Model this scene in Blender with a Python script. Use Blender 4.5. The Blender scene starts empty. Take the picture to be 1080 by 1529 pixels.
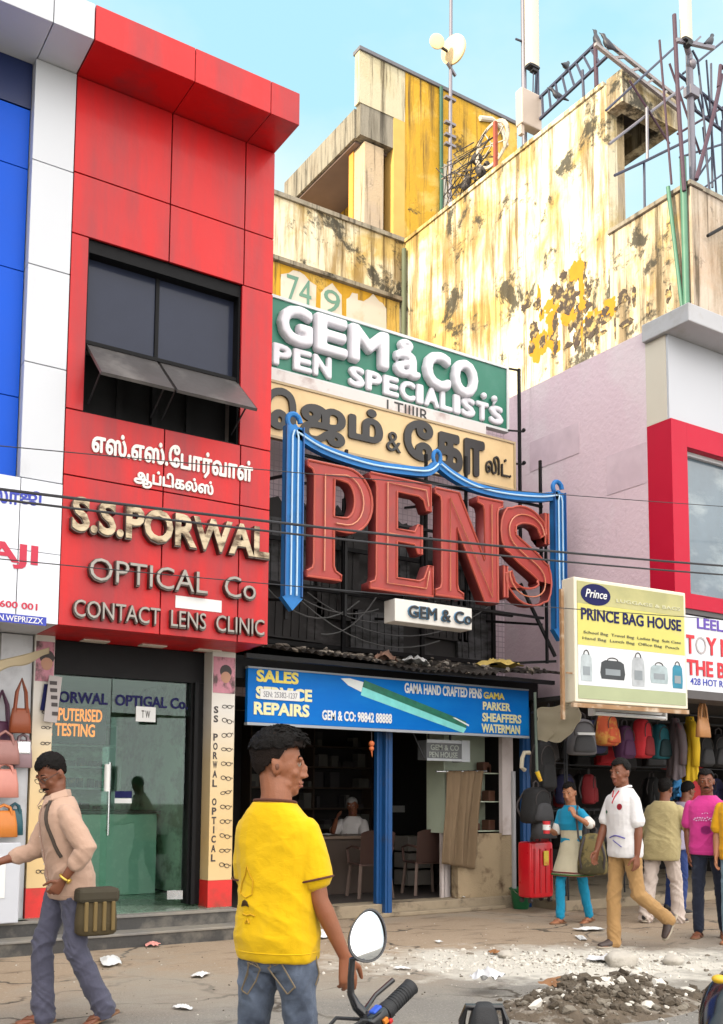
import bpy, bmesh, math, random
from mathutils import Vector, Matrix, noise
from math import sin, cos, pi, radians, sqrt, atan2

random.seed(7)
SC = bpy.context.scene
COL = SC.collection

# ------------------------------------------------------------------ camera
F_PX, CPY, TILT, YAW, ROLL, EYE = 1500.0, 1046.57, .09439, .57301, .00632, 1.42
FW = Vector((sin(YAW)*cos(TILT), cos(YAW)*cos(TILT), sin(TILT)))
_r0 = Vector((cos(YAW), -sin(YAW), 0)); _u0 = _r0.cross(FW)
RT = cos(ROLL)*_r0 + sin(ROLL)*_u0
UP = -sin(ROLL)*_r0 + cos(ROLL)*_u0
cd = bpy.data.cameras.new('camera'); cam = bpy.data.objects.new('camera', cd); COL.objects.link(cam)
cd.sensor_width = 36; cd.sensor_fit = 'AUTO'; cd.lens = F_PX/1529*36
cd.shift_y = (CPY-764.5)/1529; cd.shift_x = 0
cd.clip_end = 2000; cd.clip_start = .05
m = Matrix((RT, UP, -FW)).transposed().to_4x4(); m.translation = (0, 0, EYE)
cam.matrix_world = m
SC.camera = cam

# ------------------------------------------------------------------ light
SUN_EL, SUN_AZ = radians(20), radians(6)           # low evening sun shining along the street from the left
SC.view_settings.view_transform = 'Standard'; SC.view_settings.look = 'None'
SC.view_settings.gamma = 1; SC.view_settings.exposure = 1.5
SC.cycles.diffuse_bounces = 1
W = bpy.data.worlds.new('World'); SC.world = W; W.use_nodes = True
wn, wl = W.node_tree.nodes, W.node_tree.links
for n in list(wn): wn.remove(n)
wo = wn.new('ShaderNodeOutputWorld'); bg = wn.new('ShaderNodeBackground'); bg.inputs[1].default_value = .13
sky = wn.new('ShaderNodeTexSky'); sky.sky_type = 'NISHITA'; sky.sun_disc = False
sdir = Vector((-cos(SUN_EL)*cos(SUN_AZ), -cos(SUN_EL)*sin(SUN_AZ), sin(SUN_EL)))
sky.sun_elevation = SUN_EL; sky.sun_rotation = atan2(sdir.x, sdir.y)
sky.air_density = 1.0; sky.dust_density = 2.2; sky.ozone_density = 1.2
# clear cyan sky towards the shops, bright white veil added overhead and behind the viewer to light the fronts
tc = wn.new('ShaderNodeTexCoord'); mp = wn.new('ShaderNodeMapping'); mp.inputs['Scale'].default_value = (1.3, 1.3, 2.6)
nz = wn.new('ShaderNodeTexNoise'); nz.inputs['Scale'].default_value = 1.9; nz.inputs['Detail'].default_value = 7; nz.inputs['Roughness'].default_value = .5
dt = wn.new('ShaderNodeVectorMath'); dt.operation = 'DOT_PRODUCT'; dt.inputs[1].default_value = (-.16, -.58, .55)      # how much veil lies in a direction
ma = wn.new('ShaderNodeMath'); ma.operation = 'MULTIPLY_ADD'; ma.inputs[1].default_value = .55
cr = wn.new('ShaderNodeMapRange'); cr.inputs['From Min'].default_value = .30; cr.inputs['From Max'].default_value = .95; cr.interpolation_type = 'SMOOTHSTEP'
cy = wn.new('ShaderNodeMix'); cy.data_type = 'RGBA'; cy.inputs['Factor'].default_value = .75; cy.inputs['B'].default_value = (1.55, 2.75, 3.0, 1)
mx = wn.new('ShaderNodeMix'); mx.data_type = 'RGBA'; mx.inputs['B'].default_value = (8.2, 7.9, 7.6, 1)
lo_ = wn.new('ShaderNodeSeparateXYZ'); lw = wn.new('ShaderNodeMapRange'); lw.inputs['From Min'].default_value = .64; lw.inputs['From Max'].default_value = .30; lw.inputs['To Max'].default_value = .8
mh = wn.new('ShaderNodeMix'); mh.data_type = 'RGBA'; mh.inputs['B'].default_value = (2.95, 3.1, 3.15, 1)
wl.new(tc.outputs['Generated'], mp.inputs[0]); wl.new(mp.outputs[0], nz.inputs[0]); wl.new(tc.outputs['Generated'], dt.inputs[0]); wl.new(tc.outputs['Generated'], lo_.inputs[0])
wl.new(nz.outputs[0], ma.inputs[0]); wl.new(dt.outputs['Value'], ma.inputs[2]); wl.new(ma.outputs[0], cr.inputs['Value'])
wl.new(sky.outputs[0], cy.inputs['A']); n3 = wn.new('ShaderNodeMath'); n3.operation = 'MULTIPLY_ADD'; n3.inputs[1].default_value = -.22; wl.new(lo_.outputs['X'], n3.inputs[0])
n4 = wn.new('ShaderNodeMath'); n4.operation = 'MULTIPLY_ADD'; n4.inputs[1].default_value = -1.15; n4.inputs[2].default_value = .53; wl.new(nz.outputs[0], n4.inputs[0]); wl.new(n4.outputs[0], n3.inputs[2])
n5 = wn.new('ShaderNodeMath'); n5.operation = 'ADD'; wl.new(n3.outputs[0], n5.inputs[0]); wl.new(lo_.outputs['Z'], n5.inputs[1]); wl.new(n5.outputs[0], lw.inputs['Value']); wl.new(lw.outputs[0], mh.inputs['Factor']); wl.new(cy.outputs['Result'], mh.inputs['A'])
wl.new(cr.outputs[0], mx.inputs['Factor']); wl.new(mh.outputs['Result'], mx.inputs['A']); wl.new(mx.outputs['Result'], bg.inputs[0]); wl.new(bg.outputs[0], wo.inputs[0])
sl = bpy.data.lights.new('sun', 'SUN'); sl.energy = 2.5; sl.angle = radians(.6); sl.color = (1, .86, .64)
so = bpy.data.objects.new('sun', sl); COL.objects.link(so); so.location = (-20, -5, 30)
so.rotation_euler = sdir.to_track_quat('Z', 'Y').to_euler()

# ------------------------------------------------------------------ points from measured image rays
def ray(px, py): return FW + RT*((px-540)/F_PX) - UP*((py-CPY)/F_PX)
CAMP = Vector((0, 0, EYE))
def aty(px, py, y): d = ray(px, py); return CAMP + d*(y/d.y)
def atx(px, py, x): d = ray(px, py); return CAMP + d*(x/d.x)
def atz(px, py, z=0.0): d = ray(px, py); return CAMP + d*((z-EYE)/d.z)

# ------------------------------------------------------------------ materials
def nodes(name):
    m = bpy.data.materials.new(name); m.use_nodes = True
    nt = m.node_tree; b = nt.nodes['Principled BSDF']; return m, nt, b
def nw(nt, t, **kw):
    n = nt.nodes.new(t)
    for k, v in kw.items(): setattr(n, k, v)
    return n
def coords(nt, scale=(1, 1, 1), kind='Object'):
    t = nw(nt, 'ShaderNodeTexCoord'); mpn = nw(nt, 'ShaderNodeMapping'); mpn.inputs['Scale'].default_value = scale
    nt.links.new(t.outputs[kind], mpn.inputs[0]); return mpn.outputs[0]
def noise_n(nt, vec, scale, detail=4, rough=.55, dist=0):
    n = nw(nt, 'ShaderNodeTexNoise'); n.inputs['Scale'].default_value = scale; n.inputs['Detail'].default_value = detail
    n.inputs['Roughness'].default_value = rough; n.inputs['Distortion'].default_value = dist
    nt.links.new(vec, n.inputs[0]); return n.outputs[0]
def ramp(nt, fac, lo, hi, a=(0, 0, 0), b=(1, 1, 1)):
    r = nw(nt, 'ShaderNodeValToRGB'); e = r.color_ramp.elements
    e[0].position, e[1].position = lo, hi; e[0].color = (*a, 1); e[1].color = (*b, 1)
    nt.links.new(fac, r.inputs[0]); return r.outputs[0]
def mixc(nt, fac, a, b, mode='MIX'):
    n = nw(nt, 'ShaderNodeMix', data_type='RGBA', blend_type=mode)
    for sock, v in (('Factor', fac), ('A', a), ('B', b)):
        if hasattr(v, 'links') or isinstance(v, bpy.types.NodeSocket): nt.links.new(v, n.inputs[sock])
        elif sock == 'Factor': n.inputs[sock].default_value = v
        else: n.inputs[sock].default_value = (*v, 1)
    return n.outputs['Result']
def bump(nt, b, h, dist, strength=1):
    n = nw(nt, 'ShaderNodeBump'); n.inputs['Distance'].default_value = dist; n.inputs['Strength'].default_value = strength
    nt.links.new(h, n.inputs['Height']); nt.links.new(n.outputs[0], b.inputs['Normal']); return n
MATS = {}
def M(name, col, rough=.6, metal=0, var=.12, scale=3., bmp=0., bscale=60., coat=0., emit=0., dirt=None, dscale=(2, 2, 2), dlo=.52, dhi=.7, spec=.5, kind='Object'):
    """plain procedural material: colour variation, optional dirt patches, optional bump"""
    if name in MATS: return MATS[name]
    m, nt, b = nodes(name)
    v = coords(nt, kind=kind)
    c = mixc(nt, noise_n(nt, v, scale, 5), tuple(min(1, k*(1-var)) for k in col), tuple(min(1, k*(1+var)) for k in col))
    if dirt:
        f = ramp(nt, noise_n(nt, coords(nt, dscale, kind), 1.0, 8, .62), dlo, dhi)
        c = mixc(nt, f, c, dirt)
    nt.links.new(c, b.inputs['Base Color'])
    b.inputs['Metallic'].default_value = metal
    b.inputs['Specular IOR Level'].default_value = spec
    r = nw(nt, 'ShaderNodeMapRange'); r.inputs['To Min'].default_value = max(0, rough-.08); r.inputs['To Max'].default_value = min(1, rough+.1)
    nt.links.new(noise_n(nt, v, scale*4, 4), r.inputs['Value']); nt.links.new(r.outputs[0], b.inputs['Roughness'])
    if coat: b.inputs['Coat Weight'].default_value = coat; b.inputs['Coat Roughness'].default_value = .12
    if bmp: bump(nt, b, noise_n(nt, v, bscale, 5), bmp)
    if emit: nt.links.new(c, b.inputs['Emission Color']); b.inputs['Emission Strength'].default_value = emit
    MATS[name] = m; return m
def glass(name, tint=(.8, .95, .9), rough=.02, alpha=.25):
    """thin clear sheet: mostly transparent with a mirror-like film"""
    if name in MATS: return MATS[name]
    m, nt, b = nodes(name)
    out = nt.nodes['Material Output']
    tr = nw(nt, 'ShaderNodeBsdfTransparent'); tr.inputs[0].default_value = (*tint, 1)
    gl = nw(nt, 'ShaderNodeBsdfGlossy'); gl.inputs['Roughness'].default_value = rough; gl.inputs[0].default_value = (.9, .95, .95, 1)
    fr = nw(nt, 'ShaderNodeFresnel'); fr.inputs[0].default_value = 1.5
    ad = nw(nt, 'ShaderNodeMath', operation='MULTIPLY_ADD'); ad.inputs[1].default_value = .5; ad.inputs[2].default_value = alpha*.06
    nt.links.new(fr.outputs[0], ad.inputs[0])
    ms = nw(nt, 'ShaderNodeMixShader'); nt.links.new(ad.outputs[0], ms.inputs[0]); nt.links.new(tr.outputs[0], ms.inputs[1]); nt.links.new(gl.outputs[0], ms.inputs[2])
    nt.links.new(ms.outputs[0], out.inputs[0]); nt.nodes.remove(b)
    MATS[name] = m; return m

def grunge(name, base, second, mold=(.03, .028, .02), patch_lo=.5, patch_hi=.62, streak_lo=.55, streak_hi=.75, mold_lo=.6, mold_hi=.68, streakcol=(.16, .11, .05), mscale=1.1):
    """old painted plaster: peeled paint patches, rain streaks, black mould"""
    if name in MATS: return MATS[name]
    m, nt, b = nodes(name)
    v = coords(nt)
    c = mixc(nt, noise_n(nt, v, .7, 6), tuple(k*.86 for k in base), base)
    c = mixc(nt, ramp(nt, noise_n(nt, v, .55, 9, .62, .4), patch_lo, patch_hi), c, second)
    st = noise_n(nt, coords(nt, (2.4, 2.4, .28)), 1.5, 7, .65)
    c = mixc(nt, ramp(nt, st, streak_lo, streak_hi, b=(.8, .8, .8)), c, streakcol)
    st2 = noise_n(nt, coords(nt, (7, 7, .6)), 1.2, 6, .6)
    c = mixc(nt, ramp(nt, st2, .6, .78, b=(.6, .6, .6)), c, streakcol)
    st3 = noise_n(nt, coords(nt, (3.4, 3.4, .16)), 1.7, 8, .7)
    c = mixc(nt, ramp(nt, st3, .52, .63, b=(.85, .85, .85)), c, tuple(k*.42 for k in streakcol))
    mo = noise_n(nt, v, mscale, 12, .72, .3)
    c = mixc(nt, ramp(nt, mo, mold_lo, mold_hi, b=(.92, .92, .92)), c, mold)
    nt.links.new(c, b.inputs['Base Color']); b.inputs['Roughness'].default_value = .88
    bump(nt, b, noise_n(nt, v, 22, 8, .65), .012)
    MATS[name] = m; return m

# ------------------------------------------------------------------ mesh helpers
class MB:
    def __init__(s): s.b = bmesh.new()
    def box(s, x0, x1, y0, y1, z0, z1, bev=0):
        g = bmesh.ops.create_cube(s.b, size=1)['verts']
        for v in g: v.co = ((x0+x1)/2+v.co.x*(x1-x0), (y0+y1)/2+v.co.y*(y1-y0), (z0+z1)/2+v.co.z*(z1-z0))
        if bev:
            ed = list({e for v in g for e in v.link_edges})
            bmesh.ops.bevel(s.b, geom=ed, offset=bev, segments=2, affect='EDGES', profile=.5)
        return s
    def rbox(s, c, size, rot, bev=0):
        """box centred on c turned by rotation matrix or z angle"""
        R = Matrix.Rotation(rot, 3, 'Z') if isinstance(rot, (int, float)) else rot
        g = bmesh.ops.create_cube(s.b, size=1)['verts']
        for v in g: v.co = Vector(c)+R@Vector((v.co.x*size[0], v.co.y*size[1], v.co.z*size[2]))
        if bev:
            ed = list({e for v in g for e in v.link_edges}); bmesh.ops.bevel(s.b, geom=ed, offset=bev, segments=2, affect='EDGES', profile=.5)
        return s
    def cyl(s, p, q, r, r2=None, n=10):
        p, q = Vector(p), Vector(q); d = q-p
        g = bmesh.ops.create_cone(s.b, cap_ends=True, segments=n, radius1=r, radius2=r if r2 is None else r2, depth=d.length)['verts']
        R = d.to_track_quat('Z', 'Y').to_matrix().to_4x4(); R.translation = (p+q)/2
        for v in g: v.co = R@v.co
        return s
    def bar(s, p, q, w, h=None):
        p, q = Vector(p), Vector(q); d = q-p; h = h or w
        R = d.to_track_quat('Z', 'Y').to_matrix().to_4x4(); R.translation = (p+q)/2
        g = bmesh.ops.create_cube(s.b, size=1)['verts']
        for v in g: v.co = R@Vector((v.co.x*w, v.co.y*h, v.co.z*d.length))
        return s
    def tube(s, pts, r, n=8, closed=False):
        pts = [Vector(p) for p in pts]; N = len(pts)
        rr = r if isinstance(r, (list, tuple)) else [r]*N
        rings = []; ref = None
        for i, p in enumerate(pts):
            a = pts[(i-1) % N] if (closed or i > 0) else p; c = pts[(i+1) % N] if (closed or i < N-1) else p
            t = (c-a).normalized()
            if ref is None: ref = t.orthogonal().normalized()
            ref = (ref-t*ref.dot(t)).normalized(); bi = t.cross(ref)
            rings.append([s.b.verts.new(p+(ref*cos(2*pi*k/n)+bi*sin(2*pi*k/n))*rr[i]) for k in range(n)])
        for i in range(N if closed else N-1):
            A, B = rings[i], rings[(i+1) % N]
            for k in range(n): s.b.faces.new((A[k], A[(k+1) % n], B[(k+1) % n], B[k]))
        if not closed: s.b.faces.new(rings[0][::-1]); s.b.faces.new(rings[-1])
        return s
    def loft(s, rings, close=True):
        """rings: list of lists of points (same count); capped"""
        R = [[s.b.verts.new(p) for p in r] for r in rings]; n = len(R[0])
        for A, B in zip(R, R[1:]):
            for k in range(n if close else n-1): s.b.faces.new((A[k], A[(k+1) % n], B[(k+1) % n], B[k]))
        if close: s.b.faces.new(R[0][::-1]); s.b.faces.new(R[-1])
        return s
    def ball(s, c, r, seg=14, scale=(1, 1, 1), rot=None):
        g = bmesh.ops.create_uvsphere(s.b, u_segments=seg, v_segments=max(6, seg*2//3), radius=1)['verts']
        for v in g:
            w = Vector((v.co.x*r*scale[0], v.co.y*r*scale[1], v.co.z*r*scale[2])); v.co = Vector(c)+(rot@w if rot else w)
        return s
    def prism(s, poly, y0, y1, axis='y'):
        """polygon (a,b) extruded along an axis: axis y -> (a=x, b=z), x -> (a=y, b=z), z -> (a=x,b=y)"""
        f = {'y': lambda a, b, d: (a, d, b), 'x': lambda a, b, d: (d, a, b), 'z': lambda a, b, d: (a, b, d)}[axis]
        A = [s.b.verts.new(f(a, b, y0)) for a, b in poly]; B = [s.b.verts.new(f(a, b, y1)) for a, b in poly]
        n = len(poly)
        for k in range(n): s.b.faces.new((A[k], A[(k+1) % n], B[(k+1) % n], B[k]))
        s.b.faces.new(A[::-1]); s.b.faces.new(B); return s
    def sheet(s, fn, nu, nv):
        g = [[s.b.verts.new(fn(i/nu, j/nv)) for j in range(nv+1)] for i in range(nu+1)]
        for i in range(nu):
            for j in range(nv): s.b.faces.new((g[i][j], g[i+1][j], g[i+1][j+1], g[i][j+1]))
        return s
    def bevel(s, off, seg=2, ang=30):
        ed = [e for e in s.b.edges if len(e.link_faces) == 2 and e.calc_face_angle(0) > radians(ang)]
        bmesh.ops.bevel(s.b, geom=ed, offset=off, segments=seg, affect='EDGES', profile=.5); return s

WLOC = {}
def wloc(o):
    v = Vector((0, 0, 0))
    while o: v += Vector(WLOC.get(o, o.location)); o = o.parent
    return v
def obj(name, mb, mat, parent=None, smooth=False, local=False):
    """one mesh object; vertices come in world space unless local"""
    bm = mb.b if isinstance(mb, MB) else mb
    me = bpy.data.meshes.new(name)
    bmesh.ops.recalc_face_normals(bm, faces=bm.faces)
    if parent:
        if not local: bmesh.ops.translate(bm, verts=bm.verts, vec=-wloc(parent))
        loc = (0, 0, 0)
    else:
        xs = [v.co for v in bm.verts]
        lo = Vector([min(c[i] for c in xs) for i in range(3)]); hi = Vector([max(c[i] for c in xs) for i in range(3)])
        loc = Vector(((lo.x+hi.x)/2, (lo.y+hi.y)/2, lo.z)); bmesh.ops.translate(bm, verts=bm.verts, vec=-loc)
    if smooth:
        for f in bm.faces: f.smooth = True
        if smooth != 'all':
            for e in bm.edges:
                if len(e.link_faces) == 2 and e.calc_face_angle(0) > radians(38): e.smooth = False
    bm.to_mesh(me); bm.free()
    o = bpy.data.objects.new(name, me); COL.objects.link(o); o.location = loc
    if parent: o.parent = parent
    for mm in (mat if isinstance(mat, (list, tuple)) else [mat]): me.materials.append(mm)
    return o
def tag(o, label, cat=None, group=None):
    o['label'] = label
    if cat: o['category'] = cat
    if group: o['group'] = group
    return o
def thing(name, label, cat, loc=(0, 0, 0), rz=0, group=None):
    o = bpy.data.objects.new(name, None); COL.objects.link(o); o.location = loc; o.rotation_euler = (0, 0, rz)
    o.empty_display_size = .2; return tag(o, label, cat, group)
def struct(name, mb, mat, kind='structure'):
    o = obj(name, mb, mat); o['kind'] = kind; return o
def copy_tree(src, parent=None):
    c = src.copy(); COL.objects.link(c); c.parent = parent
    for ch in list(src.children): copy_tree(ch, c)
    return c

# lettering: text built as real raised letters on a plane facing the street
FONT = None
def text_bm(body, depth=.01, fat=0., bev=0., res=3, shear=0., spacing=1.):
    cu = bpy.data.curves.new('t', 'FONT'); cu.body = body; cu.extrude = depth/2; cu.offset = fat; cu.bevel_depth = bev; cu.bevel_resolution = 2
    cu.resolution_u = res; cu.shear = shear; cu.space_character = spacing
    o = bpy.data.objects.new('t', cu); COL.objects.link(o)
    dg = bpy.context.evaluated_depsgraph_get(); me = bpy.data.meshes.new_from_object(o.evaluated_get(dg))
    bm = bmesh.new(); bm.from_mesh(me); bpy.data.objects.remove(o); bpy.data.curves.remove(cu); bpy.data.meshes.remove(me)
    return bm
def fit_bm(bm, x0, x1, z0, z1, y, depth):
    """fit flat text (xy) into the rectangle on the plane y, facing -y"""
    xs = [v.co.x for v in bm.verts]; ys = [v.co.y for v in bm.verts]; zs = [v.co.z for v in bm.verts]
    ax, bx, ay, by, az, bz = min(xs), max(xs), min(ys), max(ys), min(zs), max(zs)
    for v in bm.verts:
        c = v.co
        v.co = Vector((x0+(c.x-ax)/(bx-ax)*(x1-x0), y-(c.z-az)/max(1e-6, bz-az)*depth, z0+(c.y-ay)/(by-ay)*(z1-z0)))
    return bm
def bold_bm(bm, r, n=8):
    """thicken thin strokes by laying shifted copies together"""
    ys = [v.co.y for v in bm.verts]; r *= max(ys)-min(ys); base = bm.copy()
    for k in range(n):
        c = base.copy(); me = bpy.data.meshes.new('b'); a = 2*pi*k/n
        for v in c.verts: v.co += Vector((r*cos(a), r*sin(a), .0006*(k+1)))
        c.to_mesh(me); c.free(); bm.from_mesh(me); bpy.data.meshes.remove(me)
    base.free(); return bm
def islands(bm, gap):
    """split into pieces (words) wherever a gap wider than gap opens along x"""
    xs = sorted((min(v.co.x for v in f.verts), max(v.co.x for v in f.verts)) for f in bm.faces); cuts = []; hi = xs[0][1]
    for a, b_ in xs:
        if a > hi+gap: cuts.append((hi+a)/2)
        hi = max(hi, b_)
    out = []
    for k in range(len(cuts)+1):
        lo = cuts[k-1] if k else -1e9; up = cuts[k] if k < len(cuts) else 1e9; c = bm.copy()
        bmesh.ops.delete(c, geom=[v for v in c.verts if not lo <= v.co.x < up], context='VERTS'); out.append(c)
    bm.free(); return out
def lettering(name, body, mat, rect, y, depth=.012, parent=None, fat=0., bev=0., shear=0., res=3, spacing=1., bold=0.):
    x0, x1, z0, z1 = rect
    bm = text_bm(body, .05, fat, bev, res, shear, spacing)
    if bold: bold_bm(bm, bold)
    fit_bm(bm, x0, x1, z0, z1, y, depth); first = None
    for c in (islands(bm, (z1-z0)*.3) if ' ' in body else [bm]):
        mb = MB(); mb.b.free(); mb.b = c; o = obj(name, mb, mat, parent, smooth=bool(bev)); first = first or o
    return first
import numpy as np
def script_bm(body, fat=0., h=.016):
    """solid letters for scripts whose outlines overlap: winding number on a grid, traced by marching squares; fat in em"""
    cu = bpy.data.curves.new('t', 'FONT'); cu.body = body; o = bpy.data.objects.new('t', cu); COL.objects.link(o)
    c2 = o.to_curve(bpy.context.evaluated_depsgraph_get()); S = []
    for sp in c2.splines:
        P = [(Vector(p.co), Vector(p.handle_left), Vector(p.handle_right)) for p in sp.bezier_points]; L = []
        for (a, _, ar), (b_, bl, _) in zip(P, P[1:]+P[:1]):
            for k in range(6): t = k/6; q = a*(1-t)**3+ar*3*t*(1-t)**2+bl*3*t*t*(1-t)+b_*t**3; L.append((q.x, q.y))
        S.append(np.array(L))
    o.to_curve_clear(); bpy.data.objects.remove(o); bpy.data.curves.remove(cu)
    A = np.concatenate(S); x0, y0 = A.min(0)-.12; x1, y1 = A.max(0)+.12; nx, ny = int((x1-x0)/h)+1, int((y1-y0)/h)+1; K = 3
    xs = x0+(np.arange(nx*K)+.5)*h/K; F = np.zeros((ny*K, nx*K))
    for j in range(ny*K):
        y = y0+(j+.5)*h/K; w = np.zeros(nx*K)
        for L in S:
            a, b_ = L, np.roll(L, -1, 0); up = (a[:, 1] <= y) & (b_[:, 1] > y); dn = (a[:, 1] > y) & (b_[:, 1] <= y); m_ = up | dn
            if m_.any():
                t = (y-a[m_, 1])/(b_[m_, 1]-a[m_, 1]); xc = a[m_, 0]+t*(b_[m_, 0]-a[m_, 0])
                for xx, sg in zip(xc, np.where(up[m_], 1, -1)): w[xs > xx] += sg
        F[j] = w != 0
    if fat:
        r = int(round(fat*K/h)); G = F.copy()
        for dx in range(-r, r+1):
            for dy in range(-r, r+1):
                if dx*dx+dy*dy <= r*r: G = np.maximum(G, np.roll(np.roll(F, dx, 1), dy, 0))
        F = G
    F = F.reshape(ny, K, nx, K).mean((1, 3)); 
    F = (F*2+np.roll(F, 1, 0)+np.roll(F, -1, 0)+np.roll(F, 1, 1)+np.roll(F, -1, 1))/6
    bm = bmesh.new(); vc = {}
    def vert(x, y):
        k = (round(x*1e5), round(y*1e5))
        if k not in vc: vc[k] = bm.verts.new((x0+(x+.5)*h, y0+(y+.5)*h, 0))
        return vc[k]
    for j in range(ny-1):
        for i in range(nx-1):
            f = (F[j, i], F[j, i+1], F[j+1, i+1], F[j+1, i])
            if max(f) <= .5: continue
            C = ((i, j), (i+1, j), (i+1, j+1), (i, j+1)); poly = []
            for k in range(4):
                a, b_ = f[k], f[(k+1) % 4]; p, q = C[k], C[(k+1) % 4]
                if a > .5: poly.append(vert(*p))
                if (a > .5) != (b_ > .5): t = (.5-a)/(b_-a); poly.append(vert(p[0]+(q[0]-p[0])*t, p[1]+(q[1]-p[1])*t))
            poly = list(dict.fromkeys(poly))
            if len(poly) > 2:
                try: bm.faces.new(poly)
                except ValueError: pass
    e = bmesh.ops.extrude_face_region(bm, geom=bm.faces[:])
    for v in e['geom']:
        if isinstance(v, bmesh.types.BMVert): v.co.z += .05
    bmesh.ops.dissolve_limit(bm, angle_limit=.02, verts=bm.verts[:], edges=bm.edges[:])
    return bm
def tamil(name, body, mat, rect, y, depth=.02, parent=None, fat=.03):
    x0, x1, z0, z1 = rect; bm = fit_bm(script_bm(body, fat), x0, x1, z0, z1, y, depth); first = None
    for c in (islands(bm, (z1-z0)*.3) if ' ' in body else [bm]):
        mb = MB(); mb.b.free(); mb.b = c; o = obj(name, mb, mat, parent); first = first or o
    return first
def prect(y, a, b):
    """rectangle (x0,x1,z0,z1) on plane y from the measured lower-left and upper-right points of some lettering"""
    p, q = aty(*a, y), aty(*b, y); return (p.x, q.x, p.z, q.z)
# ================================================================== ground
def ground_mat():
    m, nt, b = nodes('street_ground')
    v = coords(nt)
    asphalt = mixc(nt, noise_n(nt, v, 1.2, 8), (.20, .185, .165), (.31, .29, .26))
    asphalt = mixc(nt, ramp(nt, noise_n(nt, v, 55, 6, .7), .52, .68), asphalt, (.42, .39, .35))
    dirt = mixc(nt, noise_n(nt, v, .9, 8, .6), (.36, .265, .18), (.50, .385, .28))
    dirt = mixc(nt, ramp(nt, noise_n(nt, v, 34, 6, .7), .55, .7), dirt, (.56, .47, .37))
    dirt = mixc(nt, ramp(nt, noise_n(nt, coords(nt, (1.2, 3, 1)), 1.3, 7, .65), .56, .7), dirt, (.22, .16, .11))
    # trodden earth along the shops gives way to asphalt with a ragged edge
    sp = nw(nt, 'ShaderNodeSeparateXYZ'); nt.links.new(v, sp.inputs[0])
    ad = nw(nt, 'ShaderNodeMath', operation='MULTIPLY_ADD'); ad.inputs[1].default_value = 2.2
    nt.links.new(noise_n(nt, v, .7, 6, .6), ad.inputs[0]); nt.links.new(sp.outputs['Y'], ad.inputs[2])
    mr = nw(nt, 'ShaderNodeMapRange'); mr.inputs['From Min'].default_value = 7.2; mr.inputs['From Max'].default_value = 8.7
    nt.links.new(ad.outputs[0], mr.inputs['Value'])
    c = mixc(nt, mr.outputs[0], asphalt, dirt)
    # dark oily damp marks
    c = mixc(nt, ramp(nt, noise_n(nt, coords(nt, (.8, 2.2, 1)), 1.1, 9, .68, .5), .60, .70, b=(.7, .7, .7)), c, (.10, .085, .07))
    vo = nw(nt, 'ShaderNodeTexVoronoi', feature='DISTANCE_TO_EDGE'); vo.inputs['Scale'].default_value = .55
    wv = nw(nt, 'ShaderNodeVectorMath', operation='ADD'); nt.links.new(v, wv.inputs[0]); sn = nw(nt, 'ShaderNodeTexNoise'); sn.inputs['Scale'].default_value = 1.6; sn.inputs['Detail'].default_value = 7; nt.links.new(v, sn.inputs[0]); nt.links.new(sn.outputs['Color'], wv.inputs[1]); nt.links.new(wv.outputs[0], vo.inputs['Vector'])
    ck = mixc(nt, ramp(nt, noise_n(nt, v, .9, 5), .48, .60), ramp(nt, vo.outputs['Distance'], .004, .016, (0, 0, 0), (1, 1, 1)), (1, 1, 1))
    c = mixc(nt, ck, (.085, .07, .055), c)
    # patches of grey dust and worn gravel
    c = mixc(nt, ramp(nt, noise_n(nt, v, .45, 9, .68, .6), .50, .66, b=(.75, .75, .75)), c, (.40, .36, .30))
    c = mixc(nt, ramp(nt, noise_n(nt, v, 120, 3, .6), .60, .70, b=(.8, .8, .8)), c, (.12, .10, .085))
    # spilled lime powder, thick in the middle and scuffed at the rim
    d = nw(nt, 'ShaderNodeVectorMath', operation='SUBTRACT'); d.inputs[1].default_value = (6.35, 6.45, 0); nt.links.new(v, d.inputs[0])
    r2 = nw(nt, 'ShaderNodeVectorRotate', rotation_type='Z_AXIS'); r2.inputs['Angle'].default_value = radians(31); nt.links.new(d.outputs[0], r2.inputs[0])
    s = nw(nt, 'ShaderNodeVectorMath', operation='MULTIPLY'); s.inputs[1].default_value = (.36, .80, 1); nt.links.new(r2.outputs[0], s.inputs[0])
    ln = nw(nt, 'ShaderNodeVectorMath', operation='LENGTH'); nt.links.new(s.outputs[0], ln.inputs[0])
    a2 = nw(nt, 'ShaderNodeMath', operation='MULTIPLY_ADD'); a2.inputs[1].default_value = -1.0; nt.links.new(ln.outputs['Value'], a2.inputs[0])
    n2 = nw(nt, 'ShaderNodeMath', operation='MULTIPLY_ADD'); n2.inputs[1].default_value = 1.7; n2.inputs[2].default_value = .02
    nt.links.new(noise_n(nt, v, 2.6, 11, .72), n2.inputs[0]); nt.links.new(n2.outputs[0], a2.inputs[2])
    f = ramp(nt, a2.outputs[0], .02, .42, b=(.95, .95, .95))
    c = mixc(nt, f, c, (.72, .68, .60))
    nt.links.new(c, b.inputs['Base Color']); b.inputs['Roughness'].default_value = .9; b.inputs['Specular IOR Level'].default_value = .3
    h = mixc(nt, .5, noise_n(nt, v, 3, 8, .6), noise_n(nt, v, 70, 6, .7))
    bump(nt, b, h, .03)
    return m
g = MB(); g.box(-220, 260, -120, 330, -.5, 0); gr0 = struct('ground', g, ground_mat()); gr0.data.transform(Matrix.Translation(gr0.location)); gr0.location = (0, 0, 0)

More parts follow.
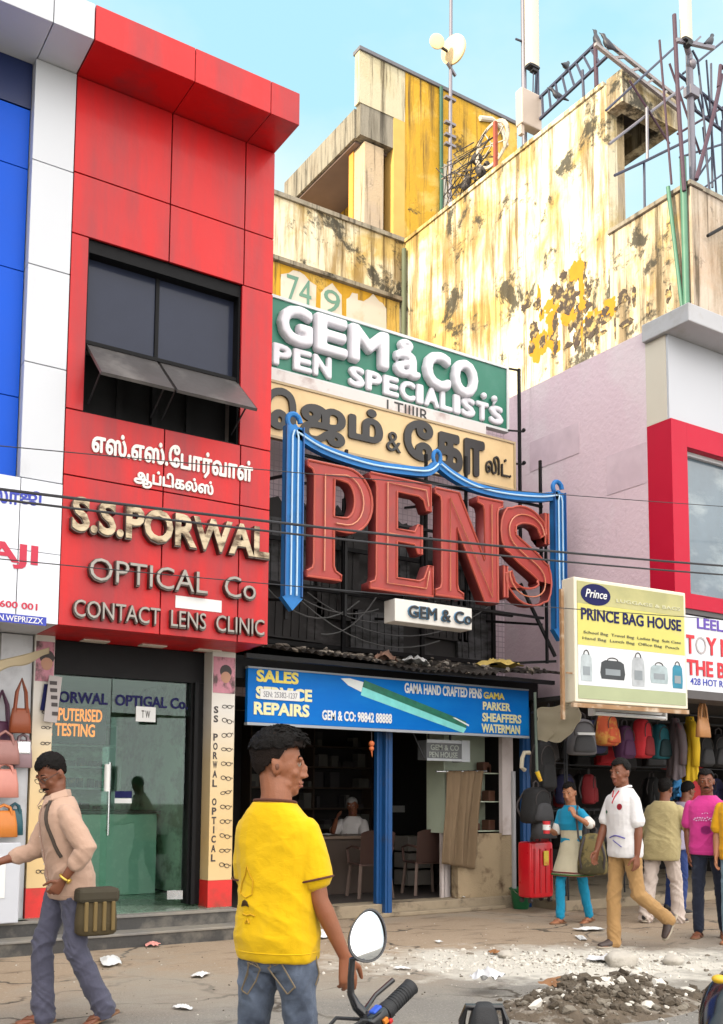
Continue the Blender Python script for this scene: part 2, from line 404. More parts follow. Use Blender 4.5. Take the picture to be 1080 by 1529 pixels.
# ================================================================== shared materials
RED = M('red_panel', (.60, .008, .010), .42, var=.10, scale=1.2, coat=.10, spec=.35, bmp=.02, bscale=1.3, dirt=(.38, .024, .03), dscale=(2.2, 2.2, .30), dlo=.44, dhi=.66)
GREY = M('silver_panel', (.60, .62, .66), .38, var=.06, scale=1.1, dirt=(.42, .42, .43), dscale=(1.5, 1.5, .5), dlo=.55, dhi=.85)
BLUE = M('blue_panel', (.001, .085, .60), .4, var=.12, scale=1, spec=.2)
SEAM = M('seam_black', (.02, .018, .018), .8)
BLACKM = M('black_paint', (.008, .008, .009), .5, var=.3, scale=6, spec=.2)
DARKFR = M('dark_frame', (.03, .031, .035), .5, spec=.25)
DKGLASS = M('tinted_window', (.028, .034, .058), .15, var=.25, scale=1.5, coat=0, spec=.22, bmp=.004, bscale=1.5)
SMOKE = M('smoked_sash', (.075, .07, .07), .4, var=.25, scale=5, dirt=(.2, .19, .18), dlo=.5, dhi=.75)
WHITE = M('white_paint', (.78, .78, .77), .5, var=.05)
CREAM = M('cream_plastic', (.80, .72, .55), .45, var=.06)
STEEL = M('steel', (.62, .63, .64), .25, metal=1, var=.08)
GRANITE = M('dark_granite', (.05, .048, .046), .45, var=.35, scale=45, dirt=(.20, .18, .15), dscale=(3, 3, 3), dlo=.5, dhi=.72)
NOSING = M('worn_nosing', (.20, .19, .175), .7, var=.25, scale=25, dirt=(.30, .27, .22), dlo=.45, dhi=.7)
CLEAR = glass('clear_glass')

YF = 8.9                                       # facade plane of the left shops
XB = 2.515                                     # joint between the two shops
XR = 4.615                                     # right end of the red shop
ZB, ZC = 2.925, 8.15                           # bottom of the hung facade, underside of the cornice
def hz(px, py): return aty(px, py, YF)

# ================================================================== red optical shop
shop = thing('optical_shop', 'red panel clad optician shop with tinted window and raised sign lettering', 'shop', (3.55, 9.6, 0))
mb = MB(); mb.box(XB+.004, XR-.002, YF+.34, 17, ZB+.01, ZC+.2); mb.box(XB+.01, XR-.005, 9.95, 17, 3.05, ZB+.02)
obj('wall', mb, M('shop_wall', (.42, .36, .33), .9, dirt=(.12, .1, .09)), shop)
wx0, wx1 = hz(132, 380).x, hz(361, 500).x; wz1, wz0 = hz(132, 354).z, hz(124, 614).z
jx1, jx2 = hz(255, 300).x, hz(366, 320).x; jz = hz(112, 256).z; jz2 = hz(92, 800).z
# cladding cassettes with open joints in front of a dark backing
pan = MB(); gp = .006
xs = [XB+.003, jx1, jx2, XR]; zs = [ZB, hz(100, 668).z-.25, wz0, wz1, jz, ZC-.002]
for i in range(3):
    for j in range(5):
        a0, a1, b0, b1 = xs[i]+gp, xs[i+1]-gp, zs[j]+gp, zs[j+1]-gp
        if i == 2: a1 = xs[3]
        if j == 2:
            if i == 0: a1 = wx0
            elif i == 1: continue
            else: a0 = wx1
        if j == 0: b0 = ZB
        pan.box(a0, a1, YF, YF+.03, b0, b1, .003)
pan.box(XR-.03, XR, YF+.031, YF+.34, ZB, ZC-.002)
pan.box(XB+.003, XR, YF+.031, 9.78, ZB, ZB+.03)
pan.box(XB+.003, wx0-.001, YF+.32, YF+.335, wz0, wz1)
obj('facade_panel', pan, RED, shop)
bk = MB()
for x0, x1, z0, z1 in ((XB+.01, XR-.035, ZB+.035, wz0-.02), (XB+.01, XR-.035, wz1+.02, ZC-.01), (XB+.01, wx0-.02, wz0-.019, wz1+.019), (wx1+.02, XR-.035, wz0-.019, wz1+.019)):
    bk.box(x0, x1, YF+.032, YF+.06, z0, z1)
obj('panel_backing', bk, SEAM, shop)
co = MB(); cy0 = 8.375; cz1 = 8.49
cxs = [XB+.003, aty(292, 100, cy0).x, aty(405, 150, cy0).x, XR]
for a, c in zip(cxs, cxs[1:]): co.box(a+gp/2, c-(0 if c == XR else gp/2), cy0, YF+.5, ZC, cz1, .004)
obj('cornice', co, RED, shop)
# window: deep black reveal, two fixed panes, two tilted sashes
win = MB(); yw = YF+.16
t = .035; zm = hz(130, 503).z
zt = wz1-.12
for b_ in ((wx0, wx1, yw-.12, yw+.06, zt, wz1), (wx0, wx0+.02, yw-.12, yw+.06, wz0, zt), (wx1-.02, wx1, yw-.12, yw+.06, wz0, zt), (wx0+.02, wx1-.02, yw-.1, yw+.05, zm-t, zm), (wx0+.02, wx1-.02, yw-.1, yw+.05, wz0, wz0+.03)): win.box(*b_)
xm = hz(242, 500).x
win.box(xm-.018, xm+.018, yw-.02, yw+.05, zm, zt); win.box(xm-.03, xm+.03, yw-.03, yw+.05, wz0+.03, zm-t)
wf = obj('window', win, M('window_frame_black', (.008, .008, .009), .6, spec=.15), shop)
for a, c in ((wx0+.02, xm-.018), (xm+.018, wx1-.02)):
    mb = MB(); mb.box(a+.001, c-.001, yw+.0, yw+.012, zm+.001, zt-.001); obj('pane', mb, DKGLASS, wf)
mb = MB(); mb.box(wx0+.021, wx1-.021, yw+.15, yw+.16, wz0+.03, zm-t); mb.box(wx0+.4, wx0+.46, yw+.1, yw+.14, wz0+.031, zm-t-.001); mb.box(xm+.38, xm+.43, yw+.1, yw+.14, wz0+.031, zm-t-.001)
obj('opening_shade_sheet', mb, M('room_shade_black', (.012, .012, .013), .9), wf)  # near-black sheet painted as the shade inside the open window
for a, c, ex in ((wx0+.035, xm-.015, .0), (xm+.015, wx1-.01, .0)):
    mb = MB(); L = .64; an = radians(47)
    p = Vector(((a+c)/2, yw-.08, zm-t-.01)); dy, dz = -sin(an)*L, -cos(an)*L
    R = Matrix.Rotation(-(pi/2-an), 3, 'X')
    cpt = p+Vector((0, dy/2, dz/2)); R = Vector((0, dy, dz)).to_track_quat('Y', 'Z').to_matrix()
    mb.rbox(cpt, (c-a, L, .022), R, .004)
    s_ = obj('tilted_sash', mb, SMOKE, wf)
    for xx in (a+.04, c-.04): mb = MB(); mb.bar((xx, yw-.06, wz0+.12), (xx, p.y+dy*.75, p.z+dz*.75-.02), .012); obj('stay', mb, DARKFR, wf)
# sign lettering on the facade
TAM = M('white_letter', (.82, .80, .76), .5, var=.03)
r = prect(YF, (136, 688), (377, 690)); r = (r[0], r[1], hz(255, 705).z, hz(255, 664).z)
tamil('tamil_lettering', "எஸ்.எஸ்.ேபார்வாள்", TAM, r, YF, .02, shop, .03)
r = (hz(200, 700).x, hz(318, 720).x, hz(258, 737).z, hz(258, 708).z)
tamil('tamil_lettering', "ஆப்டிகல்ஸ்", TAM, r, YF, .02, shop, .03)
BRONZE = M('brushed_champagne', (.42, .34, .23), .36, metal=.8, var=.45, scale=9, dirt=(.09, .06, .04), dscale=(5, 5, 12), dlo=.47, dhi=.62)
DKL = M('letter_return', (.09, .075, .065), .4, metal=.6)
def channel(body, rect, y, face, depth=.055, fat=.0):
    """channel letters: dark box returns behind a bright face plate"""
    b_ = lettering('letter_return', body, DKL, (rect[0]-.008, rect[1]+.008, rect[2]-.014, rect[3]+.004), y, depth, shop, fat=fat+.02)
    lettering('lettering', body, face, rect, y-depth+.002, .012, b_, fat=fat, bev=.012)
r = (hz(104, 780).x, hz(397, 820).x, hz(255, 818).z, hz(255, 771).z)
z0, z1 = hz(108, 795).z, hz(108, 746).z
channel('S.S.PORWAL', (r[0], r[1], z0, z1+.02), YF, BRONZE, .07, .02)
SILV = M('brushed_silver', (.27, .25, .225), .36, metal=.8, var=.3, scale=12)
channel('OPTICAL  Co', (hz(131, 850).x, hz(378, 880).x, hz(135, 868).z, hz(135, 834).z), YF, SILV, .06, -.012)
channel('CONTACT  LENS  CLINIC', (hz(108, 910).x, hz(391, 940).x, hz(112, 922).z, hz(112, 896).z), YF, SILV, .05, -.006)
mb = MB(); mb.box(hz(262, 900).x, hz(331, 900).x, YF-.004, YF-.001, hz(296, 911).z, hz(296, 893).z); obj('blank_sticker', mb, WHITE, shop)
# ground floor: header, jambs, pillar, glass front
YG = 9.85; FZ = .30
gl0, gl1 = aty(72, 1100, YG).x, aty(281, 1100, YG).x; gz1 = aty(180, 1013, YG).z
mb = MB(); mb.box(XB+.04, XR-.03, YG-.06, YG+.1, gz1, ZB-.005); mb.box(gl1, aty(311, 1150, 9.7).x+.1, YG-.06, YG+.1, FZ, gz1-.001); mb.box(gl1+.02, gl1+.06, YG-.12, YG-.061, FZ, gz1)
obj('black_surround', mb, BLACKM, shop)
mb = MB()
for px, py in ((142, 957), (228, 964), (310, 971)):
    c = aty(px, py, 9.2); 
    q = atz(px, py, ZB-.002); mb = MB(); mb.box(q.x-.13, q.x+.13, q.y-.07, q.y+.07, ZB-.012, ZB-.001)
    obj('soffit_light', mb, M('downlight', (.75, .66, .58), .4), shop)
# eyeglass pillars: cream at top to orange, red foot, drawn glasses and vertical name
def pillar_mat(name):
    m, nt, b = nodes(name); v = coords(nt); sp = nw(nt, 'ShaderNodeSeparateXYZ'); nt.links.new(v, sp.inputs[0])
    mr = nw(nt, 'ShaderNodeMapRange'); mr.inputs['From Min'].default_value = .2; mr.inputs['From Max'].default_value = 2.3
    nt.links.new(sp.outputs['Z'], mr.inputs['Value'])
    rr = nw(nt, 'ShaderNodeValToRGB'); e = rr.color_ramp.elements
    e[0].position = 0; e[0].color = (.72, .55, .30, 1); e[1].position = 1; e[1].color = (.72, .68, .62, 1); k = e.new(.35); k.color = (.72, .50, .22, 1); k = e.new(.75); k.color = (.70, .55, .33, 1)
    nt.links.new(mr.outputs[0], rr.inputs[0])
    nt.links.new(mixc(nt, ramp(nt, noise_n(nt, v, 2.5, 7, .6), .6, .8), rr.outputs[0], (.42, .34, .25)), b.inputs['Base Color']); b.inputs['Roughness'].default_value = .5
    return m
PILM = pillar_mat('printed_pillar_sheet')
INK = M('printed_ink', (.05, .04, .04), .6); NAVY = M('navy_letter', (.012, .014, .09), .6, spec=.2)
REDP = M('red_foot', (.70, .03, .025), .45, dirt=(.3, .05, .03))
PINKP = M('poster_pink', (.55, .22, .28), .5, var=.35, scale=9, dirt=(.10, .05, .05), dscale=(8, 8, 5), dlo=.5, dhi=.62)
SKINP = M('poster_skin', (.5, .26, .17), .6, var=.2)
def spectacles(cx, y, cz, w, seed):
    rnd = random.Random(seed); mb = MB(); a = rnd.uniform(-.25, .25); rx, rz = w*.24, w*rnd.uniform(.13, .2)
    R = lambda u, v_: (cx+u*cos(a)-v_*sin(a), y, cz+u*sin(a)+v_*cos(a))
    for s_ in (-1, 1): mb.tube([R(s_*w*.27+rx*cos(k*pi/6), rz*sin(k*pi/6)) for k in range(12)], .0035, 5, True)
    mb.tube([R(-w*.05, rz*.4), R(0, rz*.7), R(w*.05, rz*.4)], .0035, 5); mb.tube([R(w*.5, rz*.5), R(w*.62, rz*.9), R(w*.68, rz*.2)], .003, 5)
    return mb
def pillar(x0, x1, y, zb, zt, name=True, portrait=True):
    mb = MB(); mb.box(x0, x1, y, y+.22, zb+.27, zt); p_ = obj('pillar', mb, PILM, shop)
    mb = MB(); mb.box(x0-.004, x1+.004, y-.004, y+.224, zb, zb+.268); obj('pillar_foot', mb, REDP, p_)
    if portrait:
        h = .36; xc = (x0+x1)/2+.02
        mb = MB(); mb.box(x0+.01, x1-.005, y-.006, y-.001, zt-h-.08, zt-.06); obj('portrait_poster', mb, PINKP, p_)
        mb = MB(); mb.ball((xc, y-.006, zt-.26), .07, 16, (.8, .06, 1.05)); obj('printed_face', mb, SKINP, p_, True)
        mb = MB(); mb.ball((xc, y-.005, zt-.21), .085, 16, (.85, .05, .85)); obj('printed_hair', mb, INK, p_, True)
    n = 12
    for k in range(n):
        zz = zb+.42+(zt-zb-1.0)*k/(n-1)
        obj('printed_spectacles', spectacles(x1-(x1-x0)*.33, y-.004, zz, (x1-x0)*.42, k*7+int(x0*10)), INK, p_)
    if name:
        s_ = 'SS PORWAL OPTICAL'; z = zt-.58; dz = (zt-zb-1.02)/len(s_)
        for ch in s_:
            if ch != ' ': lettering('vertical_lettering', ch, INK, (x0+(.043 if ch == 'I' else .025), x0+(.057 if ch == 'I' else .075), z-dz*.78, z), y-.001, .003, p_, fat=.03)
            z -= dz
px0, px1 = aty(316, 1200, 9.58).x, aty(348, 1200, 9.58).x
pillar(px0-.02, px1, 9.58, FZ-.02, ZB-.002)
lx0, lx1 = aty(44, 1200, 9.58).x, aty(74, 1200, 9.58).x
pillar(lx0, lx1, 9.58, FZ-.02, ZB-.002, False)
# floor, steps
mb = MB(); mb.box(.2, XR-.05, 9.5, 13.2, .0, FZ-.02); obj('floor_slab', mb, M('green_tile', (.16, .22, .17), .25, var=.15, scale=5, coat=.3), shop)
mb = MB(); mb.box(-3, XR-.03, 9.17, 9.40, 0, .11); mb.box(-3, XR-.03, 9.41, 9.499, 0, .245); obj('step', mb, GRANITE, shop)
mb = MB(); mb.box(-3, XR-.03, 9.15, 9.41, .111, .135, .006); mb.box(-3, XR-.03, 9.39, 9.52, .246, .275, .006); obj('step_nosing', mb, NOSING, shop)
# glass front: fixed left light and a door leaf swung inward
gm = aty(163, 1150, YG).x
mb = MB(); mb.box(gl0, gm, YG, YG+.01, FZ, gz1); mb.box(gm+.01, gl1, YG, YG+.01, gz1-.35, gz1)
gf = obj('glass_front', mb, CLEAR, shop)
lettering('glass_lettering', 'S.S.PORWAL  OPTIGAL Co.', NAVY, (aty(48, 1050, YG).x, gl1-.01, aty(180, 1054, YG).z, aty(180, 1037, YG).z), YG-.002, .004, gf, fat=.03)
ang = radians(24); dv = Vector((-cos(ang), sin(ang), 0)); L = (gl1-gm)*1.0
hp = Vector((gl1-.02, YG+.03, 0))
mb = MB(); c_ = hp+dv*(L/2); mb.rbox((c_.x, c_.y, (FZ+.05+gz1-.37)/2), (L, .012, gz1-.37-FZ-.05), -ang+pi)
dr = obj('glass_door', mb, CLEAR, shop)
mb = MB(); q = hp+dv*(L*.93); mb.cyl((q.x, q.y-.05, 1.0), (q.x, q.y-.05, 1.75), .014); mb.cyl((q.x, q.y-.05, 1.05), (q.x, q.y, 1.05), .009); mb.cyl((q.x, q.y-.05, 1.7), (q.x, q.y, 1.7), .009); obj('handle', mb, STEEL, dr, True)
mb = MB(); 
for tt in (.08, .88): q = hp+dv*(L*tt); mb.rbox((q.x, q.y, FZ+.09), (.16, .035, .09), -ang+pi)
obj('patch_fitting', mb, STEEL, dr)
q = hp+dv*(L*.74); mb = MB(); mb.rbox((q.x, q.y-.012, 1.42), (.17, .006, .07), -ang+pi); obj('push_sticker', mb, NAVY, dr)
mb = MB(); mb.rbox((q.x, q.y-.013, 1.355), (.17, .006, .05), -ang+pi); obj('push_sticker', mb, WHITE, dr)
mb = MB(); a_ = aty(203, 1077, YG-.01); c_ = aty(233, 1056, YG-.01); mb.box(a_.x, c_.x, YG-.008, YG-.003, a_.z, c_.z); st = obj('notice_sticker', mb, WHITE, gf)
lettering('lettering', 'T W', INK, (a_.x+.06, c_.x-.06, a_.z+.04, c_.z-.04), YG-.008, .003, st, fat=.01)
mb = MB(); mb.cyl((gm-.03, YG-.04, 1.45), (gm-.03, YG-.04, 1.72), .03); obj('lock_plate', mb, WHITE, gf, True)
# interior room
mb = MB(); mb.box(2.2, XR-.06, 12.9, 13.0, FZ, 3.0); mb.box(2.1, 2.2, 9.95, 13, FZ, 3.0); mb.box(XR-.059, XR-.02, 9.95, 13, FZ, 3.0)
obj('interior_wall', mb, M('green_white_wall', (.58, .70, .52), .5, var=.1, dirt=(.16, .24, .12), dscale=(2, 2, 3), dlo=.45, dhi=.6), shop)
mb = MB(); mb.box(2.1, XR-.06, 9.96, 12.9, 2.75, 2.8); obj('interior_ceiling', mb, M('dim_ceiling', (.62, .68, .6), .8), shop)
# LED board hung inside
a_, c_ = aty(66, 1098, YG+.12), aty(153, 1060, YG+.12)
LED = M('led_orange', (1, .17, .002), .5, emit=.55, var=.25, scale=60)
led = thing('led_sign', 'lit orange letter board hanging behind the shop glass', 'sign', ((a_.x+c_.x)/2, YG+.12, a_.z))
mb = MB(); mb.box(a_.x-.1, c_.x+.05, YG+.122, YG+.17, a_.z-.07, c_.z+.01, .006); obj('case', mb, BLACKM, led)
zz = (a_.z+c_.z)/2
lettering('lettering', 'COMPUTERISED', LED, (a_.x-.08, c_.x, zz+.012, c_.z), YG+.122, .006, led, fat=.02)
lettering('lettering', 'EYE TESTING', LED, (a_.x-.08, c_.x-.07, a_.z, zz-.012), YG+.122, .006, led, fat=.02)
# shelves with frames, white counters
SHELF = M('shelf_white', (.52, .56, .5), .4)
def shelf_unit(x0, x1, y, z0, z1, n, label):
    t_ = thing('display_shelf', label, 'shelf', ((x0+x1)/2, y, z0)); mb = MB()
    for k in range(n+1): z = z0+(z1-z0)*k/n; mb.box(x0, x1, y-.28, y, z-.012, z+.012)
    mb.box(x0-.02, x0-.001, y-.28, y, z0, z1); mb.box(x1+.001, x1+.02, y-.28, y, z0, z1); obj('shelf_board', mb, SHELF, t_)
    mb = MB(); rnd = random.Random(int(x0*100))
    for k in range(n):
        z = z0+(z1-z0)*k/n+.013; x = x0+.05
        while x < x1-.1:
            w = rnd.uniform(.05, .13); h = rnd.uniform(.03, .13); mb.box(x, x+w, y-.24, y-.1, z, z+h); x += w+rnd.uniform(.03, .1)
    o = obj('stacked_boxes', mb, M('dark_goods', (.05, .045, .045), .5, var=.6, scale=3, dirt=(.32, .2, .1), dscale=(5, 5, 5), dlo=.55, dhi=.65), t_); o['kind'] = 'stuff'
    return t_
shelf_unit(3.15, 4.35, 12.85, .95, 2.3, 5, 'shelf rack of small spectacle cases on the rear wall')
shelf_unit(2.35, 3.0, 12.85, .95, 2.2, 4, 'short shelf rack at the left of the rear wall')
mb = MB(); mb.box(3.25, 3.95, 12.5, 12.54, 2.35, 2.5); tag(obj('wall_banner', mb, M('red_banner', (.6, .03, .03), .5)), 'small red banner above the spectacle shelves inside', 'banner')
def counter(x0, x1, y0, y1, h, label):
    t_ = thing('display_counter', label, 'counter', ((x0+x1)/2, (y0+y1)/2, FZ-.02)); mb = MB(); mb.box(x0, x1, y0, y1, FZ-.019, FZ+h-.1, .01); obj('cabinet', mb, M('mint_laminate', (.42, .52, .44), .25, var=.04), t_)
    mb = MB(); mb.box(x0-.03, x1+.03, y0-.03, y1+.03, FZ+h-.099, FZ+h-.06, .006); obj('counter_top', mb, M('dark_top', (.04, .045, .045), .2), t_)
counter(3.45, 4.4, 11.2, 11.7, 1.0, 'pale mint counter with dark top seen through glass door')
counter(2.3, 3.0, 11.3, 11.8, .95, 'pale counter behind the fixed left glass')
mb = MB(); mb.box(2.5, 3.2, 12.2, 12.26, 1.5, 1.95); tag(obj('dark_monitor', mb, BLACKM), 'black screen on the wall behind the fixed glass', 'screen')
# ================================================================== blue and silver neighbour
nb = thing('jewellers_building', 'blue and silver clad building at the left edge with white sign band', 'building', (1.0, 9.6, 0))
gx = hz(42, 390).x; X0 = -4.0
mb = MB(); mb.box(X0, XB-.002, YF+.2, 17, ZB+.03, ZC+.2); obj('wall', mb, M('shop_wall', (.4, .4, .4)), nb)
zs_top = hz(28, 714).z
mb = MB(); zsn = [zs_top+.01, hz(40, 540).z, hz(48, 395).z, hz(54, 240).z, ZC-.002]
for a, c in zip(zsn, zsn[1:]): mb.box(gx, XB-.003, YF-.012, YF+.18, a+.004, c-.004, .004)
obj('silver_column', mb, GREY, nb)
mb = MB(); xb = [X0, -1.9, -.4, 1.05, gx-.004]; zb = [zs_top+.03, hz(10, 580).z-.02, hz(20, 393).z, hz(20, 236).z, ZC-.45]
for a, c in zip(xb, xb[1:]):
    for d, e in zip(zb, zb[1:]): mb.box(a+.004, c-.004, YF+.1, YF+.13, d+.004, e-.004, .003)
obj('blue_panel', mb, BLUE, nb)
mb = MB(); mb.box(X0, gx-.006, YF+.09, YF+.13, ZC-.445, ZC-.004); obj('cornice_shade_band', mb, M('cornice_shade_navy', (.008, .02, .09), .4), nb)  # cornice shadow on the blue panels, put in as a darker strip
mb = MB(); mb.box(X0, gx-.006, YF+.131, YF+.16, zs_top, ZC-.01); obj('panel_backing', mb, SEAM, nb)
mb = MB(); xc = [X0, -1.3, .3, aty(80, 40, cy0).x, XB-.003]
for a, c in zip(xc, xc[1:]): mb.box(a+.004, c-.003, cy0, YF+.5, ZC, cz1, .004)
obj('cornice', mb, GREY, nb)
mb = MB(); mb.box(XB-.03, XB-.004, YF+.0, 9.78, ZB, ZB+.029) ; mb.box(X0, XB-.031, YF+.0, 9.78, ZB, ZB+.03); obj('soffit', mb, GREY, nb)
# white sign band
sb = thing('sign_board', 'white sign board with red and blue lettering at left edge', 'sign', (1.4, YF, ZB))
SGN = M('white_sign_sheet', (.74, .77, .83), .35, var=.04, dirt=(.6, .62, .66), dlo=.5, dhi=.8)
zmid = hz(30, 822).z; xv = hz(27, 800).x
mb = MB()
for a, c in ((X0, xv-.004), (xv+.004, XB-.006)):
    for d, e in ((ZB-.005, zmid-.003), (zmid+.003, zs_top)): mb.box(a, c, YF-.03, YF+.0-.002, d, e)
obj('panel', mb, SGN, sb)
mb = MB(); mb.box(X0, XB-.012, YF-.0015, YF+.08, ZB+.03, zs_top-.005); obj('backing', mb, SEAM, sb)
BLUL = M('blue_letter', (.03, .05, .42), .5); REDL = M('crimson_letter', (.55, .02, .06), .5)
YS = YF-.03
def sr(x0, py0, x1, py1, pxm=30): return (aty(x0, 800, YS).x, aty(x1, 800, YS).x, aty(pxm, py0, YS).z, aty(pxm, py1, YS).z)
tamil('tamil_lettering', 'ஜி', BLUL, sr(28, 754, 60, 732, 44), YS, .006, sb, .025)
tamil('tamil_lettering', 'லா', BLUL, sr(-14, 752, 27, 731, 8), YS, .006, sb, .025)
lettering('lettering', 'AJI', REDL, sr(-22, 850, 58, 812, 30), YS, .006, sb, fat=.03)
lettering('lettering', '- 600 001', REDL, sr(-8, 909, 60, 899, 30), YS, .005, sb, fat=.02)
mb = MB(); q = sr(-80, 931, 74, 918, 30); mb.box(q[0], q[1], YS-.003, YS-.001, q[2], q[3]); bnd = obj('blue_strip', mb, BLUL, sb)
lettering('lettering', 'OPI.PN.WEPRIZZX', WHITE, (q[0]+.3, q[1]-.03, q[2]+.012, q[3]-.012), YS-.003, .003, bnd, fat=.01)
# open stall front below
mb = MB(); mb.box(X0, lx0-.01, 9.75, 9.85, 0.3, ZB); obj('stall_wall', mb, M('stall_dark', (.035, .03, .03), .8, var=.4), nb)
mb = MB(); mb.box(lx0-.30, lx0-.012, 9.62, 9.74, FZ-.02, ZB-.01); obj('white_pier', mb, M('pier_white', (.62, .63, .66), .5, dirt=(.4, .4, .42)), nb)
mb = MB(); mb.box(-3, lx0-.01, 9.42, 13, 0, FZ-.025); obj('shop_floor', mb, GRANITE, nb)
# ================================================================== pen shop (narrow old shop between the red shop and the pink building)
def curve_bm(splines, extrude, bev=0.):
    """closed 2-D outlines (holes allowed) -> solid slab, front at +z"""
    cu = bpy.data.curves.new('c', 'CURVE'); cu.dimensions = '2D'; cu.fill_mode = 'BOTH'; cu.extrude = extrude/2; cu.bevel_depth = bev; cu.bevel_resolution = 1
    for pts in splines:
        s = cu.splines.new('POLY'); s.points.add(len(pts)-1); s.use_cyclic_u = True
        for p, (x, y) in zip(s.points, pts): p.co = (x, y, 0, 1)
    o = bpy.data.objects.new('c', cu); COL.objects.link(o)
    dg = bpy.context.evaluated_depsgraph_get(); me = bpy.data.meshes.new_from_object(o.evaluated_get(dg))
    bm = bmesh.new(); bm.from_mesh(me); bpy.data.objects.remove(o); bpy.data.curves.remove(cu); bpy.data.meshes.remove(me); return bm
def onto(bm, x0, z0, y):
    for v in bm.verts: v.co = Vector((x0+v.co.x, y-v.co.z, z0+v.co.y))
    mb = MB(); mb.b.free(); mb.b = bm; return mb

XP0, XP1 = XR+.005, 9.345
YP = 10.1
pen = thing('pen_shop', 'old narrow pen shop with pale tiled upper wall above broken awning', 'shop', (6.9, 11, 0))
def tile_mat():
    m, nt, b = nodes('pale_wall_tile'); v = coords(nt)
    br = nw(nt, 'ShaderNodeTexBrick'); br.offset = 0; br.inputs['Scale'].default_value = 1; br.inputs['Mortar Size'].default_value = .006
    br.inputs['Brick Width'].default_value = .075; br.inputs['Row Height'].default_value = .075
    br.inputs['Color1'].default_value = (.66, .53, .58, 1); br.inputs['Color2'].default_value = (.60, .48, .53, 1); br.inputs['Mortar'].default_value = (.36, .27, .32, 1)
    sw = nw(nt, 'ShaderNodeSeparateXYZ'); cb = nw(nt, 'ShaderNodeCombineXYZ'); nt.links.new(v, sw.inputs[0]); nt.links.new(sw.outputs['X'], cb.inputs['X']); nt.links.new(sw.outputs['Z'], cb.inputs['Y'])
    nt.links.new(cb.outputs[0], br.inputs[0])
    c = mixc(nt, ramp(nt, noise_n(nt, v, 1.1, 7, .65), .5, .72), br.outputs['Color'], (.45, .36, .38))
    nt.links.new(c, b.inputs['Base Color']); b.inputs['Roughness'].default_value = .5; return m
mb = MB(); mb.box(XP0, XP1, 10.75, 10.85, 2.6, 6.7); obj('tiled_wall', mb, tile_mat(), pen)
mb = MB(); mb.box(XP0, XP1, 10.851, 17.2, 2.9, 6.69); obj('upper_floor', mb, M('old_wall', (.35, .3, .27), .9, dirt=(.1, .08, .07)), pen)
SOOT = M('sooty_board', (.028, .026, .026), .75, var=.5, scale=4, dirt=(.085, .08, .082), dscale=(2, 2, 5), dlo=.55, dhi=.75)
SHUT = M('old_shutter', (.085, .085, .09), .7, var=.3, scale=6, dirt=(.02, .02, .02), dscale=(3, 3, 8), dlo=.45, dhi=.65)
# ragged dark sheeting across the old window band
rnd = random.Random(3)
top = []
x = XP0+.02
while x < 9.0:
    top.append((x, 5.02+rnd.uniform(-.16, .1)-(x-5)*.03)); x += rnd.uniform(.05, .13)
mb = MB(); mb.prism([(XP0+.02, 3.0)]+top+[(9.0, 3.0)], 10.56, 10.60); obj('torn_sheeting', mb, SOOT, pen)
for i, (a, c, z0, z1, lean) in enumerate(((5.4, 6.05, 3.95, 4.75, 0), (6.1, 6.7, 3.6, 4.7, .02), (6.95, 7.5, 4.0, 4.75, -.02), (5.35, 6.2, 3.3, 3.8, .03), (6.6, 7.4, 3.25, 3.75, 0), (7.7, 8.5, 3.5, 4.5, .02), (8.3, 8.9, 3.25, 4.2, -.02))):
    mb = MB(); mb.box(a, c, 10.48, 10.52, z0, z1)
    k = a+.06
    while k < c-.03: mb.box(k, k+.015, 10.465, 10.48, z0+.03, z1-.03); k += .11
    bmesh.ops.rotate(mb.b, verts=mb.b.verts, cent=(a, 10.5, z0), matrix=Matrix.Rotation(lean, 3, 'Y'))
    obj('old_shutter', mb, SHUT if i % 2 == 0 else SOOT, pen)
mb = MB()
for z in (3.2, 3.9, 4.45): mb.box(XP0+.03, 9.2, 10.40, 10.44, z, z+.05)
for x in (5.2, 6.4, 7.6, 8.8): mb.box(x, x+.05, 10.36, 10.40, 3.05, 5.1)
obj('window_bar', mb, BLACKM, pen)
# broken corrugated awning and rubbish lying on it
def awn(u, v):
    x = XP0+.03+u*(9.15-XP0); y = 10.55-v*1.15; sag = .06*sin(u*7+1)*v+.05*noise.noise(Vector((x*1.7, y*1.3, 2)))
    return Vector((x, y, 3.20-v*.26+sag+.018*sin(x*60)))
TIN = M('rusted_tin', (.10, .085, .075), .75, var=.35, scale=5, dirt=(.03, .025, .022), dscale=(3, 3, 3), dlo=.45, dhi=.65)
mb = MB(); mb.sheet(awn, 260, 8); bmesh.ops.solidify(mb.b, geom=mb.b.faces[:], thickness=.02); obj('tin_awning', mb, TIN, pen)
mb = MB(); mb.box(XP0+.03, 9.05, 9.76, 9.86, 2.68, 2.93); mb.box(XP0+.03, 9.05, 9.44, 9.5, 2.86, 2.91); obj('awning_beam', mb, BLACKM, pen)
rnd = random.Random(11); mb = MB()
def chunk(mb, c, s, rnd, flat=.6):
    g = bmesh.ops.create_icosphere(mb.b, subdivisions=1, radius=1)['verts']
    R = Matrix.Rotation(rnd.uniform(0, 6), 3, 'Z')@Matrix.Rotation(rnd.uniform(-.6, .6), 3, 'X'); k = Vector((rnd.uniform(.6, 1.4), rnd.uniform(.5, 1.2), flat*rnd.uniform(.6, 1.2)))
    for v in g:
        w = Vector((v.co.x*k.x, v.co.y*k.y, v.co.z*k.z))*s*rnd.uniform(.75, 1.2); v.co = Vector(c)+R@w
for k in range(170):
    u, v = rnd.random(), rnd.uniform(.05, .98); p = awn(u, v); chunk(mb, p+Vector((0, 0, .015)), rnd.uniform(.015, .06), rnd, .5)
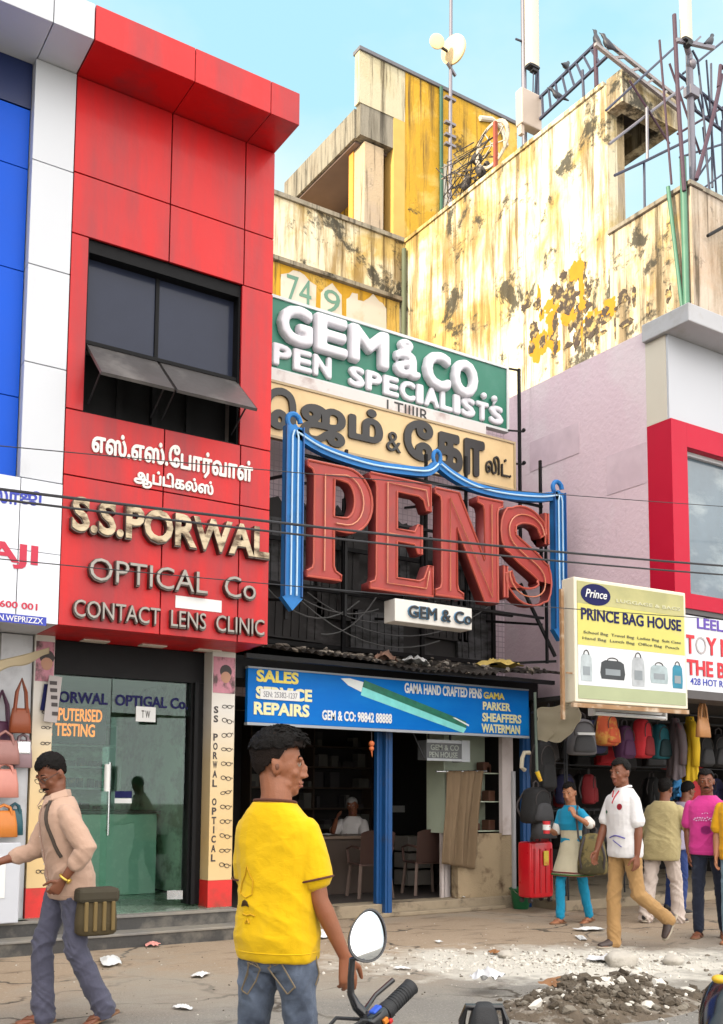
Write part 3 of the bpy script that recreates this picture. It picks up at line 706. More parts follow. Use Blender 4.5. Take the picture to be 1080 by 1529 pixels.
o = obj('rubbish_scraps', mb, M('roof_litter', (.20, .17, .14), .9, var=.6, scale=6, dirt=(.5, .46, .4), dscale=(4, 4, 4), dlo=.58, dhi=.66)); tag(o, 'dusty scraps and stone chips lying on the broken tin awning', 'rubbish'); o['kind'] = 'stuff'
def crumple(c, sx, sy, h, seed, n=14):
    s = Vector((seed*3.1, seed*1.7, 0)); rz = seed*1.3
    def f(u, v):
        a, b_ = (u-.5)*sx, (v-.5)*sy; e = 1+.55*noise.noise(Vector((u*2.2, v*2.2, seed*1.9)))
        z = h*(1-abs(noise.noise(s+Vector((u*2.3, v*2.3, 0))))*2.2)*(.35+.65*sin(pi*u)*sin(pi*v))+h*.15*noise.noise(s+Vector((u*6, v*6, 5)))
        return Vector(c)+Vector((a*e*cos(rz)-b_*sin(rz), a*e*sin(rz)+b_*cos(rz), max(.004, z+.01)))
    return MB().sheet(f, n, n)
for i, (px, py, m_, lb, sx) in enumerate(((745, 996, M('yellow_tarp', (.62, .45, .12), .6), 'crumpled yellow plastic on the tin awning', .55), (620, 981, WHITE, 'crumpled white sheet on the tin awning', .4), (575, 963, M('brown_sack', (.3, .17, .12), .8), 'small brown bundle lodged on the tin awning', .22))):
    q = aty(px, py, 9.75); mb = crumple((q.x, 9.75, awn((q.x-XP0)/4.5, .7).z+.02), sx, .3, .14, i+2)
    tag(obj(['plastic_sheet', 'cloth_sheet', 'cloth_bundle'][i], mb, m_, smooth='all'), lb, 'litter')

# hanging loose cables on the dark upper wall
mb = MB(); rnd = random.Random(5)
for k in range(6):
    x0 = rnd.uniform(4.9, 6.5); x1 = x0+rnd.uniform(.6, 2.4); z0, z1 = rnd.uniform(3.3, 4.0), rnd.uniform(3.25, 4.0); sg = rnd.uniform(.1, .4); y = rnd.uniform(9.9, 10.4)
    mb.tube([(x0+(x1-x0)*t/10, y, z0+(z1-z0)*t/10-sg*4*(t/10)*(1-t/10)) for t in range(11)], .008, 5)
o = obj('loose_cable', mb, M('grey_cable', (.12, .12, .12), .6)); tag(o, 'tangle of loose grey cables hanging across the dark upper wall', 'cable'); o['kind'] = 'stuff'

# ------------------------------------------------------------------ green sign board
YGn = 9.92
def g_(px, py): return aty(px, py, YGn)
gz1_, gz0_ = g_(757, 552).z, g_(754, 641).z; gxr = g_(756, 600).x; gxl = 4.66
GREEN = M('green_sign_sheet', (.012, .17, .105), .4, var=.15, scale=2, dirt=(.04, .20, .14), dlo=.5, dhi=.7)
grn = thing('sign_board', 'long green board with puffy white lettering under yellow wall', 'sign', (6.7, YGn, gz0_))
mb = MB(); mb.box(gxl, gxr, YGn, YGn+.06, gz0_, gz1_); obj('panel', mb, GREEN, grn)
mb = MB(); e = .035
mb.box(gxl, gxr+e, YGn-.02, YGn+.08, gz1_+.001, gz1_+e); mb.box(gxl, gxr+e, YGn-.02, YGn+.08, gz0_-e, gz0_-.001); mb.box(gxr+.001, gxr+e, YGn-.02, YGn+.08, gz0_, gz1_); obj('frame', mb, M('pale_frame', (.62, .64, .64), .5), grn)
PUFF = M('puffy_white', (.72, .71, .76), .45, var=.06)
def gline(txt, px0, px1, zlo, zhi, r, depth, vox, gapw=1.0):
    """puffed letters, each a piece of its own"""
    x0, x1 = g_(px0, 560).x, g_(px1, 590).x; ws = [{'M': 1.25, 'I': .5, '.': .4, ',': .4, ' ': .5, 'L': .85, 'T': .9, 'å': .9, "'": .3}.get(ch, 1.) for ch in txt]; tot = sum(ws); x = x0
    for ch, w in zip(txt, ws):
        cw = (x1-x0)*w/tot; a, b_ = x+r*1.15, x+cw-r*1.15; z1 = zhi; x += cw
        if ch == ' ': continue
        if ch in '.,':
            bm = MB(); q = (a+b_)/2; bm.ball((q, YGn-.05, zlo+.10), .045, 14); 
            if ch == ',': bm.cyl((q+.02, YGn-.05, zlo+.09), (q-.02, YGn-.05, zlo+.01), .03, .010)
            obj('letter', bm, PUFF, grn, 'all'); continue
        bm = MB()
        for k, (rr, d) in enumerate(((1.0, .30), (.92, .62), (.7, .86), (.35, 1.0))):
            for q in range(10 if rr > .5 else 5):
                t = fit_bm(text_bm(ch, .05, 0, 0, 3), a, max(b_, a+.02), zlo+r, z1-r, 0, depth*d); me = bpy.data.meshes.new('q'); an = 2*pi*q/(10 if rr > .5 else 5)
                for v in t.verts: v.co += Vector((r*rr*cos(an), YGn+.004, r*rr*sin(an)))
                t.to_mesh(me); t.free(); bm.b.from_mesh(me); bpy.data.meshes.remove(me)
        o = obj('letter', fuse_letters(bm, vox), PUFF, grn, 'all')
def fuse_letters(mb, voxel):
    me = bpy.data.meshes.new('f'); mb.b.to_mesh(me); mb.b.free(); o = bpy.data.objects.new('f', me); COL.objects.link(o)
    md = o.modifiers.new('r', 'REMESH'); md.mode = 'VOXEL'; md.voxel_size = voxel; ms_ = o.modifiers.new('s', 'SMOOTH'); ms_.factor = .5; ms_.iterations = 5
    m2 = bpy.data.meshes.new_from_object(o.evaluated_get(bpy.context.evaluated_depsgraph_get())); out = MB(); out.b.from_mesh(m2); bpy.data.objects.remove(o); bpy.data.meshes.remove(me); bpy.data.meshes.remove(m2); return out
H = gz1_-gz0_
gline('GEM', 410, 578, gz0_+H*.37, gz0_+H*.96, .042, .10, .011)
gline('å', 584, 625, gz0_+H*.36, gz0_+H*.96, .032, .09, .010)
gline('CO.,', 628, 742, gz0_+H*.30, gz0_+H*.92, .042, .10, .011)
gline('PEN', 404, 494, gz0_+H*.03, gz0_+H*.36, .024, .05, .008)
gline('SPECIALISTS', 518, 750, gz0_+H*.02, gz0_+H*.34, .024, .05, .008)
# painted number board behind it
# ------------------------------------------------------------------ cream Tamil board
YCr = 9.72
def c_(px, py): return aty(px, py, YCr)
cz1_, cz0_ = c_(767, 667).z, c_(765, 730).z; cxr = c_(767, 690).x
cz1_ = (c_(409, 567).z+cz1_)/2
CRM = M('cream_sign_sheet', (.72, .52, .27), .5, var=.08, dirt=(.6, .42, .2), dlo=.5, dhi=.75)
crm = thing('sign_board', 'cream board with big black hand painted style letters', 'sign', (6.7, YCr, cz0_))
mb = MB(); mb.box(4.7, cxr, YCr, YCr+.05, cz0_, cz1_); obj('panel', mb, CRM, crm)
mb = MB(); mb.box(4.7, cxr+.03, YCr-.015, YCr+.06, cz1_+.001, cz1_+.03); mb.box(4.7, cxr+.03, YCr-.015, YCr+.06, cz0_-.03, cz0_-.001); mb.box(cxr+.001, cxr+.03, YCr-.015, YCr+.06, cz0_, cz1_); obj('frame', mb, M('wood_edge', (.45, .34, .2), .6), crm)
BLK = M('black_letter', (.018, .016, .016), .4)
H = cz1_-cz0_
def cline(txt, px0, px1, a, b_, fat=.045, d=.03):
    (lettering if txt == '&' else tamil)('tamil_lettering', txt, BLK, (c_(px0, 650).x, c_(px1, 680).x, cz0_+H*a, cz0_+H*b_), YCr-.002, d, crm, fat=fat)
cline('ெ', 392, 440, .12, .92); cline('ஜம்', 448, 570, .03, .95); cline('&', 576, 597, .2, .6, .0)
cline('ே', 602, 645, .14, .98); cline('கா', 648, 722, .06, .86, .04); cline('லிட்.', 724, 761, .22, .62, 0)
# white plank between the two boards
mb = MB(); mb.box(4.7, c_(735, 640).x, 9.84, 9.88, cz1_+.05, gz0_-.045); pl = obj('white_plank', mb, M('plank_white', (.66, .62, .6), .6, dirt=(.4, .3, .28), dscale=(3, 3, 3))); tag(pl, 'whitewashed plank showing between the green and the cream boards', 'plank')
lettering('lettering', 'I TIIIIR', BLK, (c_(586, 605).x, c_(648, 618).x, cz1_+.06, gz0_-.06), 9.838, .004, pl)
# iron post at the right of the boards
mb = MB(); q0, q1 = aty(775, 553, 9.85), aty(776, 724, 9.85)
mb.bar((q0.x, 9.85, 4.6), (q0.x, 9.85, q0.z+.02), .035); mb.bar((q0.x+.03, 9.85, q0.z), (q0.x-.2, 9.95, q0.z+.03), .022)
for zz in (5.4, 5.85, 6.3): mb.bar((q0.x-.16, 9.9, zz), (q0.x+.05, 9.82, zz), .02); mb.ball((q0.x+.05, 9.82, zz+.02), .028, 8)
tag(obj('iron_post', mb, BLACKM), 'thin black iron post with hooks at the right of the boards', 'post')

# ------------------------------------------------------------------ neon PENS sign
YN = 9.3
def n_(px, py): return aty(px, py, YN)
neon = thing('neon_sign', 'huge red raised letters hung in a blue neon curtain frame', 'sign', (7.0, YN, 3.3))
PRED = M('letter_red', (.37, .038, .03), .5, var=.14, scale=5, dirt=(.22, .045, .04), dscale=(3, 3, 2), dlo=.5, dhi=.8)
PRIM = M('letter_rim', (.45, .08, .05), .4, var=.1); TUBE = M('neon_glass', (.62, .22, .12), .18, var=.05, coat=.5)
PSIDE = M('letter_side', (.22, .035, .035), .5)
def arc(cx, cy, rx, ry, a0, a1, n): return [(cx+rx*cos(radians(a0+(a1-a0)*k/n)), cy+ry*sin(radians(a0+(a1-a0)*k/n))) for k in range(n+1)]
LET = {}
LET['P'] = ([[(0, 0), (.52, 0), (.52, .045), (.43, .075), (.40, .12), (.40, .43), (.55, .43)]+arc(.60, .715, .40, .285, -90, 90, 14)+[(0, 1), (0, .95), (.07, .93), (.10, .88), (.10, .12), (.08, .075), (0, .045)],
             [(.40, .55), (.52, .55)]+arc(.56, .715, .16, .165, -90, 90, 10)[1:-1]+[(.52, .88), (.40, .88)]], [[(.25, .06), (.25, .90), (.56, .93)]+arc(.57, .71, .28, .22, 85, -85, 10)+[(.42, .49)]])
LET['E'] = ([[(0, 0), (1, 0), (1, .27), (.93, .27), (.86, .15), (.78, .12), (.42, .12), (.42, .44), (.70, .44), (.76, .36), (.82, .36), (.82, .62), (.76, .62), (.70, .55), (.42, .55), (.42, .88), (.76, .88), (.85, .85), (.90, .76), (.97, .76), (.97, 1), (0, 1), (0, .95), (.08, .93), (.10, .88), (.10, .12), (.08, .07), (0, .045)]], [[(.93, .22), (.88, .06), (.26, .06), (.26, .94), (.88, .94), (.92, .80)], [(.28, .495), (.78, .495)]])
LET['N'] = ([[(0, 0), (.40, 0), (.40, .045), (.33, .07), (.31, .12), (.31, .66), (.72, 0), (.92, 0), (.92, .88), (.94, .93), (1, .95), (1, 1), (.62, 1), (.62, .95), (.70, .93), (.72, .88), (.72, .40), (.34, 1), (0, 1), (0, .95), (.07, .93), (.09, .88), (.09, .12), (.07, .07), (0, .045)]], [[(.2, .05), (.2, .93), (.82, .05), (.82, .95)]])
def bez(pts, n):
    out = []
    for i in range(0, len(pts)-1, 3):
        a, b_, c, d = [Vector((*q, 0)) for q in pts[i:i+4]]
        for k in range(n):
            t = k/n; out.append(a*(1-t)**3+b_*3*t*(1-t)**2+c*3*t*t*(1-t)+d*t**3)
    out.append(Vector((*pts[-1], 0))); return out
sc = bez([(.86, .74), (.84, .86), (.68, .92), (.48, .92), (.25, .92), (.13, .83), (.13, .73), (.13, .60), (.32, .55), (.52, .48), (.74, .41), (.87, .36), (.87, .25), (.87, .13), (.72, .08), (.52, .08), (.30, .08), (.14, .17), (.13, .30)], 7)
L_, R_ = [], []
for i, p in enumerate(sc):
    t = (sc[min(i+1, len(sc)-1)]-sc[max(i-1, 0)]).normalized(); nn = Vector((-t.y, t.x, 0)); u = i/(len(sc)-1); w = .05+.075*sin(pi*u)**1.2
    hw = w*(1.35 if abs(t.y) > .6 else 1.0); L_.append(p+nn*hw); R_.append(p-nn*hw)
LET['S'] = ([[(p.x, p.y) for p in L_]+[(p.x, p.y) for p in R_[::-1]], [(.90, .66), (.97, .66), (.97, .985), (.91, .985)], [(.03, .04), (.10, .04), (.10, .36), (.03, .36)]], [[(p.x, p.y) for p in sc]])
def pens(ch, pxa, pxb, bl, tl):
    x0, x1 = n_(pxa, 800).x, n_(pxb, 800).x; z0, z1 = n_(*bl).z, n_(*tl).z
    outl, tubes = LET[ch]; D = .15; sw, sh = x1-x0, z1-z0
    P2 = [[(a*sw, b_*sh) for a, b_ in s] for s in outl]
    mb = onto(curve_bm(P2, D, .008), x0, z0, YN-D/2); o = obj('letter', mb, [PSIDE, PRED], neon); o['label'] = 'tall red slab serif letter ' + ch
    for f in o.data.polygons: f.material_index = 1 if abs(f.normal.y) > .6 else 0
    mb = MB()
    for s in P2: mb.tube([(x0+a, YN-D-.012, z0+b_) for a, b_ in s], .014, 6, True)
    obj('letter_rim', mb, PRIM, o, True)
    mb = MB()
    for s in tubes: mb.tube([(x0+a*sw, YN-D-.03, z0+b_*sh) for a, b_ in s], .009, 6)
    obj('neon_tube', mb, TUBE, o, True)
pens('P', 448, 544, (470, 867), (455, 694)); pens('E', 541, 634, (560, 884), (560, 715)); pens('N', 638, 738, (650, 893), (660, 738)); pens('S', 737, 808, (777, 906), (770, 762))
NB = M('neon_blue_channel', (.03, .20, .54), .5, var=.15, scale=4, spec=.25, dirt=(.03, .12, .3), dscale=(4, 4, 4), dlo=.5, dhi=.75); NBD = M('neon_blue_edge', (.02, .10, .30), .4); NTW = M('neon_tube_white', (.50, .72, .90), .3, coat=.2)
for (pt, pb, w) in (((431, 640), (432, 914), 25), ((828, 738), (827, 958), 16)):
    xc = n_((pt[0]+pb[0])/2, 800).x; hw = (n_(pt[0]+w/2, 800).x-n_(pt[0]-w/2, 800).x)/2; z1, z0 = n_(*pt).z, n_(*pb).z
    mb = MB(); mb.prism([(xc-hw, z0+.14), (xc-hw*1.25, z0+.14), (xc, z0), (xc+hw*1.25, z0+.14), (xc+hw, z0+.14), (xc+hw, z1), (xc-hw, z1)], YN-.10, YN-.02); po = obj('blue_post', mb, [NB], neon)
    mb = MB()
    for s_ in (-.35, .35): mb.tube([(xc+s_*hw, YN-.125, z0+.16), (xc+s_*hw, YN-.125, z1-.12), (xc+s_*hw*.4, YN-.125, z1-.05)], .010, 6)
    obj('neon_tube', mb, NTW, po, True)
    mb = MB()
    for s_ in (-1, 1): mb.box(xc+s_*hw-.006, xc+s_*hw+.006, YN-.13, YN-.101, z0+.15, z1)
    obj('post_edge', mb, NBD, po)
    # scroll at the head of the post
    mb = MB(); mb.tube([(xc+.09*cos(a*pi/8)*(1-.03*a), YN-.06, z1+.06+.10*sin(a*pi/8)*(1-.03*a)) for a in range(0, 15)], .03, 8); obj('scroll', mb, NB, po, True)
def swag(p0, pts):
    W_ = [n_(*p) for p in pts]; P3 = []
    for i in range(len(W_)-1):
        for k in range(6):
            t = k/6; a = W_[max(i-1, 0)]; b_ = W_[i]; c = W_[i+1]; d = W_[min(i+2, len(W_)-1)]
            P3.append(.5*((2*b_)+(c-a)*t+(2*a-5*b_+4*c-d)*t*t+(3*b_-a-3*c+d)*t**3))
    P3.append(W_[-1]); mb = MB(); rings = []
    for i, p in enumerate(P3):
        t = (P3[min(i+1, len(P3)-1)]-P3[max(0, i-1)]).normalized(); nn = Vector((-t.z, 0, t.x)); h = .055
        rings.append([p+nn*h+Vector((0, -.02, 0)), p+nn*h+Vector((0, -.10, 0)), p-nn*h+Vector((0, -.10, 0)), p-nn*h+Vector((0, -.02, 0))])
    mb.loft(rings); o = obj('blue_swag', mb, NB, neon)
    mb = MB(); mb.tube([p+Vector((0, -.12, 0)) for p in P3], .011, 6); obj('neon_tube', mb, NTW, o, True)
swag(0, [(437, 650), (478, 675), (540, 696), (590, 704), (630, 707), (646, 697)]); swag(0, [(650, 697), (672, 714), (706, 731), (750, 741), (800, 745), (826, 742)])
q = n_(648, 688); mb = MB(); mb.tube([(q.x+.055*cos(a*pi/6), YN-.06, q.z+.02+.085*sin(a*pi/6)) for a in range(12)], .024, 8, True); obj('scroll', mb, NB, neon, True)
# dark steel rack holding it all
mb = MB(); ax, bx = n_(425, 800).x, n_(812, 800).x; zb_, zt_ = n_(432, 915).z, n_(432, 645).z
for zz in (n_(470, 868).z-.06, n_(470, 760).z, n_(470, 690).z+.06): mb.bar((ax, YN+.02, zz), (bx, YN+.02, zz), .03)
for px in (432, 520, 640, 700, 812): x = n_(px, 800).x; mb.bar((x, YN+.05, n_(px, 800).z-.9), (x, YN+.05, n_(px, 800).z+1.0), .032)
for px, zz in ((440, 4.9), (520, 5.0), (640, 5.05), (700, 5.0), (812, 5.0), (812, 3.6), (432, 3.5), (640, 3.45)): x = n_(px, 800).x; mb.bar((x, YN+.05, zz), (x+.05, 10.7, zz+.25), .03)
x = n_(815, 800).x; mb.bar((x, YN+.0, 4.95), (x, YN+.0, 3.1), .03); mb.bar((x-.9, YN+.9, 3.1), (x+.16, YN, 3.14), .03); mb.bar((x-.35, YN+.1, 4.1), (x+.14, YN, 3.2), .035); mb.bar((x-.3, YN+.5, 4.85), (x, YN, 4.95), .03)
obj('steel_rack', mb, BLACKM, neon)
# small lit-box style sign under the letters
YB = 9.12
def b2(px, py): return aty(px, py, YB)
bx0, bx1 = b2(590, 900).x, b2(705, 915).x; bz1, bz0 = b2(590, 893).z, b2(590, 927).z
sm = thing('box_sign', 'small white box sign with blue black letters below the red letters', 'sign', ((bx0+bx1)/2, YB, bz0))
mb = MB(); mb.box(bx0, bx1, YB, YB+.22, bz0, bz1, .008); obj('case', mb, M('box_white', (.74, .71, .66), .4, var=.05), sm)
lettering('letter_return', 'GEM & Co', M('blue_letter_edge', (.12, .30, .5), .4), (bx0+.17, bx1-.02, bz0+.055, bz1-.055), YB-.001, .02, sm, bold=.05)  # blue lettering set slightly larger behind the black faces
lettering('lettering', 'GEM & Co', BLK, (bx0+.175, bx1-.025, bz0+.06, bz1-.06), YB-.021, .01, sm, bold=.02)
for x in (bx0+.2, bx1-.2): mb = MB(); mb.bar((x, YB+.12, bz1), (x, YB+.12, bz1+.14), .03); obj('hanger', mb, BLACKM, sm)

# ------------------------------------------------------------------ blue fascia sign
YBl = 9.68
def l_(px, py): return aty(px, py, YBl)
fx0, fx1 = l_(370, 1030).x, l_(790, 1070).x; fz1, fz0 = (l_(373, 997).z+l_(791, 1032).z)/2, (l_(367, 1073).z+l_(789, 1103).z)/2
fas = thing('fascia_sign', 'bright blue shop sign with a green fountain pen picture', 'sign', ((fx0+fx1)/2, YBl, fz0))
FB = M('fascia_blue', (.0, .15, .56), .45, var=.14, scale=.8, spec=.15, dirt=(.004, .21, .62), dscale=(.8, 1, 2), dlo=.45, dhi=.75)
mb = MB(); mb.box(fx0, fx1, YBl, YBl+.06, fz0, fz1, .006); obj('panel', mb, FB, fas)
mb = MB(); mb.box(fx0, fx1, YBl-.005, YBl+.07, fz0-.03, fz0-.001); mb.box(fx0, fx1, YBl-.005, YBl+.07, fz1+.001, fz1+.02); obj('frame', mb, M('grey_frame', (.35, .38, .42), .5), fas)
YEL = M('yellow_letter', (.80, .66, .12), .5, var=.05); PALEY = M('pale_yellow_letter', (.80, .76, .42), .5, var=.05)
def fl(txt, px0, px1, pyt, pyb, m_, fat=.02):
    xm = (px0+px1)/2; lettering('lettering', txt, m_, (l_(px0, pyt).x, l_(px1, pyt).x, l_(xm, pyb).z, l_(xm, pyt).z), YBl-.001, .006, fas, fat=fat)
fl('SALES', 383, 446, 1002, 1020, YEL, .04); fl('SERVICE', 382, 466, 1027, 1046, PALEY, .04); fl('REPAIRS', 379, 462, 1050, 1069, PALEY, .04)
fl('GEM & CO: 98842 88888', 481, 585, 1063, 1078, WHITE, .03); fl('GAMA HAND CRAFTED PENS', 604, 719, 1024, 1039, WHITE, .03)
fl('GAMA', 722, 753, 1034, 1044, YEL, .03); fl('PARKER', 721, 762, 1049, 1061, PALEY, .03); fl('SHEAFFERS', 720, 778, 1066, 1079, PALEY, .03); fl('WATERMAN', 719, 776, 1082, 1095, PALEY, .03)
mb = MB(); a_, c2 = l_(388, 1043), l_(447, 1031); mb.box(a_.x, c2.x, YBl-.012, YBl-.009, a_.z-.005, c2.z-.01); st = obj('patch_sticker', mb, WHITE, fas)
lettering('lettering', 'SEN: 25382-1237', M('grey_letter', (.25, .25, .28), .6), (a_.x+.04, c2.x-.03, a_.z+.02, c2.z-.035), YBl-.012, .003, st)
A, B = l_(509, 1013), l_(699, 1088); d = Vector((B.x-A.x, 0, B.z-A.z)); Ln = d.length; d.normalize(); nn = Vector((-d.z, 0, d.x))
def pq(u, v_): w = A+d*(u*Ln)+nn*v_; return (w.x, w.z)
PG = M('picture_green', (.02, .16, .10), .35, var=.6, scale=9); PT = M('picture_teal', (.22, .70, .68), .3, var=.3, scale=6); PSv = M('picture_silver', (.75, .80, .80), .3, var=.1)
mb = MB(); mb.prism([pq(.16, -.10), pq(.97, -.075), pq(.985, -.005), pq(.16, 0)], YBl-.005, YBl-.002); obj('pen_picture', mb, PT, fas)
mb = MB(); mb.prism([pq(.16, .001), pq(.985, -.004), pq(.97, .075), pq(.16, .085)], YBl-.0055, YBl-.002); obj('pen_picture', mb, PG, fas)
mb = MB(); mb.prism([pq(0, 0), pq(.06, -.045), pq(.158, -.062), pq(.158, .058), pq(.06, .04)], YBl-.006, YBl-.002); obj('pen_picture', mb, PSv, fas)
mb = MB(); mb.prism([pq(.86, .058), pq(1.0, .03), pq(1.0, .05), pq(.88, .07)], YBl-.006, YBl-.002); obj('pen_picture', mb, PSv, fas)

# ------------------------------------------------------------------ shop front under the fascia
FP = .15
STONE = M('worn_stone', (.36, .29, .20), .85, var=.2, scale=8, bmp=.01, dirt=(.10, .075, .05), dscale=(3, 3, 3.5), dlo=.55, dhi=.68)
mb = MB(); mb.box(XP0+.02, 9.02, 10.0, 10.3, 0, FP); mb.box(6.55, 8.6, 9.9, 9.999, 0, .05); mb.bevel(.012); obj('stone_threshold', mb, STONE, pen)
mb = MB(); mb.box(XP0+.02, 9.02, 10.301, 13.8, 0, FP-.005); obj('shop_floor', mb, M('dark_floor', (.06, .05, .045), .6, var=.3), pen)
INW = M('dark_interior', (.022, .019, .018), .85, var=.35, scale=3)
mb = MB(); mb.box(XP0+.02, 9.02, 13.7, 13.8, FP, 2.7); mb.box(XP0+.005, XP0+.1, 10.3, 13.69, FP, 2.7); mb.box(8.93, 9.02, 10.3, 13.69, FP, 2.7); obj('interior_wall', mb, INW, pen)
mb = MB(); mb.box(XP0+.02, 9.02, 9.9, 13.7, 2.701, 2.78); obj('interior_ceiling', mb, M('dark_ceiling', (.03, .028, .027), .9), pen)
BLUP = M('blue_enamel', (.008, .075, .24), .45, var=.2, scale=5, dirt=(.05, .06, .10), dlo=.55, dhi=.7)
def post(x, w, y, z0=0., z1=2.6):
    mb = MB(); mb.box(x-w/2, x+w/2, y, y+.07, z0, z1, .006); mb.box(x-w*.18, x+w*.18, y-.012, y-.001, z0, z1); return mb
xq = aty(570, 1250, 10.0).x; obj('blue_post', post(xq, .11, 10.02, .15), BLUP, pen); xq = aty(581, 1250, 9.93).x; obj('blue_post', post(xq, .10, 9.93, .0), BLUP, pen)
xq = aty(785, 1250, 9.98).x; obj('blue_post', post(xq, .16, 9.93, 0), BLUP, pen)
mb = MB(); q = aty(769, 1260, 9.88); mb.cyl((q.x, 9.9, .1), (q.x, 9.9, 1.75), .03); obj('grey_pipe', mb, M('pipe_grey', (.4, .4, .42), .5), pen, True)
# right hand display cabinet, stained wall under it
w0, w1 = aty(682, 1300, 10.1).x, aty(766, 1300, 10.1).x
mb = MB(); mb.box(w0-.02, w1, 10.05, 10.18, FP-.03, .95); obj('stained_wall', mb, M('stained_plaster', (.42, .32, .20), .9, var=.2, bmp=.012, dirt=(.13, .08, .045), dscale=(2.6, 2.6, 2.6), dlo=.5, dhi=.62), pen)
cb = thing('display_cabinet', 'narrow pale green glass cabinet at the right of the shop front', 'cabinet', (8.5, 10.2, .95))
k0, k1 = aty(664, 1180, 10.15).x, aty(750, 1180, 10.15).x; kz = 2.25
mb = MB(); mb.box(k0, k1, 10.5, 10.53, .96, kz); mb.box(k0, k0+.02, 10.16, 10.499, .96, kz); mb.box(k0+.021, k1, 10.16, 10.499, kz-.03, kz)
for zz in (.97, 1.35, 1.72): mb.box(k0+.021, k1-.001, 10.17, 10.499, zz, zz+.012)
obj('cabinet_body', mb, M('cabinet_mint', (.55, .62, .48), .4, dirt=(.4, .42, .3)), cb)
mb = MB(); rnd = random.Random(4)
for zz in (.983, 1.363, 1.733):
    for k in range(3): x = rnd.uniform(k1-.42, k1-.12); mb.box(x, x+rnd.uniform(.05, .12), 10.25, 10.4, zz, zz+rnd.uniform(.05, .16), .01)
o = obj('stacked_goods', mb, M('brown_goods', (.12, .05, .03), .6, var=.5), cb); o['kind'] = 'stuff'
mb = MB(); f0, f1 = aty(749, 1180, 10.05).x, aty(765, 1180, 10.05).x; mb.box(f0, f1, 10.03, 10.1, .93, 2.35); obj('white_jamb', mb, M('jamb_white', (.70, .62, .60), .5, dirt=(.5, .4, .36)), cb)
mb = MB(); a_ = aty(655, 1300, 10.3).x; 
for dx in (0, .07, .13): mb.box(a_+dx, a_+dx+.045, 10.24+dx*.3, 10.28+dx*.3, FP, 1.0)
obj('white_jamb', mb, M('jamb_white', (.7, .62, .6), .5), pen)
# curtain
ct = aty(680, 1150, 10.02); cq = [aty(p[0], p[1], 10.0) for p in ((668, 1151), (722, 1151), (664, 1290), (707, 1298))]
def cur(u, v):
    a = cq[0]*(1-v)+cq[2]*v; b_ = cq[1]*(1-v)+cq[3]*v; p = a*(1-u)+b_*u
    return Vector((p.x+.01*sin(v*5+u*3), 10.0+.035*sin(u*17+v*1.5)*(.4+.6*v)+.015*sin(u*31+1), p.z))
mb = MB(); mb.sheet(cur, 60, 30); bmesh.ops.solidify(mb.b, geom=mb.b.faces[:], thickness=.006)
tag(obj('curtain', mb, M('tan_cloth', (.40, .28, .17), .9, var=.1, scale=4, bmp=.004, bscale=90), smooth='all'), 'plain tan cloth curtain hanging in front of the pale cabinet', 'curtain')
mb = MB(); mb.cyl((cq[0].x-.15, 10.03, cq[0].z-.01), (cq[1].x+.08, 10.03, cq[1].z+.0), .012); tag(obj('curtain_rod', mb, STEEL), 'thin rod carrying the tan curtain', 'rod')
# hanging box sign inside the opening
YH = 9.84
h0, h1 = aty(637, 1118, YH), aty(698, 1107, YH); hb = thing('hanging_box_sign', 'grey box sign hanging under the blue fascia at the right', 'sign', ((h0.x+h1.x)/2, YH, h0.z-.1))
hz1, hz0 = aty(660, 1106, YH).z, aty(660, 1135, YH).z
mb = MB(); mb.box(h0.x, h1.x-.1, YH, YH+.18, hz0, hz1); obj('case', mb, M('box_grey', (.10, .105, .11), .5), hb)
mb = MB(); mb.box(h0.x, h1.x-.1, YH-.012, YH-.001, hz1-.03, hz1+.01); mb.box(h0.x, h1.x-.1, YH-.012, YH-.001, hz0-.01, hz0+.02); mb.box(h1.x-.099, h1.x+.03, YH-.015, YH+.19, hz0-.015, hz1+.015); obj('case_end', mb, M('alu_dull', (.36, .38, .4), .4, metal=.4), hb)
lettering('lettering', 'GEM & CO', M('faded_letter', (.30, .33, .30), .6), (h0.x+.06, h1.x-.14, hz0+.12, hz1-.05), YH-.001, .006, hb, fat=.01); lettering('lettering', 'PEN HOUSE', M('faded_letter', (.3, .33, .3), .6), (h0.x+.04, h1.x-.16, hz0+.03, hz0+.10), YH-.001, .006, hb, fat=.01)
mb = MB(); mb.bar((h0.x+.1, YH+.09, hz1), (h0.x+.1, YH+.09, 2.7), .02); obj('hanger', mb, DARKFR, hb); mb = MB(); mb.bar((h1.x-.2, YH+.09, hz1), (h1.x-.2, YH+.09, 2.7), .02); obj('hanger', mb, DARKFR, hb); mb = MB(); mb.bar((h0.x-.02, YH+.02, hz0+.02), (h0.x-.2, YH+.02, hz1+.1), .012); obj('hanger', mb, DARKFR, hb)
# lemon and chilli charm
q = aty(555, 1108, 9.72); ch = thing('hanging_charm', 'small orange charm hanging on a string below the fascia', 'charm', (q.x, 9.72, q.z-.08))
mb = MB(); mb.cyl((q.x, 9.72, q.z), (q.x, 9.72, fz0-.03), .004); obj('string', mb, INK, ch)
mb = MB(); mb.ball((q.x, 9.72, q.z-.02), .035, 12); mb.ball((q.x, 9.72, q.z-.075), .03, 12); mb.cyl((q.x, 9.72, q.z-.1), (q.x+.01, 9.72, q.z-.17), .012, .003); obj('bead', mb, M('charm_orange', (.65, .16, .05), .5, var=.3), ch, True)
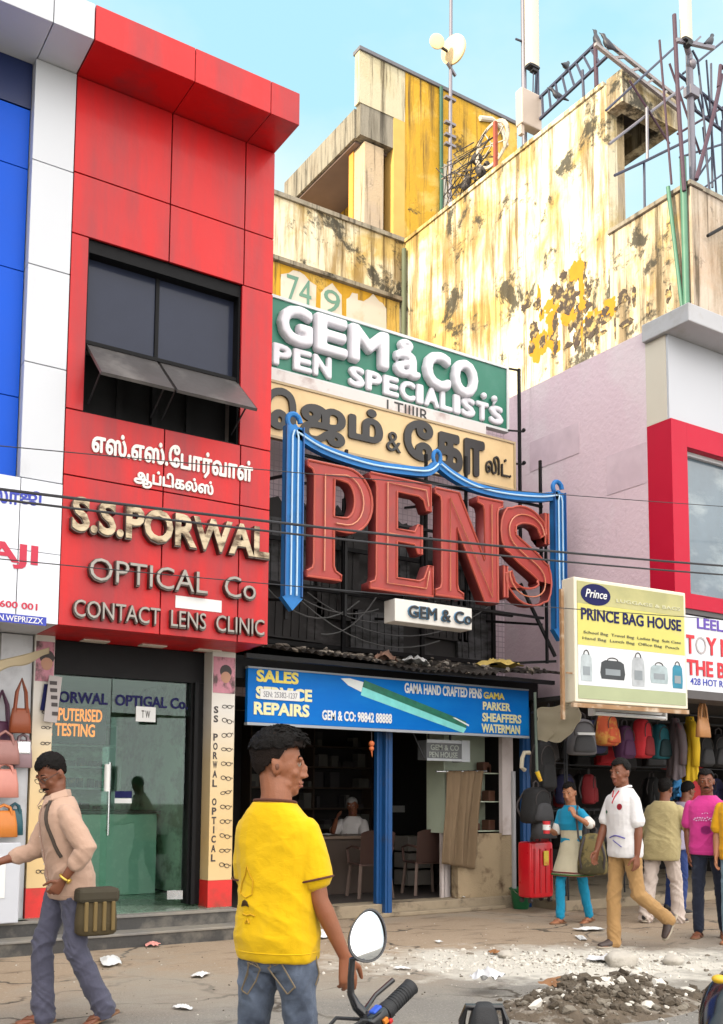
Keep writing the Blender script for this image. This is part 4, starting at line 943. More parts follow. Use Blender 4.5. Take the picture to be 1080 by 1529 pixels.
# ------------------------------------------------------------------ furniture inside
def shelving(x0, x1, y, z0, z1, nz, label, seed):
    t_ = thing('goods_shelf', label, 'shelf', ((x0+x1)/2, y, z0)); mb = MB()
    for k in range(nz+1): z = z0+(z1-z0)*k/nz; mb.box(x0, x1, y-.3, y, z-.012, z+.012)
    for x in (x0, (x0+x1)/2, x1): mb.box(x-.012, x+.012, y-.3, y, z0, z1+.02)
    obj('rack', mb, M('dark_wood', (.07, .045, .03), .6), t_); rnd = random.Random(seed)
    for mm_ in range(2):
        mb = MB()
        for k in range(nz):
            z = z0+(z1-z0)*k/nz+.013; x = x0+.04
            while x < x1-.1:
                w = rnd.uniform(.05, .2); h = rnd.uniform(.05, (z1-z0)/nz*.75)
                if rnd.random() < .4: mb.box(x, x+w, y-.28+rnd.uniform(0, .06), y-.08, z, z+h)
                x += w+rnd.uniform(.01, .15)
        o = obj('stored_goods', mb, (M('goods_pale', (.12, .115, .10), .7, var=.5, scale=3), M('goods_dark', (.05, .045, .045), .7, var=.5, scale=3))[mm_], t_); o['kind'] = 'stuff'
    return t_
shelving(4.9, 6.3, 13.68, .9, 2.5, 5, 'dark shelves of stored goods behind the seated man, left half', 8)
shelving(6.7, 8.85, 13.68, .9, 2.5, 5, 'dark shelves of stored goods behind the right opening', 9)
dk = thing('desk', 'dark wooden desk where the white haired man sits', 'desk', (6.9, 11.5, FP)); dx0, dx1 = aty(462, 1260, 11.4).x, aty(560, 1260, 11.4).x
mb = MB(); mb.box(dx0, dx1, 11.2, 11.85, .86, .90, .006); obj('desk_top', mb, M('desk_top', (.16, .11, .08), .4), dk)
mb = MB(); mb.box(dx0+.03, dx1-.03, 11.25, 11.28, FP, .859); mb.box(dx0+.03, dx0+.06, 11.281, 11.8, FP, .859); mb.box(dx1-.06, dx1-.03, 11.281, 11.8, FP, .859); obj('desk_panel', mb, M('desk_wood', (.06, .04, .03), .5), dk)
q = aty(487, 1268, 11.35); mb = crumple((q.x, 11.35, .905), .25, .16, .02, 3, 6); tag(obj('paper_sheet', mb, WHITE), 'white paper lying on the dark desk', 'paper')
def chair(px, py, y, label):
    t_ = thing('plastic_chair', label, 'chair', (aty(px, py, y).x, y, FP), radians(-12)); PL = M('brown_plastic', (.11, .06, .05), .35, var=.1, scale=3)
    mb = MB(); mb.box(-.22, .22, -.2, .22, .40, .43, .01); obj('seat', mb, PL, t_, local=True)
    mb = MB(); mb.sheet(lambda u, v: Vector(((u-.5)*(.42+.04*v), -.2-.09*v-.05*(1-(2*u-1)**2), .43+.42*v-.04*(2*u-1)**4*v)), 12, 8); bmesh.ops.solidify(mb.b, geom=mb.b.faces[:], thickness=.02); obj('backrest', mb, PL, t_, True, local=True)
    for sx in (-1, 1):
        for sy in (-1, 1): mb = MB(); mb.bar((sx*.19, sy*.18, .40), (sx*.225, sy*.22, 0), .035, .03); obj('leg', mb, M('pale_leg', (.17, .12, .10), .4), t_, local=True)
        mb = MB(); mb.tube([(sx*.22, -.24, .62), (sx*.24, 0, .64), (sx*.23, .2, .60), (sx*.21, .2, .42)], .018, 6); obj('armrest', mb, PL, t_, True, local=True)
    return t_
chair(552, 1340, 10.75, 'brown plastic chair at the desk left of blue posts'); chair(634, 1338, 10.75, 'brown plastic chair right of the blue posts')
mb = MB(); a_ = aty(610, 1250, 11.6).x
for k in range(3): mb.box(a_, a_+.42, 11.6, 11.95, FP+.02+k*.24, FP+.23+k*.24, .01)
tag(obj('drawer_cabinet', mb, M('cream_drawer', (.3, .27, .24), .5)), 'pale drawer cabinet behind the right chair', 'cabinet')
mb = MB(); q = aty(588, 1208, 12.6); mb.box(q.x, q.x+.42, 12.6, 12.66, q.z-.05, q.z+.05); tag(obj('label_strip', mb, M('strip_grey', (.45, .45, .43), .5)), 'pale strip sign on the dark shelves right of blue posts', 'sign')
# ================================================================== pink building with crimson window frame
XK = 9.35
pk = thing('pink_building', 'pale pink building with crimson window frame and grey roof slab', 'building', (11.5, 9.5, 0))
def pink_mat():
    m, nt, b = nodes('pink_wall'); v = coords(nt)
    c = mixc(nt, noise_n(nt, v, .8, 6), (.70, .52, .59), (.77, .60, .66))
    c = mixc(nt, ramp(nt, noise_n(nt, coords(nt, (1, .8, .5)), 1.3, 8, .6), .5, .75), c, (.78, .68, .71))
    c = mixc(nt, ramp(nt, noise_n(nt, coords(nt, (3, 3, .35)), 1.6, 7, .65), .60, .82, b=(.55, .55, .55)), c, (.36, .25, .27))
    nt.links.new(c, b.inputs['Base Color']); b.inputs['Roughness'].default_value = .85; bump(nt, b, noise_n(nt, v, 18, 7), .008); return m
PKM = pink_mat()
zt = 7.14; PF = 7.74
cz = atx(1002, 624, XK).z; ybk = 8.11
mb = MB(); mb.box(XK, 12.7, ybk+.0, 16, 2.72, zt); mb.box(12.701, 20, ybk, 10.1, 2.72, zt); obj('side_wall', mb, PKM, pk)
PATCH = M('damp_patch', (.44, .31, .36), .9, var=.15, scale=3)
CRIM = M('crimson_panel', (.52, .006, .034), .5, var=.1, scale=2, spec=.25)
zbm = aty(1016, 906, PF).z; wxl = aty(1027, 700, PF).x; wzt = aty(1030, 668, PF).z; wzb = aty(1031, 886, PF).z
mb = MB(); X9 = 14.5
mb.box(XK-.003, wxl, PF, ybk-.003, zbm, cz); mb.box(wxl+.001, X9, PF, ybk-.003, wzt, cz); mb.box(wxl+.001, X9, PF, ybk-.003, zbm, wzb); obj('crimson_frame', mb, CRIM, pk)
mb = MB(); mb.box(wxl+.03, X9, PF+.16, PF+.17, wzb+.002, wzt-.002); pw = obj('window', mb, M('cool_window', (.10, .15, .19), .06, var=.5, scale=2, coat=.8, dirt=(.32, .38, .4), dscale=(1.2, 1.2, 2.5), dlo=.5, dhi=.75), pk)
mb = MB(); mb.box(wxl+.001, wxl+.03, PF+.1, PF+.2, wzb+.001, wzt-.001); mb.box(wxl+.031, X9, PF+.11, PF+.158, wzt-.05, wzt-.001); obj('window_frame', mb, M('frame_white', (.62, .62, .64), .4), pw)
GW = M('grey_cladding', (.52, .53, .57), .4, var=.05, scale=1); GWC = M('cream_cladding', (.66, .60, .50), .5, var=.05)
mb = MB(); xs_ = [XK+.003, 10.45, 11.6, 12.8, X9]
for a, c in zip(xs_, xs_[1:]): mb.box(a+.004, c-.004, PF+.03, PF+.06, cz+.004, 6.97)
obj('grey_panel', mb, GW, pk)
mb = MB(); mb.box(XK-.002, X9, PF+.061, ybk-.002, cz+.002, 6.97); obj('cream_return', mb, GWC, pk)
mb = MB(); mb.box(XK-.06, X9+.2, 7.40, ybk-.001, 6.975, 7.20, .012); obj('roof_slab', mb, M('slab_grey', (.46, .46, .48), .6, dirt=(.36, .34, .32)), pk)
# ghost of removed boards on the pink wall (thin worn plaster squares)
for (a, c) in (((792, 705), (865, 630)), ((907, 740), (965, 660))):
    p0, p1 = atx(*a, XK), atx(*c, XK)
    mb = MB(); mb.box(XK-.006, XK-.001, min(p0.y, p1.y), max(p0.y, p1.y), p0.z, p1.z); obj('plaster_patch', mb, M('plaster_patch', (.63, .48, .54), .9, var=.14, scale=2.5, dirt=(.72, .56, .62), dscale=(2, 2, 2), dlo=.40, dhi=.6), pk)
mb = MB(); mb.box(XK+.02, X9, PF+.02, 9.6, zbm-.06, zbm-.002); obj('soffit', mb, M('soffit_dark', (.12, .11, .11), .8), pk)
# toy house sign
YT = PF-.06; tx0 = aty(1016, 960, YT).x; tz1, tz0 = aty(1018, 917, YT).z, aty(1018, 1029, YT).z
ty = thing('sign_board', 'white toy shop sign with red lettering at the right edge', 'sign', (tx0+1, YT, tz0))
mb = MB(); mb.box(tx0, 12.6, YT, YT+.05, tz0, tz1); obj('panel', mb, M('toy_sign_white', (.74, .75, .80), .4, var=.05), ty)
mb = MB(); mb.box(tx0, 12.6, YT-.01, YT+.4, tz0-.10, tz0-.002); obj('shutter_box', mb, M('shutter_box', (.09, .08, .08), .6, var=.2), ty)
def tr(px0, py0, px1, py1): xm = (px0+px1)/2; return (aty(px0, py0, YT).x, aty(px1, py1, YT).x, aty(xm, py0, YT).z, aty(xm, py1, YT).z)
lettering('lettering', 'LEELA', M('violet_letter', (.12, .06, .40), .5), tr(1041, 942, 1092, 926), YT-.001, .006, ty, fat=.02)
TR_ = M('toy_red', (.66, .02, .035), .5)
lettering('lettering', 'T', TR_, tr(1024, 976, 1036, 948), YT-.001, .01, ty, fat=.02); lettering('lettering', 'O', M('faded_outline', (.45, .40, .40), .5), tr(1039, 977, 1054, 951), YT-.001, .006, ty, fat=-.01); lettering('lettering', 'Y N', TR_, tr(1055, 980, 1090, 954), YT-.001, .01, ty, fat=.02)
lettering('lettering', 'THE BA', TR_, tr(1025, 1011, 1096, 988), YT-.001, .01, ty, fat=.025); lettering('lettering', '428 HOT ROA', BLUL, tr(1031, 1025, 1094, 1015), YT-.001, .004, ty, fat=.01)

# ------------------------------------------------------------------ bag house sign
YPr = 7.5
a_, c2 = aty(862, 1045, YPr), aty(1013, 880, YPr); PW, PH = (c2.x-a_.x), aty(862, 864, YPr).z-a_.z
pr_ = thing('bag_shop_sign', 'yellow and white bag shop sign box with cream side and oval emblem', 'sign', (a_.x, YPr, a_.z), radians(-3))
def pbox(mb, u0, u1, v0, v1, d0, d1): mb.box(u0*PW, u1*PW, d0, d1, v0*PH, v1*PH)
mb = MB(); mb.box(-.02, PW+.02, .003, .20, -.02, PH+.02, .012); obj('case', mb, M('sign_case_cream', (.80, .74, .58), .4, var=.04), pr_, local=True)
OLV = M('olive_print', (.40, .38, .16), .4, var=.25, scale=2.5, dirt=(.52, .48, .2), dscale=(1.5, 1, 2.5), dlo=.45, dhi=.65); YLP = M('yellow_print', (.66, .60, .14), .4, var=.12, scale=2, dirt=(.56, .5, .2), dlo=.5, dhi=.75); WHP = M('white_print', (.70, .72, .74), .4, var=.04)
mb = MB(); pbox(mb, .012, .988, .80, .985, -.004, .002); obj('top_band', mb, OLV, pr_, local=True)
mb = MB(); pbox(mb, .012, .988, .455, .799, -.004, .002); obj('yellow_band', mb, YLP, pr_, local=True)
mb = MB(); pbox(mb, .012, .988, .125, .454, -.004, .002); obj('white_band', mb, WHP, pr_, local=True)
mb = MB(); pbox(mb, .012, .988, .015, .124, -.004, .002); obj('bottom_band', mb, M('sage_print', (.38, .42, .24), .4, var=.15), pr_, local=True)
def ptext(txt, u0, u1, v0, v1, m_, fat=0., shear=0.):
    bm = fit_bm(text_bm(txt, .05, fat, 0, 3, shear), u0*PW, u1*PW, v0*PH, v1*PH, -.005, .005); mb = MB(); mb.b.free(); mb.b = bm; return obj('lettering', mb, m_, pr_, local=True)
mb = MB(); mb.cyl((.17*PW, -.004, .885*PH), (.17*PW, -.008, .885*PH), .13*PW, n=28)
for v in mb.b.verts: v.co.z = .885*PH+(v.co.z-.885*PH)*.55
obj('oval_emblem', mb, NAVY, pr_, local=True)
def ptext2(*a, **k):
    o = ptext(*a, **k); o.location.y = -.006; return o
ptext2('Prince', .075, .265, .855, .925, WHITE, .01, .3)
ptext('LUGGAGE & BAGS', .35, .95, .845, .875, M('faint_print', (.62, .60, .38), .5), .02)
ptext('PRINCE BAG HOUSE', .04, .955, .665, .765, NAVY, .022)
ptext('School Bag  Travel Bag  Ladies Bag  Suit Case', .06, .95, .545, .575, M('dark_olive_print', (.14, .14, .08), .5)); ptext('Hand Bag  Lunch Bag  Office Bag  Pouch', .05, .93, .495, .525, MATS['dark_olive_print'])
PB = [((.03, .13, .16, .40), (.45, .50, .52)), ((.20, .42, .19, .36), (.035, .04, .045)), ((.48, .60, .15, .42), (.42, .44, .46)), ((.65, .82, .19, .36), (.38, .46, .48)), ((.86, .96, .16, .38), (.02, .22, .33))]
for i, ((u0, u1, v0, v1), colr) in enumerate(PB):
    mb = MB(); mb.prism([((u0+(u1-u0)*a)*PW, (v0+(v1-v0)*b_)*PH) for a, b_ in ((.05, 0), (.95, 0), (1, .3), (.95, .8), (.8, .92), (.2, .92), (.05, .8), (0, .3))], -.007, -.004)
    o = obj('printed_bag', mb, M('printed_bag%d' % i, colr, .5, var=.45, scale=9), pr_, local=True)
    mb = MB(); mb.tube([((u0+(u1-u0)*(.5+.22*cos(a*pi/6)))*PW, -.006, (v0+(v1-v0)*(.9+.16*sin(a*pi/6)))*PH) for a in range(7)], .006, 5); obj('printed_handle', mb, INK, o, local=True)
    mb = MB(); mb.box((u0+(u1-u0)*.2)*PW, (u0+(u1-u0)*.8)*PW, -.009, -.0075, (v0+(v1-v0)*.2)*PH, (v0+(v1-v0)*.5)*PH); obj('printed_pocket', mb, M('printed_pocket', (.25, .28, .3), .5, var=.4), o, local=True)
mb = MB(); mb.box(-.06, PW+.02, -.01, .03, -.075, -.03); mb.bar((-.09, .12, -.2), (-.09, .12, PH*.92), .035); mb.bar((-.1, .05, .22*PH), (.02, .05, .22*PH), .015); obj('rusty_bracket', mb, M('rust_metal', (.35, .20, .10), .8, var=.35, scale=10, dirt=(.6, .5, .38), dscale=(5, 5, 5)), pr_, local=True)
# tube light under the sign
YL_ = 7.8
t0, t1 = aty(886, 1062, YL_), aty(990, 1070, YL_); tl = thing('tube_light', 'unlit white tube light fitting under the bag shop sign', 'lamp', ((t0.x+t1.x)/2, YL_, t0.z))
mb = MB(); mb.cyl((t0.x, YL_-.02, t0.z-.025), (t1.x, YL_-.02, t0.z-.025), .02, n=12); obj('tube', mb, WHITE, tl, True)
mb = MB(); mb.box(t0.x-.02, t1.x+.02, YL_, YL_+.05, t0.z+.01, t0.z+.05); mb.box(t0.x-.035, t0.x-.0, YL_-.04, YL_+.05, t0.z-.05, t0.z+.05, .01); mb.box(t1.x, t1.x+.035, YL_-.04, YL_+.05, t0.z-.05, t0.z+.05, .01); obj('batten', mb, M('batten_white', (.6, .58, .55), .5), tl)

# ------------------------------------------------------------------ open bag shop under the pink building
bs = thing('bag_shop', 'dark open shop bay full of hanging bags under the pink building', 'shop', (11, 10.5, 0))
BX0, BX1, BY = 9.06, 15.0, 9.3
mb = MB(); mb.box(BX0, BX1, BY, 13, 0, .13); mb.bevel(.012); obj('stone_threshold', mb, STONE, bs)
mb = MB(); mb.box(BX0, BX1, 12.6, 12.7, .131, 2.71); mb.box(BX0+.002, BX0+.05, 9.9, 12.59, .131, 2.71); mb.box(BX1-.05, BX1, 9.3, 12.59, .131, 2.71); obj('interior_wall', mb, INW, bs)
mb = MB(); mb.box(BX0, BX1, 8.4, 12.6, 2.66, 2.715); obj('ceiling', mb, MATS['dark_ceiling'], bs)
mb = MB(); mb.cyl((8.75, 8.8, 2.52), (13, 8.8, 2.52), .015); mb.cyl((8.8, 9.6, 2.5), (13, 9.6, 2.5), .015)
for x in (9.2, 10.6, 12): mb.cyl((x, 8.8, 2.52), (x, 8.8, 2.68), .01); mb.cyl((x, 9.6, 2.5), (x, 9.6, 2.67), .01)
obj('hanging_rail', mb, DARKFR, bs, True)

def superring(w, d, z, n=20, p=.55, cx=0, cy=0):
    out = []
    for k in range(n):
        a = 2*pi*k/n; c, s = cos(a), sin(a); out.append((cx+w/2*math.copysign(abs(c)**p, c), cy+d/2*math.copysign(abs(s)**p, s), z))
    return out
def softbox(w, d, h, top=.75, n=20, sag=.08):
    R = []
    for t, k in ((0, .62), (.02, .86), (.07, 1), (.3, 1.04), (.6, 1.0), (.8, .95), (.91, .84), (.97, .62), (1, .3)):
        kk = k*(1-(1-top)*t); R.append(superring(w*kk, d*k, t*h, n))
    return R
def backpack(name, label, w, h, d, m1, m2, loc, rz, group=None, strip=None):
    """rucksack hanging by its top handle; front pocket towards -y local"""
    t_ = thing(name, label, 'bag', loc, rz, group)
    mb = MB(); mb.loft(softbox(w, d, h)); bm = mb.b
    for v in bm.verts: v.co.z -= h+.06; v.co += Vector((.006*noise.noise(v.co*9+Vector(loc)), .01*noise.noise(v.co*7+Vector(loc)), 0))
    obj('body', mb, m1, t_, 'all', local=True)
    mb = MB(); mb.loft(softbox(w*.8, d*.5, h*.5))
    for v in mb.b.verts: v.co += Vector((0, -d*.42, -h-.03))
    obj('front_pocket', mb, m2, t_, 'all', local=True)
    mb = MB(); mb.tube([(w*.36*sin(a), -d*.36-.02, -h*.36-.06+h*.27*cos(a)) for a in [(-2+k*.4) for k in range(11)]], .006, 5); obj('zip', mb, INK, t_, True, local=True)
    mb = MB(); mb.tube([(-.05, 0, -.07), (-.045, 0, -.01), (0, 0, .015), (.045, 0, -.01), (.05, 0, -.07)], .010, 6); obj('handle', mb, INK, t_, True, local=True)
    for s_ in (-1, 1): mb = MB(); mb.tube([(s_*.08, d*.4, -.10), (s_*w*.36, d*.62, -.25), (s_*w*.40, d*.62, -h*.7), (s_*w*.35, d*.4, -h)], .014, 6); obj('strap', mb, INK, t_, True, local=True)
    if strip: mb = MB(); mb.box(-w*.30, w*.30, -d*.70-.012, -d*.70+.02, -h*.53-.03, -h*.53); obj('stripe', mb, strip, t_, local=True)
    return t_
def clo(name, c, **k): return M(name, c, .75, var=k.pop('var', .18), scale=7, bmp=.004, bscale=140, **k)
BG = dict(grey=clo('bag_grey', (.15, .145, .155)), dgrey=clo('bag_charcoal', (.06, .06, .065)), navy=clo('bag_navy', (.03, .03, .09)), orange=clo('bag_orange', (.62, .10, .035), dirt=(.65, .3, .06), dscale=(9, 9, 9), dlo=.5, dhi=.6), purple=clo('bag_purple', (.075, .02, .07)), red=clo('bag_red', (.55, .02, .03)), rdark=clo('bag_dark_red', (.25, .015, .02)), teal=clo('bag_teal', (.012, .12, .15)), tdark=clo('bag_teal_dark', (.01, .035, .04)), black=clo('bag_black', (.014, .014, .015)), camo=clo('bag_camo', (.07, .06, .025), dirt=(.18, .14, .05), dscale=(7, 7, 7), dlo=.48, dhi=.55))
GB = 'rucksacks hanging from the rail of the bag shop'
def hang(px, py, y): q = aty(px, py, y); return (q.x, q.y, q.z)
backpack('backpack', 'grey rucksack with a white stripe, leftmost on the rail', .36, .44, .2, BG['grey'], BG['dgrey'], hang(868, 1066, 8.72), radians(-22), GB, WHITE)
backpack('backpack', 'dark navy rucksack behind the grey striped one', .28, .42, .16, BG['navy'], BG['navy'], hang(888, 1068, 8.95), .1, GB, M('lilac_tag', (.4, .4, .6), .5))
backpack('backpack', 'orange red patterned rucksack hanging under the tube light', .33, .40, .2, BG['orange'], BG['orange'], hang(906, 1058, 8.75), radians(12), GB)
backpack('backpack', 'dark purple rucksack between the orange and the red ones', .26, .42, .17, BG['purple'], BG['purple'], hang(932, 1076, 8.78), 0, GB)
backpack('backpack', 'bright red rucksack hanging beside the purple one', .34, .50, .2, BG['red'], BG['rdark'], hang(958, 1066, 8.74), radians(20), GB)
backpack('backpack', 'teal and black rucksack beside the grey jacket', .28, .46, .18, BG['teal'], BG['tdark'], hang(985, 1074, 8.85), 0, GB)
# darker ones deeper in the shop
first = None; rnd = random.Random(21)
GD = 'dark rucksacks stacked on the hooks deep inside the bag shop'
for r_ in range(3):
    for k in range(7):
        loc = (9.45+k*.42+rnd.uniform(-.05, .05), 11.9, 2.45-r_*.6)
        if first is None: first = backpack('backpack', 'black rucksack hanging on the dark back wall of the bag shop', .3, .42, .18, BG['black'], BG['dgrey'], loc, 0, GD)
        else: c = copy_tree(first); c.location = loc; c.rotation_euler = (0, 0, rnd.uniform(-.4, .4)); c.scale = [rnd.uniform(.85, 1.15)]*3
for k in range(46):
    c = copy_tree(first); c.location = (9.3+rnd.random()*4.5, rnd.uniform(9.65, 11.2), rnd.choice((2.45, 2.42, 1.8, 1.25))); c.rotation_euler = (0, 0, rnd.uniform(-.9, .9)); c.scale = [rnd.uniform(.85, 1.25)]*3
    if k % 2 == 0:
        for ch in c.children:
            if ch.name.startswith(('body', 'front')): ch.data = ch.data.copy(); ch.data.materials[0] = [BG['purple'], BG['rdark'], BG['tdark'], BG['navy'], BG['grey'], BG['red']][k//2 % 6]
mb = MB()
for x, y in ((8.86, 9.36), (9.16, 9.36), (9.5, 9.75), (10.6, 9.75), (11.7, 9.75), (12.8, 9.75)): mb.cyl((x, y, .13), (x, y, 2.6), .012)
for z in (2.5, 1.85, 1.25): mb.cyl((8.86, 9.36, z), (9.16, 9.36, z), .008); mb.cyl((9.5, 9.75, z), (12.8, 9.75, z), .008); mb.cyl((9.5, 11, z), (13.6, 11, z), .008)
obj('display_rack', mb, DARKFR, bs, True)
# hanging shirts
def hung_shirt(label, px, py0, py1, y, w, m_, rz):
    q = aty(px, py0, y); h = q.z-aty(px, py1, y).z; t_ = thing('hanging_shirt', label, 'clothing', (q.x, y, q.z), rz)
    def f(u, v):
        a = 2*pi*u; ww = w*(.36+.64*min(1, v*4.0)**.6)*(1+.08*v); dd = .05+.05*v
        r = 1+.14*sin(a*5+v*3)*v+.1*sin(a*9)*v
        return Vector((ww/2*cos(a)*r, dd*sin(a)*r, -v*h-.03*sin(a*3)*v-.02))
    mb = MB(); mb.sheet(f, 44, 20); bmesh.ops.remove_doubles(mb.b, verts=mb.b.verts, dist=.0005); obj('cloth', mb, m_, t_, 'all', local=True)
    for s_ in (-1, 1):
        mb = MB(); mb.tube([(s_*w*.34, 0, -.10), (s_*w*.5, -.02, -.25), (s_*w*.56, -.03, -h*.52), (s_*w*.54, -.02, -h*.8)], [.05, .06, .055, .05], 10); obj('sleeve', mb, m_, t_, 'all', local=True)
    mb = MB(); mb.tube([(-w*.3, 0, -.06), (0, 0, .0), (w*.3, 0, -.06)], .008, 5); mb.tube([(0, 0, 0), (0, 0, .05), (.02, 0, .08), (0, 0, .1)], .004, 5); obj('hanger', mb, DARKFR, t_, local=True)
hung_shirt('grey checked shirt hanging beside the yellow one', 1008, 1070, 1160, 8.75, .30, M('grey_check', (.15, .12, .13), .85, var=.3, scale=5, dirt=(.25, .09, .11), dscale=(14, 14, 1.2), dlo=.55, dhi=.65), 1.1)
hung_shirt('bright yellow shirt hanging beside the tan handbag', 1030, 1068, 1164, 8.62, .30, M('yellow_cloth', (.72, .46, .015), .8, var=.1), .9)
hung_shirt('magenta top hanging deep behind the lilac shirt man', 1021, 1188, 1262, 9.5, .26, M('magenta_cloth', (.55, .02, .14), .8), .3)
hung_shirt('small sky blue top hanging left of the pink T-shirt man', 1012, 1160, 1190, 9.6, .2, M('sky_cloth', (.05, .25, .55), .8), .2)
hung_shirt('short red top on a hanger left of pink T-shirt man', 1034, 1163, 1200, 9.5, .3, M('red_cloth', (.45, .02, .03), .8), .2)
def handbag(label, loc, w, h, d, m_, rz=0, flap=None, group=None, strap=.3, name='handbag'):
    t_ = thing(name, label, 'bag', loc, rz, group); mb = MB()
    R = [superring(w*k, d*kd, -strap-h+h*t, 18, .6) for t, k, kd in ((0, .94, .8), (.02, 1, 1), (.5, .94, .85), (.9, .80, .45), (1, .76, .2))]; mb.loft(R); obj('body', mb, m_, t_, 'all', local=True)
    for s_ in (-1, 1): mb = MB(); mb.tube([(-w*.28, s_*d*.18, -strap-.04), (-w*.20, s_*d*.16, -strap*.45), (0, s_*.01, 0), (w*.20, s_*d*.16, -strap*.45), (w*.28, s_*d*.18, -strap-.04)], .014, 6); obj('handle', mb, m_, t_, True, local=True)
    if flap: mb = MB(); mb.box(-w*.34, w*.34, -d*.5, -d*.40, -strap-h*.5, -strap-h*.06, .01); obj('flap', mb, flap, t_, local=True)
    return t_
LB = lambda n, c: M(n, c, .4, var=.15, scale=6, bmp=.002, bscale=200)
handbag('tan leather handbag hanging at the right of yellow shirt', hang(1049, 1046, 8.0), .27, .25, .10, LB('tan_leather', (.52, .24, .09)), .15, strap=.20)
# black bags piled at the left of the bay
backpack('duffel_bag', 'big black travel bag hanging above the red suitcase', .42, .44, .26, BG['black'], BG['dgrey'], hang(800, 1168, 9.2), .2)
backpack('duffel_bag', 'long black holdall strapped to the left frame of the bay', .3, .62, .2, BG['black'], BG['black'], hang(812, 1100, 9.35), -.1)
handbag('small black bag just above the red suitcase', hang(812, 1205, 9.15), .36, .26, .2, BG['dgrey'], .1, strap=.12)
# red suitcase
q = atz(806, 1348, .13); sx, sy = aty(807, 1340, 9.32).x, 9.34
sc_ = thing('suitcase', 'bright red upright suitcase with a yellow label on the threshold', 'suitcase', (sx, 9.40, .13), radians(4))
hh = aty(807, 1258, 9.3).z-.13
mb = MB(); R = [superring(.42*k, .25*k2, .06+hh*t*.93, 24, .35) for t, k, k2 in ((0, .85, .8), (.02, .97, .95), (.06, 1, 1), (.94, 1, 1), (.98, .97, .95), (1, .85, .8))]; mb.loft(R); obj('shell', mb, M('suitcase_red', (.66, .01, .02), .3, var=.12, coat=.3), sc_, True, local=True)
mb = MB()
for k in range(4): mb.box(-.16+k*.1, -.135+k*.1, -.135, -.124, .12, hh*.9, .003)
obj('shell_rib', mb, M('rib_red', (.5, .01, .018), .35), sc_, local=True)
mb = MB(); mb.box(.0, .085, -.142, -.137, hh*.62, hh*.86); obj('label', mb, M('label_yellow', (.75, .55, .05), .5, dirt=(.6, .1, .03), dscale=(7, 7, 7)), sc_, local=True)
mb = MB(); mb.tube([(-.09, 0, hh*.98), (-.08, 0, hh+.05), (.08, 0, hh+.05), (.09, 0, hh*.98)], .014, 6); obj('handle', mb, INK, sc_, True, local=True)
for s_ in (-1, 1): mb = MB(); mb.cyl((s_*.17-.015, -.07, .03), (s_*.17+.015, -.07, .03), .03, n=12); mb.cyl((s_*.17-.015, .07, .03), (s_*.17+.015, .07, .03), .03, n=12); obj('wheel', mb, INK, sc_, True, local=True)
# green bucket
q = atz(778, 1357, 0); bk_ = thing('bucket', 'green plastic bucket on the ground beside blue post', 'bucket', (q.x, q.y, 0)); GBK = M('bucket_green', (.012, .13, .05), .35, var=.15)
mb = MB(); prof = [(.09, 0), (.10, .01), (.135, .24), (.15, .245), (.15, .265), (.13, .26), (.095, .02), (.0, .02)]
R = [[(r*cos(2*pi*k/24), r*sin(2*pi*k/24), z) for k in range(24)] for r, z in [(.001, 0)]+prof[:-1]+[(.001, .02)]]; mb.loft(R, True); obj('body', mb, GBK, bk_, True, local=True)
mb = MB(); mb.tube([(.15*cos(a*pi/10), -.03-.10*sin(a*pi/10), .25-.10*sin(a*pi/10)) for a in range(11)], .004, 5); obj('handle', mb, STEEL, bk_, True, local=True)
# canvas awning fold, pole with yellow tip, hook
CV = [aty(p[0], p[1], d) for p, d in (((803, 1058), 8.95), ((866, 1048), 8.45), ((803, 1106), 8.8), ((838, 1108), 8.5))]; CV.append(aty(866, 1078, 8.35))
def cvs(u, v):
    a = CV[0]*(1-v)+CV[2]*v; b_ = CV[1]*(1-v)+(CV[4]*(1-max(0, v-.5)*2)+CV[3]*max(0, v-.5)*2)*v if v > .5 else CV[1]*(1-2*v)+CV[4]*2*v
    if v > .5: t = (v-.5)*2; b_ = CV[4]*(1-t)+CV[3]*t
    p = a*(1-u)+b_*u; return p+Vector((0, .03*sin(u*9+v*2)+.02*sin(v*14), .01*sin(u*13)))
mb = MB(); mb.sheet(cvs, 30, 24); bmesh.ops.solidify(mb.b, geom=mb.b.faces[:], thickness=.008); tag(obj('canvas_awning', mb, M('dirty_canvas', (.50, .43, .30), .9, var=.15, dirt=(.16, .12, .08), dscale=(4, 4, 6), dlo=.55, dhi=.7), smooth='all'), 'folded dirty cream canvas hanging left of the bag shop sign', 'awning')
q0, q1 = aty(799, 1040, 8.8), aty(802, 1152, 8.8); pl_ = thing('awning_pole', 'weathered green pole with a yellow and red tip', 'pole', (q1.x, 8.8, q1.z-.1))
mb = MB(); mb.cyl((q0.x, 8.8, q0.z+.05), (q1.x, 8.8, q1.z), .017); obj('shaft', mb, M('weathered_green', (.12, .16, .13), .6, dirt=(.3, .32, .3)), pl_, True)
mb = MB(); mb.cyl((q1.x, 8.8, q1.z), (q1.x+.05, 8.79, q1.z-.11), .028, .02); obj('tip', mb, M('tip_yellow', (.75, .48, .02), .4, dirt=(.6, .05, .03), dscale=(9, 9, 9)), pl_, True)
mb = MB(); hq = [aty(p[0], p[1], 9.75) for p in ((791, 1124), (783, 1124), (780, 1132), (779, 1146), (784, 1150))]; mb.tube(hq, .028, 8); tag(obj('pipe_hook', mb, CREAM, smooth=True), 'bent cream plastic pipe at the top of the right blue post', 'pipe')

